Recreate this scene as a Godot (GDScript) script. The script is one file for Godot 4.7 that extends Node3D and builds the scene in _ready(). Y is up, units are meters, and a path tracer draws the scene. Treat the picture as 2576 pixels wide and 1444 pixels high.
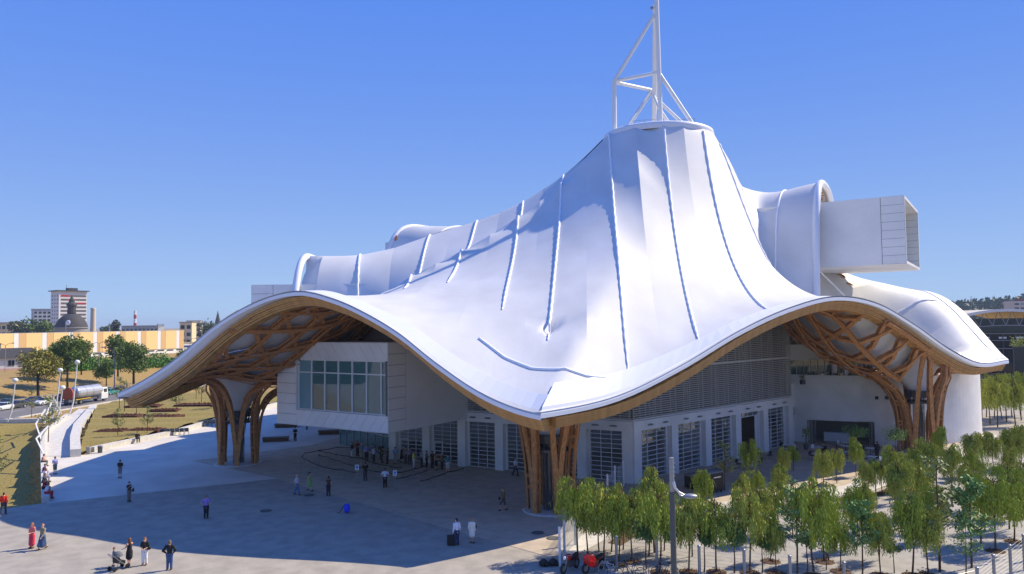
extends Node3D

# ---------------------------------------------------------------- mesh builder
class MB:
	var v := PackedVector3Array()
	var ix := PackedInt32Array()
	var uv := PackedVector2Array()
	var col := PackedColorArray()
	var use_uv := false

	func pt(p: Vector3, t := Vector2.ZERO) -> int:
		v.push_back(p)
		uv.push_back(t)
		return v.size() - 1

	func tri(a: Vector3, b: Vector3, c: Vector3) -> void:
		var n := v.size()
		for p in [a, b, c]:
			pt(p)
		ix.append_array([n, n + 1, n + 2])

	func quad(a: Vector3, b: Vector3, c: Vector3, d: Vector3) -> void:
		var n := v.size()
		pt(a, Vector2(0, 0)); pt(b, Vector2(1, 0)); pt(c, Vector2(1, 1)); pt(d, Vector2(0, 1))
		ix.append_array([n, n + 1, n + 2, n, n + 2, n + 3])

	# a box given by its centre, its size and (optional) axes
	func box(c: Vector3, s: Vector3, b := Basis.IDENTITY) -> void:
		var x := b.x * s.x * 0.5
		var y := b.y * s.y * 0.5
		var z := b.z * s.z * 0.5
		var p: Array[Vector3] = [c - x - y - z, c + x - y - z, c + x + y - z, c - x + y - z, c - x - y + z, c + x - y + z, c + x + y + z, c - x + y + z]
		quad(p[0], p[1], p[2], p[3]); quad(p[5], p[4], p[7], p[6]); quad(p[4], p[0], p[3], p[7])
		quad(p[1], p[5], p[6], p[2]); quad(p[3], p[2], p[6], p[7]); quad(p[4], p[5], p[1], p[0])

	# a bar of rectangular section between two points
	func bar(a: Vector3, b: Vector3, w: float, h: float) -> void:
		var f := (b - a).normalized()
		var side := f.cross(Vector3.UP)
		if side.length() < 0.01:
			side = Vector3.RIGHT
		side = side.normalized()
		box((a + b) * 0.5, Vector3(w, h, a.distance_to(b)), Basis(side, side.cross(f).normalized() * -1.0, f))

	# a round tube along points; radius may be an Array of radii
	func tube(path: Array, rad, sides := 8, caps := true) -> void:
		var n := path.size()
		var start := v.size()
		var up := Vector3.UP
		for i in n:
			var f: Vector3 = (path[mini(i + 1, n - 1)] - path[maxi(i - 1, 0)]).normalized()
			if absf(f.dot(up)) > 0.97:
				up = Vector3.RIGHT if absf(f.x) < 0.9 else Vector3.BACK
			var a := f.cross(up).normalized()
			var b := a.cross(f).normalized()
			up = b
			var r: float = rad[i] if rad is Array else rad
			for k in sides:
				var g := TAU * k / sides
				pt(path[i] + (a * cos(g) + b * sin(g)) * r, Vector2(float(k) / sides, i))
		for i in n - 1:
			for k in sides:
				var q := start + i * sides
				var k2 := (k + 1) % sides
				ix.append_array([q + k, q + sides + k, q + k2, q + k2, q + sides + k, q + sides + k2])
		if caps:
			for e in [0, n - 1]:
				var m := pt(path[e])
				for k in sides:
					var a2: int = start + e * sides + k
					var b2: int = start + e * sides + (k + 1) % sides
					if e == 0:
						ix.append_array([m, a2, b2])
					else:
						ix.append_array([m, b2, a2])

	# turned profile of (radius, height) about the vertical through c
	func lathe(prof: Array, c := Vector3.ZERO, seg := 16, arc := TAU, from := 0.0) -> void:
		var start := v.size()
		var cols := seg + 1
		for p in prof:
			for k in cols:
				var g := from + arc * k / seg
				pt(c + Vector3(cos(g) * p.x, p.y, sin(g) * p.x), Vector2(float(k) / seg, p.y))
		for i in prof.size() - 1:
			for k in seg:
				var q := start + i * cols + k
				ix.append_array([q, q + cols, q + 1, q + 1, q + cols, q + cols + 1])

	# flat polygon of plan points (x, depth) given a thickness: top at y1, sides down to y0
	func slab(poly: PackedVector2Array, y0: float, y1: float) -> void:
		var t := Geometry2D.triangulate_polygon(poly)
		var n := v.size()
		for p in poly:
			pt(Vector3(p.x, y1, -p.y))
		for i in t.size():
			ix.push_back(n + t[i])
		for i in poly.size():
			var a := poly[i]
			var b := poly[(i + 1) % poly.size()]
			quad(Vector3(a.x, y1, -a.y), Vector3(b.x, y1, -b.y), Vector3(b.x, y0, -b.y), Vector3(a.x, y0, -a.y))

	# polygon in the local x-y plane made into a plate between z0 and z1
	func plate(poly: PackedVector2Array, z0: float, z1: float) -> void:
		var t := Geometry2D.triangulate_polygon(poly)
		for z in [z0, z1]:
			var n := v.size()
			for p in poly:
				pt(Vector3(p.x, p.y, z))
			for i in t.size():
				ix.push_back(n + t[i])
		for i in poly.size():
			var a := poly[i]
			var b := poly[(i + 1) % poly.size()]
			quad(Vector3(a.x, a.y, z0), Vector3(b.x, b.y, z0), Vector3(b.x, b.y, z1), Vector3(a.x, a.y, z1))

	# a rectangular section carried along points: side vectors and up vectors per point
	func sweep(path: Array, side: Array, up: Array, w: float, y0: float, y1: float) -> void:
		var n := path.size()
		var dist := 0.0
		var st := v.size()
		for i in n:
			if i > 0:
				dist += path[i].distance_to(path[i - 1])
			var s: Vector3 = side[i] * w * 0.5
			var u: Vector3 = up[i]
			var c: Array[Vector3] = [path[i] - s + u * y0, path[i] + s + u * y0, path[i] + s + u * y1, path[i] - s + u * y1]
			for k in 4:
				pt(c[k], Vector2(dist * 0.25, k * 0.25))
				pt(c[(k + 1) % 4], Vector2(dist * 0.25, k * 0.25 + 0.2))
		for i in n - 1:
			for k in 4:
				var q := st + i * 8 + k * 2
				ix.append_array([q, q + 1, q + 9, q, q + 9, q + 8])
		for e in [0, n - 1]:
			var q: int = st + e * 8
			ix.append_array([q, q + 2, q + 4, q, q + 4, q + 6])

	func blob(c: Vector3, r: Vector3, seg := 10, rings := 6) -> void:
		var st := v.size()
		for i in rings + 1:
			var a := PI * i / rings
			for k in seg:
				var g := TAU * k / seg
				pt(c + Vector3(sin(a) * cos(g) * r.x, cos(a) * r.y, sin(a) * sin(g) * r.z))
		for i in rings:
			for k in seg:
				var q := st + i * seg
				var k2 := (k + 1) % seg
				ix.append_array([q + k, q + k2, q + seg + k, q + k2, q + seg + k2, q + seg + k])

	func mesh(smooth := false) -> ArrayMesh:
		var a := []
		a.resize(Mesh.ARRAY_MAX)
		a[Mesh.ARRAY_VERTEX] = v
		a[Mesh.ARRAY_INDEX] = ix
		if use_uv:
			a[Mesh.ARRAY_TEX_UV] = uv
		if col.size() == v.size() and col.size() > 0:
			a[Mesh.ARRAY_COLOR] = col
		if smooth:
			var nn := PackedVector3Array()
			nn.resize(v.size())
			var i := 0
			while i < ix.size():
				var p := v[ix[i]]
				var f := (v[ix[i + 2]] - p).cross(v[ix[i + 1]] - p)
				nn[ix[i]] += f
				nn[ix[i + 1]] += f
				nn[ix[i + 2]] += f
				i += 3
			for k in nn.size():
				nn[k] = nn[k].normalized() if nn[k].length_squared() > 1e-16 else Vector3.UP
			a[Mesh.ARRAY_NORMAL] = nn
		var m := ArrayMesh.new()
		m.add_surface_from_arrays(Mesh.PRIMITIVE_TRIANGLES, a)
		return m

# ---------------------------------------------------------------- small helpers
var rng := RandomNumberGenerator.new()
var M := {}
var taken := {}

func W(x: float, h: float, d: float) -> Vector3:      # x to the right, h up, d metres in front of the viewpoint
	return Vector3(x, h, -d)

func numbered(called: String) -> String:
	if not taken.has(called):
		taken[called] = 0
		return called
	taken[called] += 1
	return "%s_%03d" % [called, taken[called]]

func tag(o: Node, label: String, category := "", group := "", kind := "") -> void:
	o.set_meta("label", label)
	if category != "":
		o.set_meta("category", category)
	if group != "":
		o.set_meta("group", group)
	if kind != "":
		o.set_meta("kind", kind)

func thing(called: String, label: String, category: String, at := Vector3.ZERO, turn := 0.0, group := "") -> Node3D:
	var o := Node3D.new()
	o.name = numbered(called)
	add_child(o)
	o.position = at
	o.rotation.y = turn
	tag(o, label, category, group)
	return o

func put(called: String, m: Mesh, mat: Material, parent: Node, at := Vector3.ZERO) -> MeshInstance3D:
	var o := MeshInstance3D.new()
	o.name = called
	o.mesh = m
	o.material_override = mat
	o.position = at
	parent.add_child(o, true)
	return o

func obj(called: String, mb: MB, mat: Material, parent: Node = null, smooth := false) -> MeshInstance3D:
	if parent == null:
		return put(numbered(called), mb.mesh(smooth), mat, self)
	return put(called, mb.mesh(smooth), mat, parent)

func struct(called: String, mb: MB, mat: Material, smooth := false) -> MeshInstance3D:
	var o := obj(called, mb, mat, null, smooth)
	o.set_meta("kind", "structure")
	return o

func copy(src: Node3D, at: Vector3, turn: float, label: String, scale_by := 1.0) -> Node3D:
	var called: String = src.get_meta("base_name")
	var r: Node3D = src.duplicate()
	r.name = numbered(called)
	add_child(r)
	r.position = at
	r.rotation.y = turn
	r.scale = Vector3.ONE * scale_by
	r.set_meta("label", label)
	return r

const ORD := ["first", "second", "third", "fourth", "fifth", "sixth", "seventh", "eighth", "ninth", "tenth", "eleventh", "twelfth", "thirteenth", "fourteenth", "fifteenth", "sixteenth", "seventeenth", "eighteenth", "nineteenth", "twentieth"]

func noise_tex(seed_: int, freq: float, lo: float, hi: float, size := 512, octaves := 4, fine := 0.0) -> ImageTexture:
	var n := FastNoiseLite.new()
	n.seed = seed_
	n.frequency = freq
	n.fractal_octaves = octaves
	n.noise_type = FastNoiseLite.TYPE_SIMPLEX_SMOOTH
	var im := n.get_seamless_image(size, size)
	im.convert(Image.FORMAT_L8)
	var b := im.get_data()
	var r := RandomNumberGenerator.new()
	r.seed = seed_
	for i in b.size():
		var x := lo + (hi - lo) * (b[i] / 255.0)
		if fine > 0.0:
			x += (r.randf() - 0.5) * fine
		b[i] = clampi(int(x * 255.0), 0, 255)
	return ImageTexture.create_from_image(Image.create_from_data(size, size, false, Image.FORMAT_L8, b))

func mat(color: Color, rough := 0.8, tex: Texture2D = null, metres := 4.0, metal := 0.0) -> StandardMaterial3D:
	var m := StandardMaterial3D.new()
	m.albedo_color = color
	m.roughness = rough
	m.metallic = metal
	if tex:
		m.albedo_texture = tex
		m.uv1_triplanar = true
		m.uv1_world_triplanar = true
		m.uv1_scale = Vector3.ONE / metres
	return m

func rgb(r: int, g: int, b: int) -> Color:
	return Color8(r, g, b)

func _ready() -> void:
	rng.seed = 7
	# camera
	var cam := Camera3D.new()
	cam.name = "camera"
	cam.fov = rad_to_deg(2.0 * atan(722.0 / 1900.0))
	cam.near = 0.5
	cam.far = 9000.0
	cam.position = Vector3(0, 14.8, 0)
	cam.basis = Basis(Vector3.RIGHT, atan(90.0 / 1900.0)) * Basis(Vector3.BACK, deg_to_rad(-0.7))
	add_child(cam)
	cam.current = true
	# sky, exposure, haze
	var sky_mat := ProceduralSkyMaterial.new()
	sky_mat.sky_top_color = Color(0.255, 0.445, 0.80)
	sky_mat.sky_horizon_color = Color(0.60, 0.71, 0.82)
	sky_mat.sky_curve = 0.13
	sky_mat.ground_bottom_color = Color(0.30, 0.28, 0.24)
	sky_mat.ground_horizon_color = Color(0.60, 0.70, 0.80)
	sky_mat.ground_curve = 0.05
	sky_mat.sun_angle_max = 0.0
	var sky := Sky.new()
	sky.sky_material = sky_mat
	var env := Environment.new()
	env.background_mode = Environment.BG_SKY
	env.sky = sky
	env.tonemap_mode = Environment.TONE_MAPPER_LINEAR
	env.tonemap_exposure = 1.42
	env.fog_enabled = true
	env.fog_density = 0.00016
	env.fog_light_color = Color(0.80, 0.86, 0.94)
	env.sdfgi_enabled = true
	env.ssao_enabled = true
	env.ssil_enabled = true
	var we := WorldEnvironment.new()
	we.name = "world_environment"
	we.environment = env
	add_child(we)
	# sun: high on the right and a little behind the building
	var sun := DirectionalLight3D.new()
	sun.name = "sun"
	sun.light_energy = 1.42
	sun.light_color = Color(1.0, 0.945, 0.84)
	sun.light_angular_distance = 0.5
	sun.shadow_enabled = true
	add_child(sun)
	sun.look_at_from_position(Vector3.ZERO, Vector3(-0.95, -1.0, 0.44), Vector3.UP)

	materials()
	# large structure
	ground()
	lawns_and_walls()
	roof()
	columns()
	mast()
	galleries()
	halls()
	round_hall()
	far_buildings()
	# objects
	vegetation()
	street_left()
	plaza_things()
	people()
	grove_things()

func materials() -> void:
	var grain := noise_tex(11, 0.02, 0.86, 1.0, 512, 5, 0.08)
	var patch := noise_tex(12, 0.008, 0.88, 1.0, 512, 5, 0.04)
	var speck := noise_tex(13, 0.05, 0.55, 1.0, 512, 4, 0.3)
	var wood := noise_tex(14, 0.03, 0.62, 1.0, 512, 4, 0.12)
	M.membrane = mat(rgb(222, 222, 222), 0.6, patch, 26.0)
	M.membrane.backlight = Color(0.9, 0.88, 0.84)
	M.rim = mat(rgb(218, 221, 228), 0.5)
	M.seam = mat(rgb(238, 239, 242), 0.6)
	M.white_metal = mat(rgb(226, 226, 224), 0.45)
	M.wood = mat(rgb(226, 158, 94), 0.7, wood, 1.0)
	M.wood.uv1_triplanar = false
	M.wood.uv1_world_triplanar = false
	M.wood.uv1_scale = Vector3(0.5, 1.0, 1.0)
	M.wood_pale = mat(rgb(236, 180, 106), 0.7, wood, 1.0)
	M.wood_pale.uv1_triplanar = false
	M.wood_pale.uv1_world_triplanar = false
	M.wood_pale.uv1_scale = Vector3(0.3, 1.0, 1.0)
	M.wood_dark = mat(rgb(120, 84, 58), 0.8, wood, 3.0)
	M.clad = mat(rgb(238, 236, 232), 0.55, patch, 30.0)
	M.wall = mat(rgb(236, 234, 230), 0.8, patch, 16.0)
	M.backing = mat(rgb(96, 96, 98), 0.8)
	M.dark = mat(rgb(92, 92, 94), 0.8)
	M.black = mat(rgb(26, 26, 28), 0.6)
	M.grey = mat(rgb(140, 140, 140), 0.7)
	M.grey_metal = mat(rgb(150, 152, 154), 0.45, null, 1.0, 0.6)
	M.mesh_slat = mat(rgb(168, 168, 165), 0.6)
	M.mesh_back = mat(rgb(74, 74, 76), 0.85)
	M.interior = mat(rgb(196, 190, 180), 0.85)
	M.duct = mat(rgb(196, 186, 166), 0.7)
	M.steel = mat(rgb(88, 92, 94), 0.5, null, 1.0, 0.5)
	M.glass = mat(Color(0.40, 0.48, 0.48, 0.12), 0.03)
	M.glass.transparency = BaseMaterial3D.TRANSPARENCY_ALPHA
	M.glass.metallic_specular = 0.9
	M.tint = mat(Color(0.34, 0.52, 0.52, 0.66), 0.03)
	M.tint.transparency = BaseMaterial3D.TRANSPARENCY_ALPHA
	M.tint.metallic_specular = 1.0
	M.smoked = mat(Color(0.30, 0.34, 0.35, 0.5), 0.05)
	M.smoked.transparency = BaseMaterial3D.TRANSPARENCY_ALPHA
	M.pane_dark = mat(rgb(40, 46, 50), 0.06)
	M.blind = mat(rgb(108, 150, 158), 0.5)
	M.mesh_frame = mat(rgb(205, 207, 208), 0.5)
	M.plaza = mat(rgb(172, 164, 151), 0.9, grain, 18.0)
	M.plaza_warm = mat(rgb(198, 182, 160), 0.9, grain, 16.0)
	M.plaza_pale = mat(rgb(216, 209, 197), 0.9, patch, 22.0)
	M.concrete = mat(rgb(214, 210, 202), 0.9, grain, 8.0)
	M.paving = mat(rgb(172, 167, 160), 0.9, grain, 12.0)
	M.asphalt = mat(rgb(122, 118, 116), 0.95, grain, 10.0)
	M.soil = mat(rgb(128, 96, 66), 1.0, speck, 3.0)
	M.mulch = mat(rgb(112, 66, 46), 1.0, speck, 2.0)
	M.dry = mat(rgb(200, 166, 98), 1.0, speck, 9.0)
	M.lawn = mat(rgb(180, 160, 86), 1.0, speck, 7.0)
	M.city = mat(rgb(120, 124, 98), 1.0, patch, 180.0)
	M.bark = mat(rgb(122, 88, 60), 0.95, speck, 0.6)
	M.bark_dark = mat(rgb(70, 56, 44), 0.95, speck, 0.8)
	M.tyre = mat(rgb(30, 30, 32), 0.85)
	M.chrome = mat(rgb(206, 206, 204), 0.32, null, 1.0, 0.55)
	M.lens = mat(rgb(228, 230, 228), 0.2)
	M.slate = mat(rgb(82, 80, 82), 0.8, speck, 2.0)
	M.red = mat(rgb(186, 24, 22), 0.25)
	for w in [["willow", 150, 164, 48], ["willow_b", 164, 170, 62], ["broad", 112, 146, 74], ["dense", 88, 118, 54], ["pale_leaf", 130, 138, 78], ["oak", 92, 116, 42], ["oak_b", 140, 134, 50], ["hedge", 76, 128, 38], ["far_leaf", 74, 92, 62], ["fir", 44, 62, 40]]:
		var lm := mat(rgb(w[1], w[2], w[3]), 0.7)
		lm.backlight = Color(0.35, 0.42, 0.12)
		M[w[0]] = lm

# ---------------------------------------------------------------- ground
func road_x(d: float) -> float:                      # middle of the road at depth d
	return -92.0 + (d - 110.0) * 8.0 / 90.0

func wall_x(d: float) -> float:                      # right face of the long wall between plaza and sunken lawn
	return -39.8 - (d - 65.0) * 0.632

func ground_h(x: float, d: float) -> float:
	var h := -0.12
	# sunken, terraced lawn on the left
	if d > 62.0 and x < wall_x(d) - 0.2 and d < 124.0 and x > -84.0:
		var k := smoothstep(63.0, 72.0, d) * (1.0 - smoothstep(112.0, 122.0, d)) * (1.0 - smoothstep(-76.0, -83.0, x))
		var saw := fposmod(d, 5.2) / 5.2
		h += -1.7 * k + (saw - 0.5) * 0.7 * k
	# bank beyond the road, up to the railway level
	var off := road_x(minf(d, 420.0)) - 8.0 - x
	if d > 60.0:
		h += 3.7 * smoothstep(1.0, 26.0, off)
	if d > 150.0 and x > -75.0:
		h += -0.4 * smoothstep(150.0, 170.0, d)
	return h

func ground() -> void:
	var mb := MB.new()
	var xs := []
	var ds := []
	for e in [-5000.0, -2500.0, -1200.0, -700.0, -400.0, -300.0, -240.0, -200.0, -170.0, -150.0]:
		xs.append(e)
	var x := -140.0
	while x < -36.0:
		xs.append(x)
		x += 2.0
	for e in [-36.0, -20.0, 0.0, 40.0, 80.0, 140.0, 260.0, 500.0, 1200.0, 2500.0, 5000.0]:
		xs.append(e)
	for e in [-60.0, 0.0, 30.0, 56.0]:
		ds.append(e)
	var d := 60.0
	while d < 126.0:
		ds.append(d)
		d += 0.65
	while d < 260.0:
		ds.append(d)
		d += 4.0
	for e in [260.0, 300.0, 360.0, 450.0, 700.0, 1200.0, 2500.0, 6500.0]:
		ds.append(e)
	for j in ds.size():
		for i in xs.size():
			mb.pt(W(xs[i], ground_h(xs[i], ds[j]), ds[j]))
	var n := xs.size()
	for j in ds.size() - 1:
		for i in n - 1:
			var q := j * n + i
			mb.ix.append_array([q, q + n, q + 1, q + 1, q + n, q + n + 1])
	struct("ground", mb, M.dry)

func flat(called: String, pts: Array, y: float, material: Material, below := 0.1) -> void:
	var mb := MB.new()
	var p := PackedVector2Array()
	for q in pts:
		p.push_back(Vector2(q[0], q[1]))
	mb.slab(p, y - below, y)
	struct(called, mb, material)

func lawns_and_walls() -> void:
	# the plaza: three fields of concrete that meet in a point
	flat("plaza", [[-300, -150], [120, -150], [120, 170], [-43.5, 143], [-46, 114], [-50.8, 93], [-54.5, 88.4], [-39.8, 65], [-41.9, 63.2], [-60, 58], [-300, 52]], 0.0, M.plaza)
	flat("plaza_warm_field", [[-23, 74], [-3.2, 53.7], [2.4, 48.2], [3.7, 48.9], [7.5, 54.8], [12.6, 57.3], [22.9, 62.4], [30.3, 65.7], [44.6, 78.7], [60, 93], [60, 130], [-25, 130], [-20, 112], [-25, 94], [-35.6, 84.1]], 0.02, M.plaza_warm, 0.04)
	flat("plaza_pale_field", [[-39.6, 64.7], [-23, 74], [-35.6, 84.1], [-25, 94], [-20, 112], [-25, 142], [-43.3, 142], [-45.8, 114], [-50.6, 93], [-54.2, 88.3]], 0.02, M.plaza_pale, 0.04)
	flat("garden_path", [[3.2, 48.2], [3.9, 48.7], [7.7, 54.5], [12.7, 57.0], [23.0, 62.0], [30.4, 65.3], [44.8, 78.4], [60, 93], [60, 96], [43.0, 81.0], [29.0, 67.5], [21.5, 64.5], [11.6, 59.4], [6.6, 56.4], [2.6, 49.6]], 0.04, M.concrete, 0.03)
	flat("garden_paving", [[2.6, 38], [50, 38], [130, 80], [130, 140], [60.5, 93], [44.9, 78.2], [30.5, 65.1], [23.0, 61.8], [12.8, 56.8], [7.8, 54.4], [4.0, 48.4]], 0.03, M.paving, 0.06)
	flat("planting_bed", [[6.2, 51.2], [7.9, 54.2], [12.9, 56.6], [23.1, 61.5], [30.6, 64.8], [36.5, 70.0], [37.2, 69.4], [31.0, 63.9], [23.6, 60.7], [13.4, 55.8], [8.8, 53.4], [7.0, 50.6]], 0.06, M.soil, 0.04)
	# concrete ramp that climbs from the plaza to the road, with its low walls
	var rb := MB.new()
	var la := [[-54.2, 88.2], [-64.6, 104.5], [-74.3, 126.8], [-79.5, 139.0]]
	var lb := [[-50.9, 88.2], [-58.0, 102.0], [-64.4, 113.0], [-76.6, 138.0]]
	for i in 3:
		rb.quad(W(la[i][0], 0.05 + i * 0.01, la[i][1]), W(lb[i][0], 0.05 + i * 0.01, lb[i][1]), W(lb[i + 1][0], 0.06 + i * 0.01, lb[i + 1][1]), W(la[i + 1][0], 0.06 + i * 0.01, la[i + 1][1]))
	struct("ramp_path", rb, M.concrete)
	wall_line("retaining_wall", "long pale concrete retaining wall beside the sunken terraced lawn, people sitting on it", [[-39.9, 65.0], [-47.1, 76.4], [-54.4, 88.0], [-64.9, 104.8], [-74.6, 127.0]], 0.55, -2.4, 0.5)
	wall_line("ramp_wall", "angled pale concrete wall on the right side of the sunlit ramp", [[-50.4, 87.6], [-56.8, 98.5], [-63.6, 111.0], [-75.9, 137.5]], 0.9, -0.3, 1.1)
	wall_line("plaza_wall", "long low white concrete seat wall between the plaza and the terraced grass slope", [[-50.4, 91.0], [-48.8, 97.5], [-46.9, 104.1], [-46.2, 114.1], [-43.7, 141.0]], 0.6, -0.3, 0.7)
	wall_line("kerb_wall", "white concrete kerb wall running to the left below the road", [[-110.0, 116.5], [-72.6, 121.8]], 0.5, -1.6, 0.7)
	# grass slope with stepped lips behind the seat wall
	var lawn := MB.new()
	var rows := 46
	for i in rows + 1:
		var t := float(i) / rows
		var d := lerpf(88.5, 168.0, t)
		var left := lerpf(-50.2, -90.0, clampf((d - 88.5) / 70.0, 0, 1))
		if d < 137.0:
			left = lerpf(-50.6, -75.2, (d - 88.5) / 48.5)
		else:
			left = lerpf(-75.2, -79.0, (d - 137.0) / 31.0)
		var right := lerpf(-50.1, -46.4, clampf((d - 92.0) / 22.0, 0, 1)) if d < 114.0 else lerpf(-46.4, -42.6, (d - 114.0) / 54.0)
		left = minf(left, right - 0.1)
		var y := 0.10 + 0.45 * smoothstep(0, 0.15, t) + (0.30 if i % 4 < 2 else 0.0) - 0.5 * smoothstep(0.9, 1.0, t)
		for k in 9:
			lawn.pt(W(lerpf(left, right, k / 8.0), y, d + (0.0 if i % 4 != 2 else -1.4)))
	for i in rows:
		for k in 8:
			var q := i * 9 + k
			lawn.ix.append_array([q, q + 9, q + 1, q + 1, q + 9, q + 10])
	struct("grass_slope", lawn, M.lawn)
	# sunken lawn strip colour over the terraces
	var sun := MB.new()
	var cols := 22
	var dd := 63.6
	var nrow := 0
	while dd < 121.0:
		for k in cols + 1:
			var xr := wall_x(dd) - 0.62
			var x := lerpf(xr, -83.0, float(k) / cols)
			sun.pt(W(x, ground_h(x - 0.2, dd) + 0.05, dd))
		dd += 0.65
		nrow += 1
	for i in nrow - 1:
		for k in cols:
			var q := i * (cols + 1) + k
			sun.ix.append_array([q, q + cols + 1, q + 1, q + 1, q + cols + 1, q + cols + 2])
	struct("sunken_lawn", sun, M.lawn)
	# road
	var rd := MB.new()
	var ds := []
	for i in 15:
		ds.append(96.0 + i * 22.0)
	for i in 14:
		var a: float = ds[i]
		var b: float = ds[i + 1]
		rd.quad(W(road_x(a) - 7.6, 0.0, a), W(road_x(a) + 7.6, 0.0, a), W(road_x(b) + 7.6, 0.0, b), W(road_x(b) - 7.6, 0.0, b))
	struct("road", rd, M.asphalt)
	var line := MB.new()
	for i in 26:
		var a := 100.0 + i * 6.0
		line.quad(W(road_x(a) - 0.08, 0.012, a), W(road_x(a) + 0.08, 0.012, a), W(road_x(a + 3) + 0.08, 0.012, a + 3), W(road_x(a + 3) - 0.08, 0.012, a + 3))
	struct("road_markings", line, M.white_metal)
	wall_line("kerb", "pale stone kerb along the near edge of the road", [[road_x(100) + 7.8, 100], [road_x(300) + 7.8, 300]], 0.13, -0.1, 0.3)
	wall_line("kerb", "pale stone kerb along the far edge of the road under the bank", [[road_x(100) - 7.8, 100], [road_x(300) - 7.8, 300]], 0.13, -0.1, 0.3)
	# planting squares in the slope
	for s in [[-54.5, 103.5, 3.4, 2.2], [-50.2, 104.0, 3.6, 2.2], [-62.0, 121.0, 4.6, 2.4], [-55.0, 119.5, 4.6, 2.4], [-57.0, 137.0, 6.0, 2.6], [-50.0, 136.0, 6.0, 2.6], [-66.0, 136.0, 5.0, 2.4], [-59.0, 128.5, 4.0, 2.0]]:
		var bed := MB.new()
		for r in 4:
			for c in 7:
				var px: float = s[0] + (c - 3) * s[2] / 7.0 + rng.randf_range(-0.1, 0.1)
				var pd: float = s[1] + (r - 1.5) * s[3] / 4.0
				bed.blob(W(px, 0.88, pd), Vector3(0.22, 0.22, 0.22) * rng.randf_range(0.7, 1.2), 5, 3)
		bed.slab(PackedVector2Array([Vector2(s[0] - s[2] * 0.6, s[1] - s[3] * 0.6), Vector2(s[0] + s[2] * 0.6, s[1] - s[3] * 0.6), Vector2(s[0] + s[2] * 0.6, s[1] + s[3] * 0.6), Vector2(s[0] - s[2] * 0.6, s[1] + s[3] * 0.6)]), 0.5, 0.90)
		var o := struct("mulch_bed", bed, M.mulch)
		o.set_meta("kind", "stuff")

func wall_line(called: String, label: String, pts: Array, top: float, bottom: float, width: float) -> void:
	var mb := MB.new()
	var path := []
	var side := []
	var up := []
	for i in pts.size():
		var p := W(pts[i][0], 0, pts[i][1])
		var a: Array = pts[maxi(i - 1, 0)]
		var b: Array = pts[mini(i + 1, pts.size() - 1)]
		var f := (W(b[0], 0, b[1]) - W(a[0], 0, a[1])).normalized()
		path.append(p)
		side.append(f.cross(Vector3.UP))
		up.append(Vector3.UP)
	mb.sweep(path, side, up, width, bottom, top)
	var o := obj(called, mb, M.concrete)
	tag(o, label, "wall" if not called.begins_with("kerb") else "kerb")

# ---------------------------------------------------------------- the tent roof
const RC := Vector2(18.2, 92.0)                       # plan centre (x, depth)
const RING_R := 6.5
const RING_H := 37.4
const HEX := [Vector2(1.8, 50.5), Vector2(57.3, 87.6), Vector2(58.0, 128.0), Vector2(12.0, 146.0), Vector2(-32.0, 120.0), Vector2(-34.5, 66.2)]
const RIM := [
	[8.4, 9.05, 11.0, 13.5, 15.4, 16.45, 15.9, 13.75, 11.1, 9.3, 9.4],
	[9.4, 12.0, 14.8, 16.8, 17.9, 18.2, 17.4, 15.4, 12.6, 10.0, 8.8],
	[8.8, 9.4, 11.2, 13.6, 15.6, 16.4, 15.6, 13.6, 11.2, 9.4, 8.8],
	[8.8, 9.4, 11.2, 13.6, 15.6, 16.4, 15.6, 13.6, 11.2, 9.4, 8.8],
	[8.8, 9.2, 10.4, 11.6, 12.0, 11.8, 11.0, 10.2, 9.4, 8.9, 8.6],
	[8.71, 11.14, 14.6, 16.6, 17.31, 16.58, 15.35, 13.7, 11.39, 9.34, 8.29]]
const HOOD_W := 10.5
# hoods over the ends of the gallery tubes: plan centre line (x, depth) and crown heights
const HOODS := [
	{"line": [Vector2(11.5, 92.3), Vector2(5.6, 92.5), Vector2(0.7, 92.6), Vector2(-4.2, 92.6), Vector2(-9.0, 92.6), Vector2(-13.9, 92.5), Vector2(-18.8, 92.3), Vector2(-24.4, 92.1)], "crown": [34.0, 31.1, 28.9, 27.3, 26.0, 24.3, 23.2, 23.1]},
	{"line": [Vector2(21.5, 95.0), Vector2(26.0, 98.0), Vector2(30.5, 99.0), Vector2(35.0, 97.9), Vector2(39.8, 95.2)], "crown": [34.5, 33.6, 31.9, 31.4, 31.8]},
	{"line": [Vector2(14.0, 98.0), Vector2(8.0, 103.0), Vector2(1.0, 109.0), Vector2(-6.0, 114.5), Vector2(-14.0, 120.0)], "crown": [34.0, 31.0, 29.8, 29.6, 30.2]}]

func curve_at(t: Array, s: float) -> float:          # smooth value of an evenly spaced table
	var n := t.size() - 1
	var f := clampf(s, 0.0, 1.0) * n
	var i := mini(int(f), n - 1)
	return cubic_interpolate(t[i], t[i + 1], t[maxi(i - 1, 0)], t[mini(i + 2, n)], f - i)

const BOW := [0.0, 1.8, 3.4, 4.2, 4.4, 3.9, 2.7, 1.5, 0.6, 0.2, 0.0]   # the left front edge bows inward
const BOW_IN := Vector2(0.397, 0.918)

func rim_plan(e: int, t: float) -> Vector2:
	var p: Vector2 = HEX[e].lerp(HEX[(e + 1) % 6], t)
	if e == 5:
		p += BOW_IN * curve_at(BOW, t)
	return p

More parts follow.
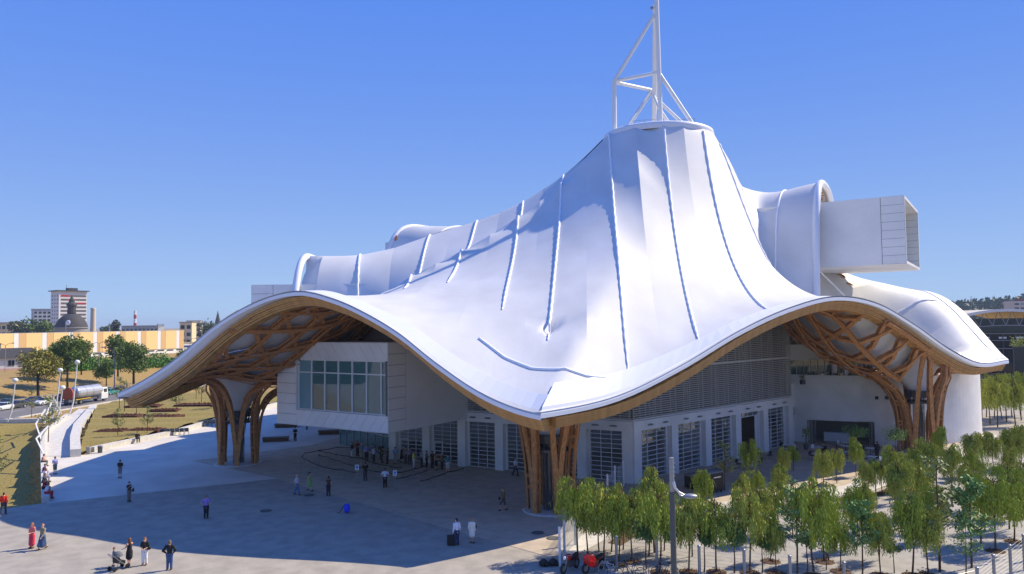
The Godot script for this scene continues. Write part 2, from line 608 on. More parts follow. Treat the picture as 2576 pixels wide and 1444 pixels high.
# where a ray from the roof's centre meets the rim: (distance, edge, place along it)
func rim_hit(v: Vector2) -> Vector3:
	for e in 6:
		var a: Vector2 = HEX[e] - RC
		var b: Vector2 = HEX[(e + 1) % 6] - RC
		if a.cross(v) < -1e-6 or v.cross(b) < -1e-6 or v.dot(a + b) < 0.0:
			continue
		var n := 10 if e == 5 else 1
		for i in n:
			var p0 := rim_plan(e, float(i) / n) - RC
			var p1 := rim_plan(e, float(i + 1) / n) - RC
			var ab := p1 - p0
			var den := v.cross(ab)
			if absf(den) < 1e-7:
				continue
			var far := p0.cross(ab) / den
			var s := p0.cross(v) / den
			if far > 0.0 and s >= -0.001 and s <= 1.001:
				return Vector3(far, e, (i + clampf(s, 0, 1)) / n)
	return Vector3(40.0, 2, 0.5)

const LIFT := [0.0, 4.2, 1.0, 0.0, 0.0, 0.0]         # how much fuller the tent is behind each edge

func tent(rim_h: float, tt: float, e := 0, t := 0.0) -> float:         # tt: 0 at the ring, 1 at the rim
	var a := 6.5
	var l := log(1.0 + a * pow(tt, 1.14)) / log(1.0 + a)
	var base: float = 11.6 + LIFT[e] * sin(t * PI)
	return RING_H + (base - RING_H) * l + (rim_h + 0.45 - base) * tt * tt * tt

func surf(e: int, t: float, tt: float) -> Vector3:
	var r := rim_plan(e, t)
	var ring: Vector2 = RC + (r - RC).normalized() * RING_R
	var p := ring.lerp(r, tt)
	return W(p.x, sunk(tent(curve_at(RIM[e], t), tt, e, t), p.x, p.y, tt), p.y)

func sunk(h: float, x: float, d: float, tt: float) -> float:   # the roof sinks like a funnel towards each column
	var low := h
	for c in COLS:
		var r := Vector2(x - c[0], d - c[1]).length()
		if r < c[8]:
			low = lerpf(-smax(-low, -(c[5] + c[6] * r + c[7] * r * r), 2.5), low, smoothstep(c[8] * 0.55, c[8], r))
	return lerpf(h, low, smoothstep(1.0, 0.78, tt))

func tent_at(x: float, d: float) -> float:            # height of the tent without hoods over a plan point
	var v := Vector2(x, d) - RC
	var dist := v.length()
	if dist < 0.01:
		return RING_H
	var hit := rim_hit(v / dist)
	var tt := clampf((dist - RING_R) / (hit.x - RING_R), 0.0, 1.1)
	return sunk(tent(curve_at(RIM[int(hit.y)], hit.z), tt, int(hit.y), hit.z), x, d, tt)

func hood_h(u: float, v: float, crown: Array, which: int) -> float:  # v: -1 .. 1 across
	var c := curve_at(crown, u)
	if absf(v) >= 2.2:
		return -99.0
	var w := minf(absf(v), 1.0)
	var tube := c - 20.0 + 20.0 * pow(1.0 - pow(w, 3.4), 0.45) - 30.0 * maxf(absf(v) - 1.0, 0.0)
	var soft := c - 12.0 * pow(absf(v), 1.35)
	return lerpf(soft, tube, smoothstep(0.30, 0.95, u))

func hood_w(u: float, which: int) -> float:            # half width along the hood
	return HOOD_W * lerpf(0.45, 1.0, smoothstep(0.0, 0.5, u))

func smax(a: float, b: float, k: float) -> float:
	var q := maxf(k - absf(a - b), 0.0)
	return maxf(a, b) + q * q / (4.0 * k)

func hood_at(x: float, d: float) -> float:            # highest hood over a plan point, or -99
	return maxf(maxf(hood_one(x, d, 0), hood_one(x, d, 1)), hood_one(x, d, 2))

func hood_one(x: float, d: float, which: int) -> float:
	var p := Vector2(x, d)
	var best := -99.0
	for hd in [HOODS[which]]:
		var ln: Array = hd.line
		var n := ln.size() - 1
		var near := 1e9
		var val := -99.0
		for i in n:
			var a: Vector2 = ln[i]
			var ab: Vector2 = ln[i + 1] - a
			var s := (p - a).dot(ab) / ab.length_squared()
			if s < -0.001 and i > 0:
				s = 0.0
			if s > 1.001 and i < n - 1:
				s = 1.0
			if s < 0.0 or s > 1.0:
				continue
			var q := a + ab * s
			var dist := p.distance_to(q)
			if dist < near:
				near = dist
				val = hood_h((i + s) / n, dist / hood_w((i + s) / n, which), hd.crown, which)
		best = maxf(best, val)
	return best

func roof_at(x: float, d: float) -> float:
	return smax(tent_at(x, d), hood_at(x, d), 5.0)

const SHEETS := {
	5: [0.24, 0.34, 0.45, 0.54, 0.58, 0.62, 0.67, 0.72, 0.81, 0.90, 0.95, 1.0],
	0: [0.0, 0.06, 0.12, 0.175, 0.235, 0.30, 0.37, 0.45, 0.53, 0.61, 0.70, 0.80, 0.90, 1.0]}
const RIDGE := {
	5: [[0.24, -24.3, 92.2], [0.54, -18.5, 92.3], [0.62, -10.0, 92.6], [0.72, -4.2, 92.6], [0.90, 1.5, 92.6], [1.0, 6.5, 92.4]],
	0: [[0.0, 6.5, 92.4], [0.12, 11.9, 90.4], [0.235, 17.6, 85.55], [0.37, 22.4, 87.1], [0.60, 24.3, 89.8], [1.0, 24.6, 91.3]]}

func ridge_plan(e: int, t: float) -> Vector2:
	var q: Array = RIDGE[e]
	for i in q.size() - 1:
		if t <= q[i + 1][0]:
			var f: float = clampf((t - q[i][0]) / (q[i + 1][0] - q[i][0]), 0.0, 1.0)
			return Vector2(lerpf(q[i][1], q[i + 1][1], f), lerpf(q[i][2], q[i + 1][2], f))
	return Vector2(q[-1][1], q[-1][2])

func surf2(e: int, t: float, tt: float) -> Vector3:  # sheet lines that run from the ridge to the rim
	var p := ridge_plan(e, t).lerp(rim_plan(e, t), tt)
	return W(p.x, smax(tent_at(p.x, p.y), hood_one(p.x, p.y, 0), 5.0), p.y)

func patch(mem: MB, nrm: PackedVector3Array, e: int, ts: Array, ridge: bool) -> void:
	var rows := 44
	var sub := 4
	for f in ts.size() - 1:
		var g := []
		for j in sub + 1:
			var t := lerpf(ts[f], ts[f + 1], float(j) / sub)
			var line := []
			for i in rows + 1:
				var tt := pow(float(i) / rows, 1.4)
				var p := surf2(e, t, tt) if ridge else surf(e, t, tt)
				var c0 := surf2(e, ts[f], tt) if ridge else surf(e, ts[f], tt)
				var c1 := surf2(e, ts[f + 1], tt) if ridge else surf(e, ts[f + 1], tt)
				line.append(p.lerp(c0.lerp(c1, float(j) / sub), 1.0 - smoothstep(0.5, 0.92, tt)))
			g.append(line)
		var st := mem.v.size()
		for j in sub + 1:
			for i in rows + 1:
				mem.pt(g[j][i])
				var dj: Vector3 = g[mini(j + 1, sub)][i] - g[maxi(j - 1, 0)][i]
				var di: Vector3 = g[j][mini(i + 1, rows)] - g[j][maxi(i - 1, 0)]
				var nn := dj.cross(di).normalized()
				nrm.push_back(nn if nn.y > 0 else -nn)
		for j in sub:
			for i in rows:
				var c: Vector3 = (g[j][i] + g[j + 1][i + 1]) * 0.5
				if not ridge and e == 5 and c.x > -23.2:
					continue
				if not ridge and e == 4 and c.x > -23.2 and (-c.z < 92.3 or hood_one(c.x, -c.z, 0) > c.y + 0.6):
					continue
				var q := st + j * (rows + 1) + i
				mem.ix.append_array([q, q + rows + 1, q + 1, q + 1, q + rows + 1, q + rows + 2])

func roof() -> void:
	var r := thing("tent_roof", "huge white tent roof with wavy rim over a woven timber lattice", "roof")
	# membrane: long sheets between ring or ridge and rim, each flat across
	var mem := MB.new()
	var nrm := PackedVector3Array()
	patch(mem, nrm, 5, [0.0, 0.08, 0.16, 0.25], false)
	patch(mem, nrm, 5, SHEETS[5], true)
	patch(mem, nrm, 0, SHEETS[0], true)
	for e in [1, 2, 3, 4]:
		patch(mem, nrm, e, [0.0, 0.125, 0.25, 0.375, 0.5, 0.625, 0.75, 0.875, 1.0], false)
	put("membrane", with_normals(mem, nrm), M.membrane, r)
	# hoods
	for hi in 3:
		var hd: Dictionary = HOODS[hi]
		var hb := MB.new()
		var n := 44
		var m := 56
		var ln: Array = hd.line
		var ends := []
		var ok := []
		for i in n + 1:
			var u := float(i) / n
			var f := u * (ln.size() - 1)
			var a := mini(int(f), ln.size() - 2)
			var c: Vector2 = ln[a].cubic_interpolate(ln[a + 1], ln[maxi(a - 1, 0)], ln[mini(a + 2, ln.size() - 1)], f - a)
			var f2 := minf(f + 0.02, ln.size() - 1.0)
			var a2 := mini(int(f2), ln.size() - 2)
			var tang: Vector2 = ln[mini(a + 1, ln.size() - 1)] - ln[a]
			var t2: Vector2 = ln[mini(a + 2, ln.size() - 1)] - ln[mini(a + 1, ln.size() - 2)]
			tang = tang.normalized().lerp(t2.normalized(), f - a)
			var lat := Vector2(-tang.y, tang.x).normalized()
			for k in m + 1:
				var v := sin((float(k) / m - 0.5) * PI) * 1.7
				var p := c + lat * v * hood_w(u, hi)
				var base := tent_at(p.x, p.y)
				var hh := hood_h(u, v * 0.9999, hd.crown, hi)
				ok.append(hh > base - 4.8)
				hb.pt(W(p.x, smax(base, hh, 5.0) + 0.02, p.y))
				if i == n:
					ends.append(hb.v[hb.v.size() - 1])
		for i in n:
			for k in m:
				var q := i * (m + 1) + k
				if hi == 0 and k >= m / 2:
					continue
				if hi == 2 and hb.v[q].z > -99.0:
					continue
				if ok[q] or ok[q + 1] or ok[q + m + 1] or ok[q + m + 2]:
					hb.ix.append_array([q, q + m + 1, q + 1, q + 1, q + m + 1, q + m + 2])
		obj("gallery_hood", hb, M.membrane, r, true)
		var lip := MB.new()
		var keep := []
		for k in ends.size():
			if ok[n * (m + 1) + k]:
				keep.append(ends[k] + Vector3(0, -0.1, 0))
		lip.tube(keep, 0.42, 8)
		obj("hood_lip", lip, M.rim, r, true)
		# padded seams across the hood
		for s in ([] if hi == 0 else [0.45, 0.8]):
			var i := int(s * n)
			var path := []
			for k in m + 1:
				var q := i * (m + 1) + k
				if ok[q]:
					path.append(hb.v[q] + Vector3(0, 0.03, 0))
			if path.size() > 4:
				var sm := MB.new()
				sm.tube(path, 0.11, 6)
				obj("seam", sm, M.seam, r, true)
	# twisted padded seams along sheet edges: edge, place on the rim, from, to
	var runs := [[5, 0.54, 0.0, 0.62], [5, 0.62, 0.0, 0.55], [5, 0.72, 0.0, 0.55], [5, 0.90, 0.0, 0.72], [5, 1.0, 0.0, 0.80], [0, 0.12, 0.0, 0.94], [0, 0.235, 0.02, 0.93], [0, 0.37, 0.02, 0.93], [0, 0.61, 0.05, 0.9], [0, 0.80, 0.3, 0.93], [1, 0.25, 0.05, 0.92], [1, 0.75, 0.05, 0.92], [4, 0.5, 0.05, 0.9]]
	for q in runs:
		var path := []
		var rad := []
		var steps := 130
		for i in steps:
			var tt := lerpf(q[2], q[3], float(i) / (steps - 1))
			var p := surf2(q[0], q[1], tt) if q[0] in [0, 5] else surf(q[0], q[1], tt)
			if q[0] != 5 and hood_one(p.x, -p.z, 1) > p.y - 1.5:
				continue
			path.append(p + Vector3(sin(i * 1.3) * 0.02, 0.06, cos(i * 1.3) * 0.02))
			rad.append((0.12 + 0.012 * sin(i * 2.1 + q[1] * 9.0)) * clampf((1.06 - float(i) / steps) * 6.0, 0.3, 1.0))
		if path.size() > 6:
			var sm := MB.new()
			sm.tube(path, rad, 7)
			obj("seam", sm, M.seam, r, true)
	# the seam that crosses low over the near corner
	for l in [[[-2.6, 58.6], [-0.6, 56.6], [1.4, 55.4], [3.4, 55.0], [5.3, 55.2], [6.9, 55.7]]]:
		var path := []
		for i in 31:
			var f = i / 30.0 * (l.size() - 1)
			var k := mini(int(f), l.size() - 2)
			var x := lerpf(l[k][0], l[k + 1][0], f - k)
			var d := lerpf(l[k][1], l[k + 1][1], f - k)
			path.append(W(x, roof_at(x, d) + 0.02, d))
		var sm := MB.new()
		sm.tube(path, 0.12, 7)
		obj("seam", sm, M.seam, r, true)
	# rim: white band, fascia, laminated edge beam
	for e in 6:
		var band := MB.new()
		var fas := MB.new()
		var a2: Vector2 = HEX[e]
		var b2: Vector2 = HEX[(e + 1) % 6]
		var along := (b2 - a2).normalized()
		var inn := Vector2(-along.y, along.x)
		if inn.dot(RC - a2) < 0:
			inn = -inn
		var n := 48
		var st := 0
		for i in n + 1:
			var t := float(i) / n
			var p := rim_plan(e, t)
			var h := curve_at(RIM[e], t)
			var dir := (RC - p).normalized()
			var k := 1.7 / maxf(dir.dot(inn), 0.3)
			var q: Vector2 = p + dir * k
			var hi := maxf(tent_at(q.x, q.y) + 0.10, h + 0.5)
			var q0: Vector2 = p + dir * (k + 0.05)
			band.pt(W(q0.x, hi - 0.25, q0.y))
			band.pt(W(q.x, hi, q.y))
			var pm: Vector2 = p + dir * 0.35
			band.pt(W(pm.x, lerpf(h + 0.42, hi, 0.2), pm.y))
			band.pt(W(p.x, h + 0.30, p.y))
			fas.pt(W(p.x, h + 0.30, p.y))
			fas.pt(W(p.x, h + 0.02, p.y))
			var pf: Vector2 = p + dir * 1.1
			fas.pt(W(pf.x, h - 0.02, pf.y))
			fas.pt(W(pf.x, h + 0.28, pf.y))
		for i in n:
			for k in 3:
				var q := i * 4 + k
				band.ix.append_array([q, q + 4, q + 1, q + 1, q + 4, q + 5])
				fas.ix.append_array([q, q + 4, q + 1, q + 1, q + 4, q + 5])
		obj("rim_band", band, M.rim, r)
		obj("rim_fascia", fas, M.seam, r)
		# beam of stacked boards, each a little set back from the next
		for lam in 5:
			var eb := MB.new()
			eb.use_uv = true
			var path := []
			var side := []
			var up := []
			for i in n + 1:
				var t := float(i) / n
				var inset := 0.32 + 0.75 - 0.035 * (lam % 2) + 0.05 * lam
				var p := rim_plan(e, t)
				var dir := (RC - p).normalized()
				var q: Vector2 = p + dir * (inset / maxf(dir.dot(inn), 0.3))
				path.append(W(q.x, curve_at(RIM[e], t), q.y))
				side.append(Vector3(inn.x, 0, -inn.y))
				up.append(Vector3.UP)
			eb.sweep(path, side, up, 1.5 - 0.1 * lam, -0.03 - 0.16 * (lam + 1), -0.04 - 0.16 * lam)
			obj("edge_board", eb, M.wood_pale, r)
	# ring at the top
	var ring := MB.new()
	ring.lathe([Vector2(RING_R - 0.5, 0.1), Vector2(RING_R - 0.1, 0.34), Vector2(RING_R + 0.12, 0.22), Vector2(RING_R + 0.2, -0.1), Vector2(RING_R + 0.1, -0.5)], W(RC.x, RING_H, RC.y), 64)
	obj("crown_ring", ring, M.rim, r, true)
	var cap := MB.new()
	cap.lathe([Vector2(0.01, 0.05), Vector2(RING_R - 0.4, 0.05)], W(RC.x, RING_H, RC.y), 48)
	obj("crown_deck", cap, M.white_metal, r)
	lattice(r)

func with_normals(mb: MB, nn: PackedVector3Array) -> ArrayMesh:
	# wind every triangle so that its front looks where the given normals look
	var i := 0
	while i < mb.ix.size():
		var p := mb.v[mb.ix[i]]
		var f := (mb.v[mb.ix[i + 2]] - p).cross(mb.v[mb.ix[i + 1]] - p)
		if f.dot(nn[mb.ix[i]]) < 0.0:
			var k := mb.ix[i + 1]
			mb.ix[i + 1] = mb.ix[i + 2]
			mb.ix[i + 2] = k
		i += 3
	var a := []
	a.resize(Mesh.ARRAY_MAX)
	a[Mesh.ARRAY_VERTEX] = mb.v
	a[Mesh.ARRAY_INDEX] = mb.ix
	a[Mesh.ARRAY_NORMAL] = nn
	var m := ArrayMesh.new()
	m.add_surface_from_arrays(Mesh.PRIMITIVE_TRIANGLES, a)
	return m

func inside_hex(p: Vector2, inset: float) -> bool:
	var v := p - RC
	var dist := v.length()
	return dist < rim_hit(v / maxf(dist, 0.01)).x - inset * 1.25

# three families of double planks that cross in a hexagon weave
func lattice(r: Node3D) -> void:
	var gap := 2.75
	for fam in 3:
		var ang := deg_to_rad(6.6 + 60.0 * fam)
		var nv := Vector2(cos(ang), sin(ang))
		var tv := Vector2(-nv.y, nv.x)
		var shift := 0.5 if fam == 1 else 0.0
		var lo := 1e9
		var hi := -1e9
		for c in HEX:
			lo = minf(lo, (c - RC).dot(nv))
			hi = maxf(hi, (c - RC).dot(nv))
		var j := floori(lo / gap)
		while j * gap < hi:
			var off := (j + shift) * gap
			var path := []
			var side := []
			var up := []
			var s := -75.0
			while s <= 75.0:
				var p: Vector2 = RC + nv * off + tv * s
				var okp := inside_hex(p, 0.7) and (p - RC).length() > RING_R + 8.5
				if p.x < -19.5 and hood_one(p.x, p.y, 0) > tent_at(p.x, p.y) + 0.5:
					okp = false
				for c in COLS:
					if p.distance_to(Vector2(c[0], c[1])) < 3.5:
						okp = false
				if okp:
					var h := roof_at(p.x, p.y)
					var e := 0.5
					var hx := roof_at(p.x + nv.x * e, p.y + nv.y * e) - roof_at(p.x - nv.x * e, p.y - nv.y * e)
					var sd := Vector3(nv.x, clampf(hx / (2 * e), -1.2, 1.2), -nv.y).normalized()
					if p.x > 19.0 and h > tent_at(p.x, p.y) + 1.2 and hood_one(p.x, p.y, 1) < 29.5:
						okp = false
					var f := Vector3(tv.x, (roof_at(p.x + tv.x * e, p.y + tv.y * e) - h) / e, -tv.y).normalized()
					var u := f.cross(sd).normalized()
					if okp:
						path.append(W(p.x, h, p.y))
						side.append(sd)
						up.append(u if u.y > 0 else -u)
				if (not okp or s + 1.3 > 75.0) and path.size() > 0:
					if path.size() > 2:
						var mb := MB.new()
						mb.use_uv = true
						var top := -0.30 - 0.125 * fam
						for i in path.size():
							path[i] -= up[i] * 0.5 * smoothstep(34.0, 18.0, (Vector2(path[i].x, -path[i].z) - RC).length())
						mb.sweep(path, side, up, 0.42, top - 0.12, top)
						mb.sweep(path, side, up, 0.42, top - 0.50, top - 0.38)
						for i in path.size():
							if i % 2 == 1:
								var b := Basis(side[i], up[i], side[i].cross(up[i]))
								mb.box(path[i] + up[i] * (top - 0.25), Vector3(0.26, 0.25, 0.36), b)
						obj("lattice_beam", mb, M.wood, r)
					path = []
					side = []
					up = []
				s += 1.3
			j += 1

# ---------------------------------------------------------------- flared timber columns
# x, depth, foot radius, spread where they meet the roof, collar height, roof height above it, rise of the funnel
const COLS := [[2.84, 60.4, 1.65, 7.0, 5.9, 13.0, 0.10, 0.06, 0.5], [-29.8, 82.5, 1.95, 7.0, 5.6, 7.9, 0.10, 0.026, 21.0], [44.6, 83.7, 1.95, 6.4, 6.7, 8.4, 0.08, 0.028, 20.0]]

func columns() -> void:
	var texts := ["flared timber column under the near corner of the tent roof", "flared timber column under the left tip of the tent roof", "flared timber column in front of the round white hall"]
	for ci in 3:
		var c: Array = COLS[ci]
		var o := thing("timber_column", texts[ci], "column", W(c[0], 0, c[1]), 0.0, "flared timber columns that carry the tent roof")
		var x0: float = c[0]
		var d0: float = c[1]
		var spread: float = c[3]
		for k in 6:
			for s in [-1.0, 1.0]:
				var mb := MB.new()
				mb.use_uv = true
				var path := []
				var side := []
				var up := []
				var n := 22
				var a0 := TAU * (k + 0.25) / 6.0
				for i in n + 1:
					var t := float(i) / n
					var g: float = a0 + s * (-0.05 + 0.58 * pow(t, 0.8))
					var rr: float = c[2] + 0.25 * t + (spread - c[2] - 0.25) * pow(t, 3.4 if ci > 0 else 2.3)
					# keep inside the rim
					var out := Vector2(cos(g), -sin(g))
					while rr > 1.0 and not inside_hex(Vector2(x0, d0) + out * rr, 0.9):
						rr -= 0.15
					var under := tent_at(x0 + out.x * rr, d0 + out.y * rr) - 0.95
					var rise := sin(t * PI / 2 * 0.94) / sin(PI / 2 * 0.94)
					path.append(Vector3(cos(g) * rr, under * rise, sin(g) * rr))
				for i in n + 1:
					var f: Vector3 = (path[mini(i + 1, n)] - path[maxi(i - 1, 0)]).normalized()
					var rad := Vector3(path[i].x, 0, path[i].z).normalized()
					var sd := f.cross(rad).normalized()
					side.append(sd)
					up.append(sd.cross(f).normalized())
				if up[0].dot(Vector3(path[0].x, 0, path[0].z)) < 0:
					for i in n + 1:
						up[i] = -up[i]
				mb.sweep(path, side, up, 0.42, 0.10, 0.26)
				mb.sweep(path, side, up, 0.42, -0.30, -0.14)
				for i in [2, 3, 6, 7, 11, 12, 16, 17]:
					mb.box(path[i] - up[i] * 0.02, Vector3(0.34, 0.26, 0.3), Basis(side[i], up[i], side[i].cross(up[i])))
				obj("leg", mb, M.wood, o)
		var fun := MB.new()
		var ch: float = c[4]
		var fr := 12
		for i in fr + 1:
			for k in 33:
				var g := TAU * k / 32.0
				var out := Vector2(cos(g), -sin(g))
				var r1: float = 4.2
				while r1 > 1.2 and not inside_hex(Vector2(x0, d0) + out * r1, 1.0):
					r1 -= 0.15
				var rr := lerpf(0.95, r1, pow(float(i) / fr, 1.5))
				var q := maxf((r1 - rr) / (r1 - 0.95), 0.0)
				var top := tent_at(x0 + out.x * r1, d0 + out.y * r1) - 0.55
				fun.pt(Vector3(cos(g) * rr, ch + (top - ch) * (1.0 - pow(q, 2.6)), sin(g) * rr))
		for i in fr:
			for k in 32:
				var q := i * 33 + k
				fun.ix.append_array([q, q + 33, q + 1, q + 1, q + 33, q + 34])
		obj("membrane_funnel", fun, M.membrane, o, true)
		var col := MB.new()
		col.lathe([Vector2(1.35, ch + 0.15), Vector2(1.42, ch + 0.1), Vector2(1.3, ch - 0.55), Vector2(1.1, ch - 0.6)], Vector3.ZERO, 20)
		for k in 16:
			var g := TAU * k / 16.0
			col.bar(Vector3(cos(g) * 1.4, ch + 0.1, sin(g) * 1.4), Vector3(cos(g) * 1.0, ch - 1.0, sin(g) * 1.0), 0.06, 0.06)
		col.lathe([Vector2(1.0, ch - 1.05), Vector2(1.5, ch - 1.0), Vector2(1.5, ch - 1.2), Vector2(1.0, ch - 1.2)], Vector3.ZERO, 20)
		obj("steel_collar", col, M.steel, o)
		for k in 6:
			var g := TAU * (k + 0.25) / 6.0
			var tie := MB.new()
			tie.tube([Vector3(cos(g) * 1.3, ch - 1.1, sin(g) * 1.3), Vector3(cos(g) * (c[2] + 0.4), ch - 1.15, sin(g) * (c[2] + 0.4))], 0.07, 6)
			obj("steel_tie", tie, M.steel, o)
		var core := MB.new()
		core.lathe([Vector2(0.6, 0.0), Vector2(0.6, ch - 0.6)], Vector3.ZERO, 18)
		obj("glass_core", core, M.smoked, o, true)
		var pipe := MB.new()
		pipe.tube([Vector3(0, 0, 0), Vector3(0, ch, 0)], 0.28, 10)
		obj("drain_pipe", pipe, M.steel, o, true)
		var shoe := MB.new()
		shoe.lathe([Vector2(0.01, 0.09), Vector2(c[2] + 0.5, 0.09), Vector2(c[2] + 0.6, 0.02)], Vector3.ZERO, 28)
		obj("base_plate", shoe, M.concrete, o)

# ---------------------------------------------------------------- mast on the crown
func mast() -> void:
	var o := thing("roof_mast", "white tubular steel mast with raking struts on the crown of the tent roof", "mast", W(RC.x, RING_H, RC.y))
	var b := W(RC.x, RING_H, RC.y)
	var P := func(x: float, h: float, d: float) -> Vector3: return W(x, h, d) - b
	var bars := [
		["pole", P.call(18.1, 37.4, 89.6), P.call(17.75, 66.0, 89.6), 0.27],
		["pole", P.call(18.5, 37.4, 96.2), P.call(17.95, 53.5, 90.6), 0.31],
		["upright", P.call(12.6, 37.0, 90.0), P.call(12.65, 43.9, 90.0), 0.27],
		["strut", P.call(12.65, 43.8, 90.0), P.call(17.6, 51.8, 89.8), 0.24],
		["strut", P.call(12.65, 43.8, 90.0), P.call(17.85, 44.7, 89.7), 0.22],
		["strut", P.call(12.75, 43.7, 90.1), P.call(18.2, 44.3, 95.3), 0.22],
		["strut", P.call(18.2, 44.2, 95.3), P.call(13.5, 37.2, 90.5), 0.27],
		["strut", P.call(17.9, 44.8, 89.7), P.call(22.5, 37.3, 89.4), 0.24],
		["strut", P.call(18.3, 43.2, 94.5), P.call(22.6, 37.3, 91.0), 0.22],
		["strut", P.call(18.4, 42.8, 95.0), P.call(22.2, 37.3, 96.0), 0.22],
		["strut", P.call(18.2, 44.2, 95.3), P.call(18.2, 40.0, 90.0), 0.17]]
	for s in bars:
		var mb := MB.new()
		mb.tube([s[1], s[2]], s[3], 12)
		obj(s[0], mb, M.white_metal, o, true)
	for u in [["crown_rail", 14.6, 17.0], ["crown_rail", 19.2, 21.6]]:
		var mb := MB.new()
		for h in [0.5, 1.0]:
			mb.tube([P.call(u[1], 37.4 + h, 88.0), P.call(u[2], 37.4 + h, 87.4)], 0.025, 5)
		for i in 3:
			var x := lerpf(u[1], u[2], i / 2.0)
			mb.tube([P.call(x, 37.4, lerpf(88.0, 87.4, i / 2.0)), P.call(x, 38.45, lerpf(88.0, 87.4, i / 2.0))], 0.025, 5)
		obj(u[0], mb, M.grey_metal, o)
	var lamp := MB.new()
	lamp.box(P.call(17.3, 52.6, 89.6), Vector3(0.3, 0.25, 0.3))
	lamp.bar(P.call(17.3, 52.6, 89.6), P.call(17.7, 52.6, 89.6), 0.06, 0.06)
	obj("beacon", lamp, M.grey_metal, o)

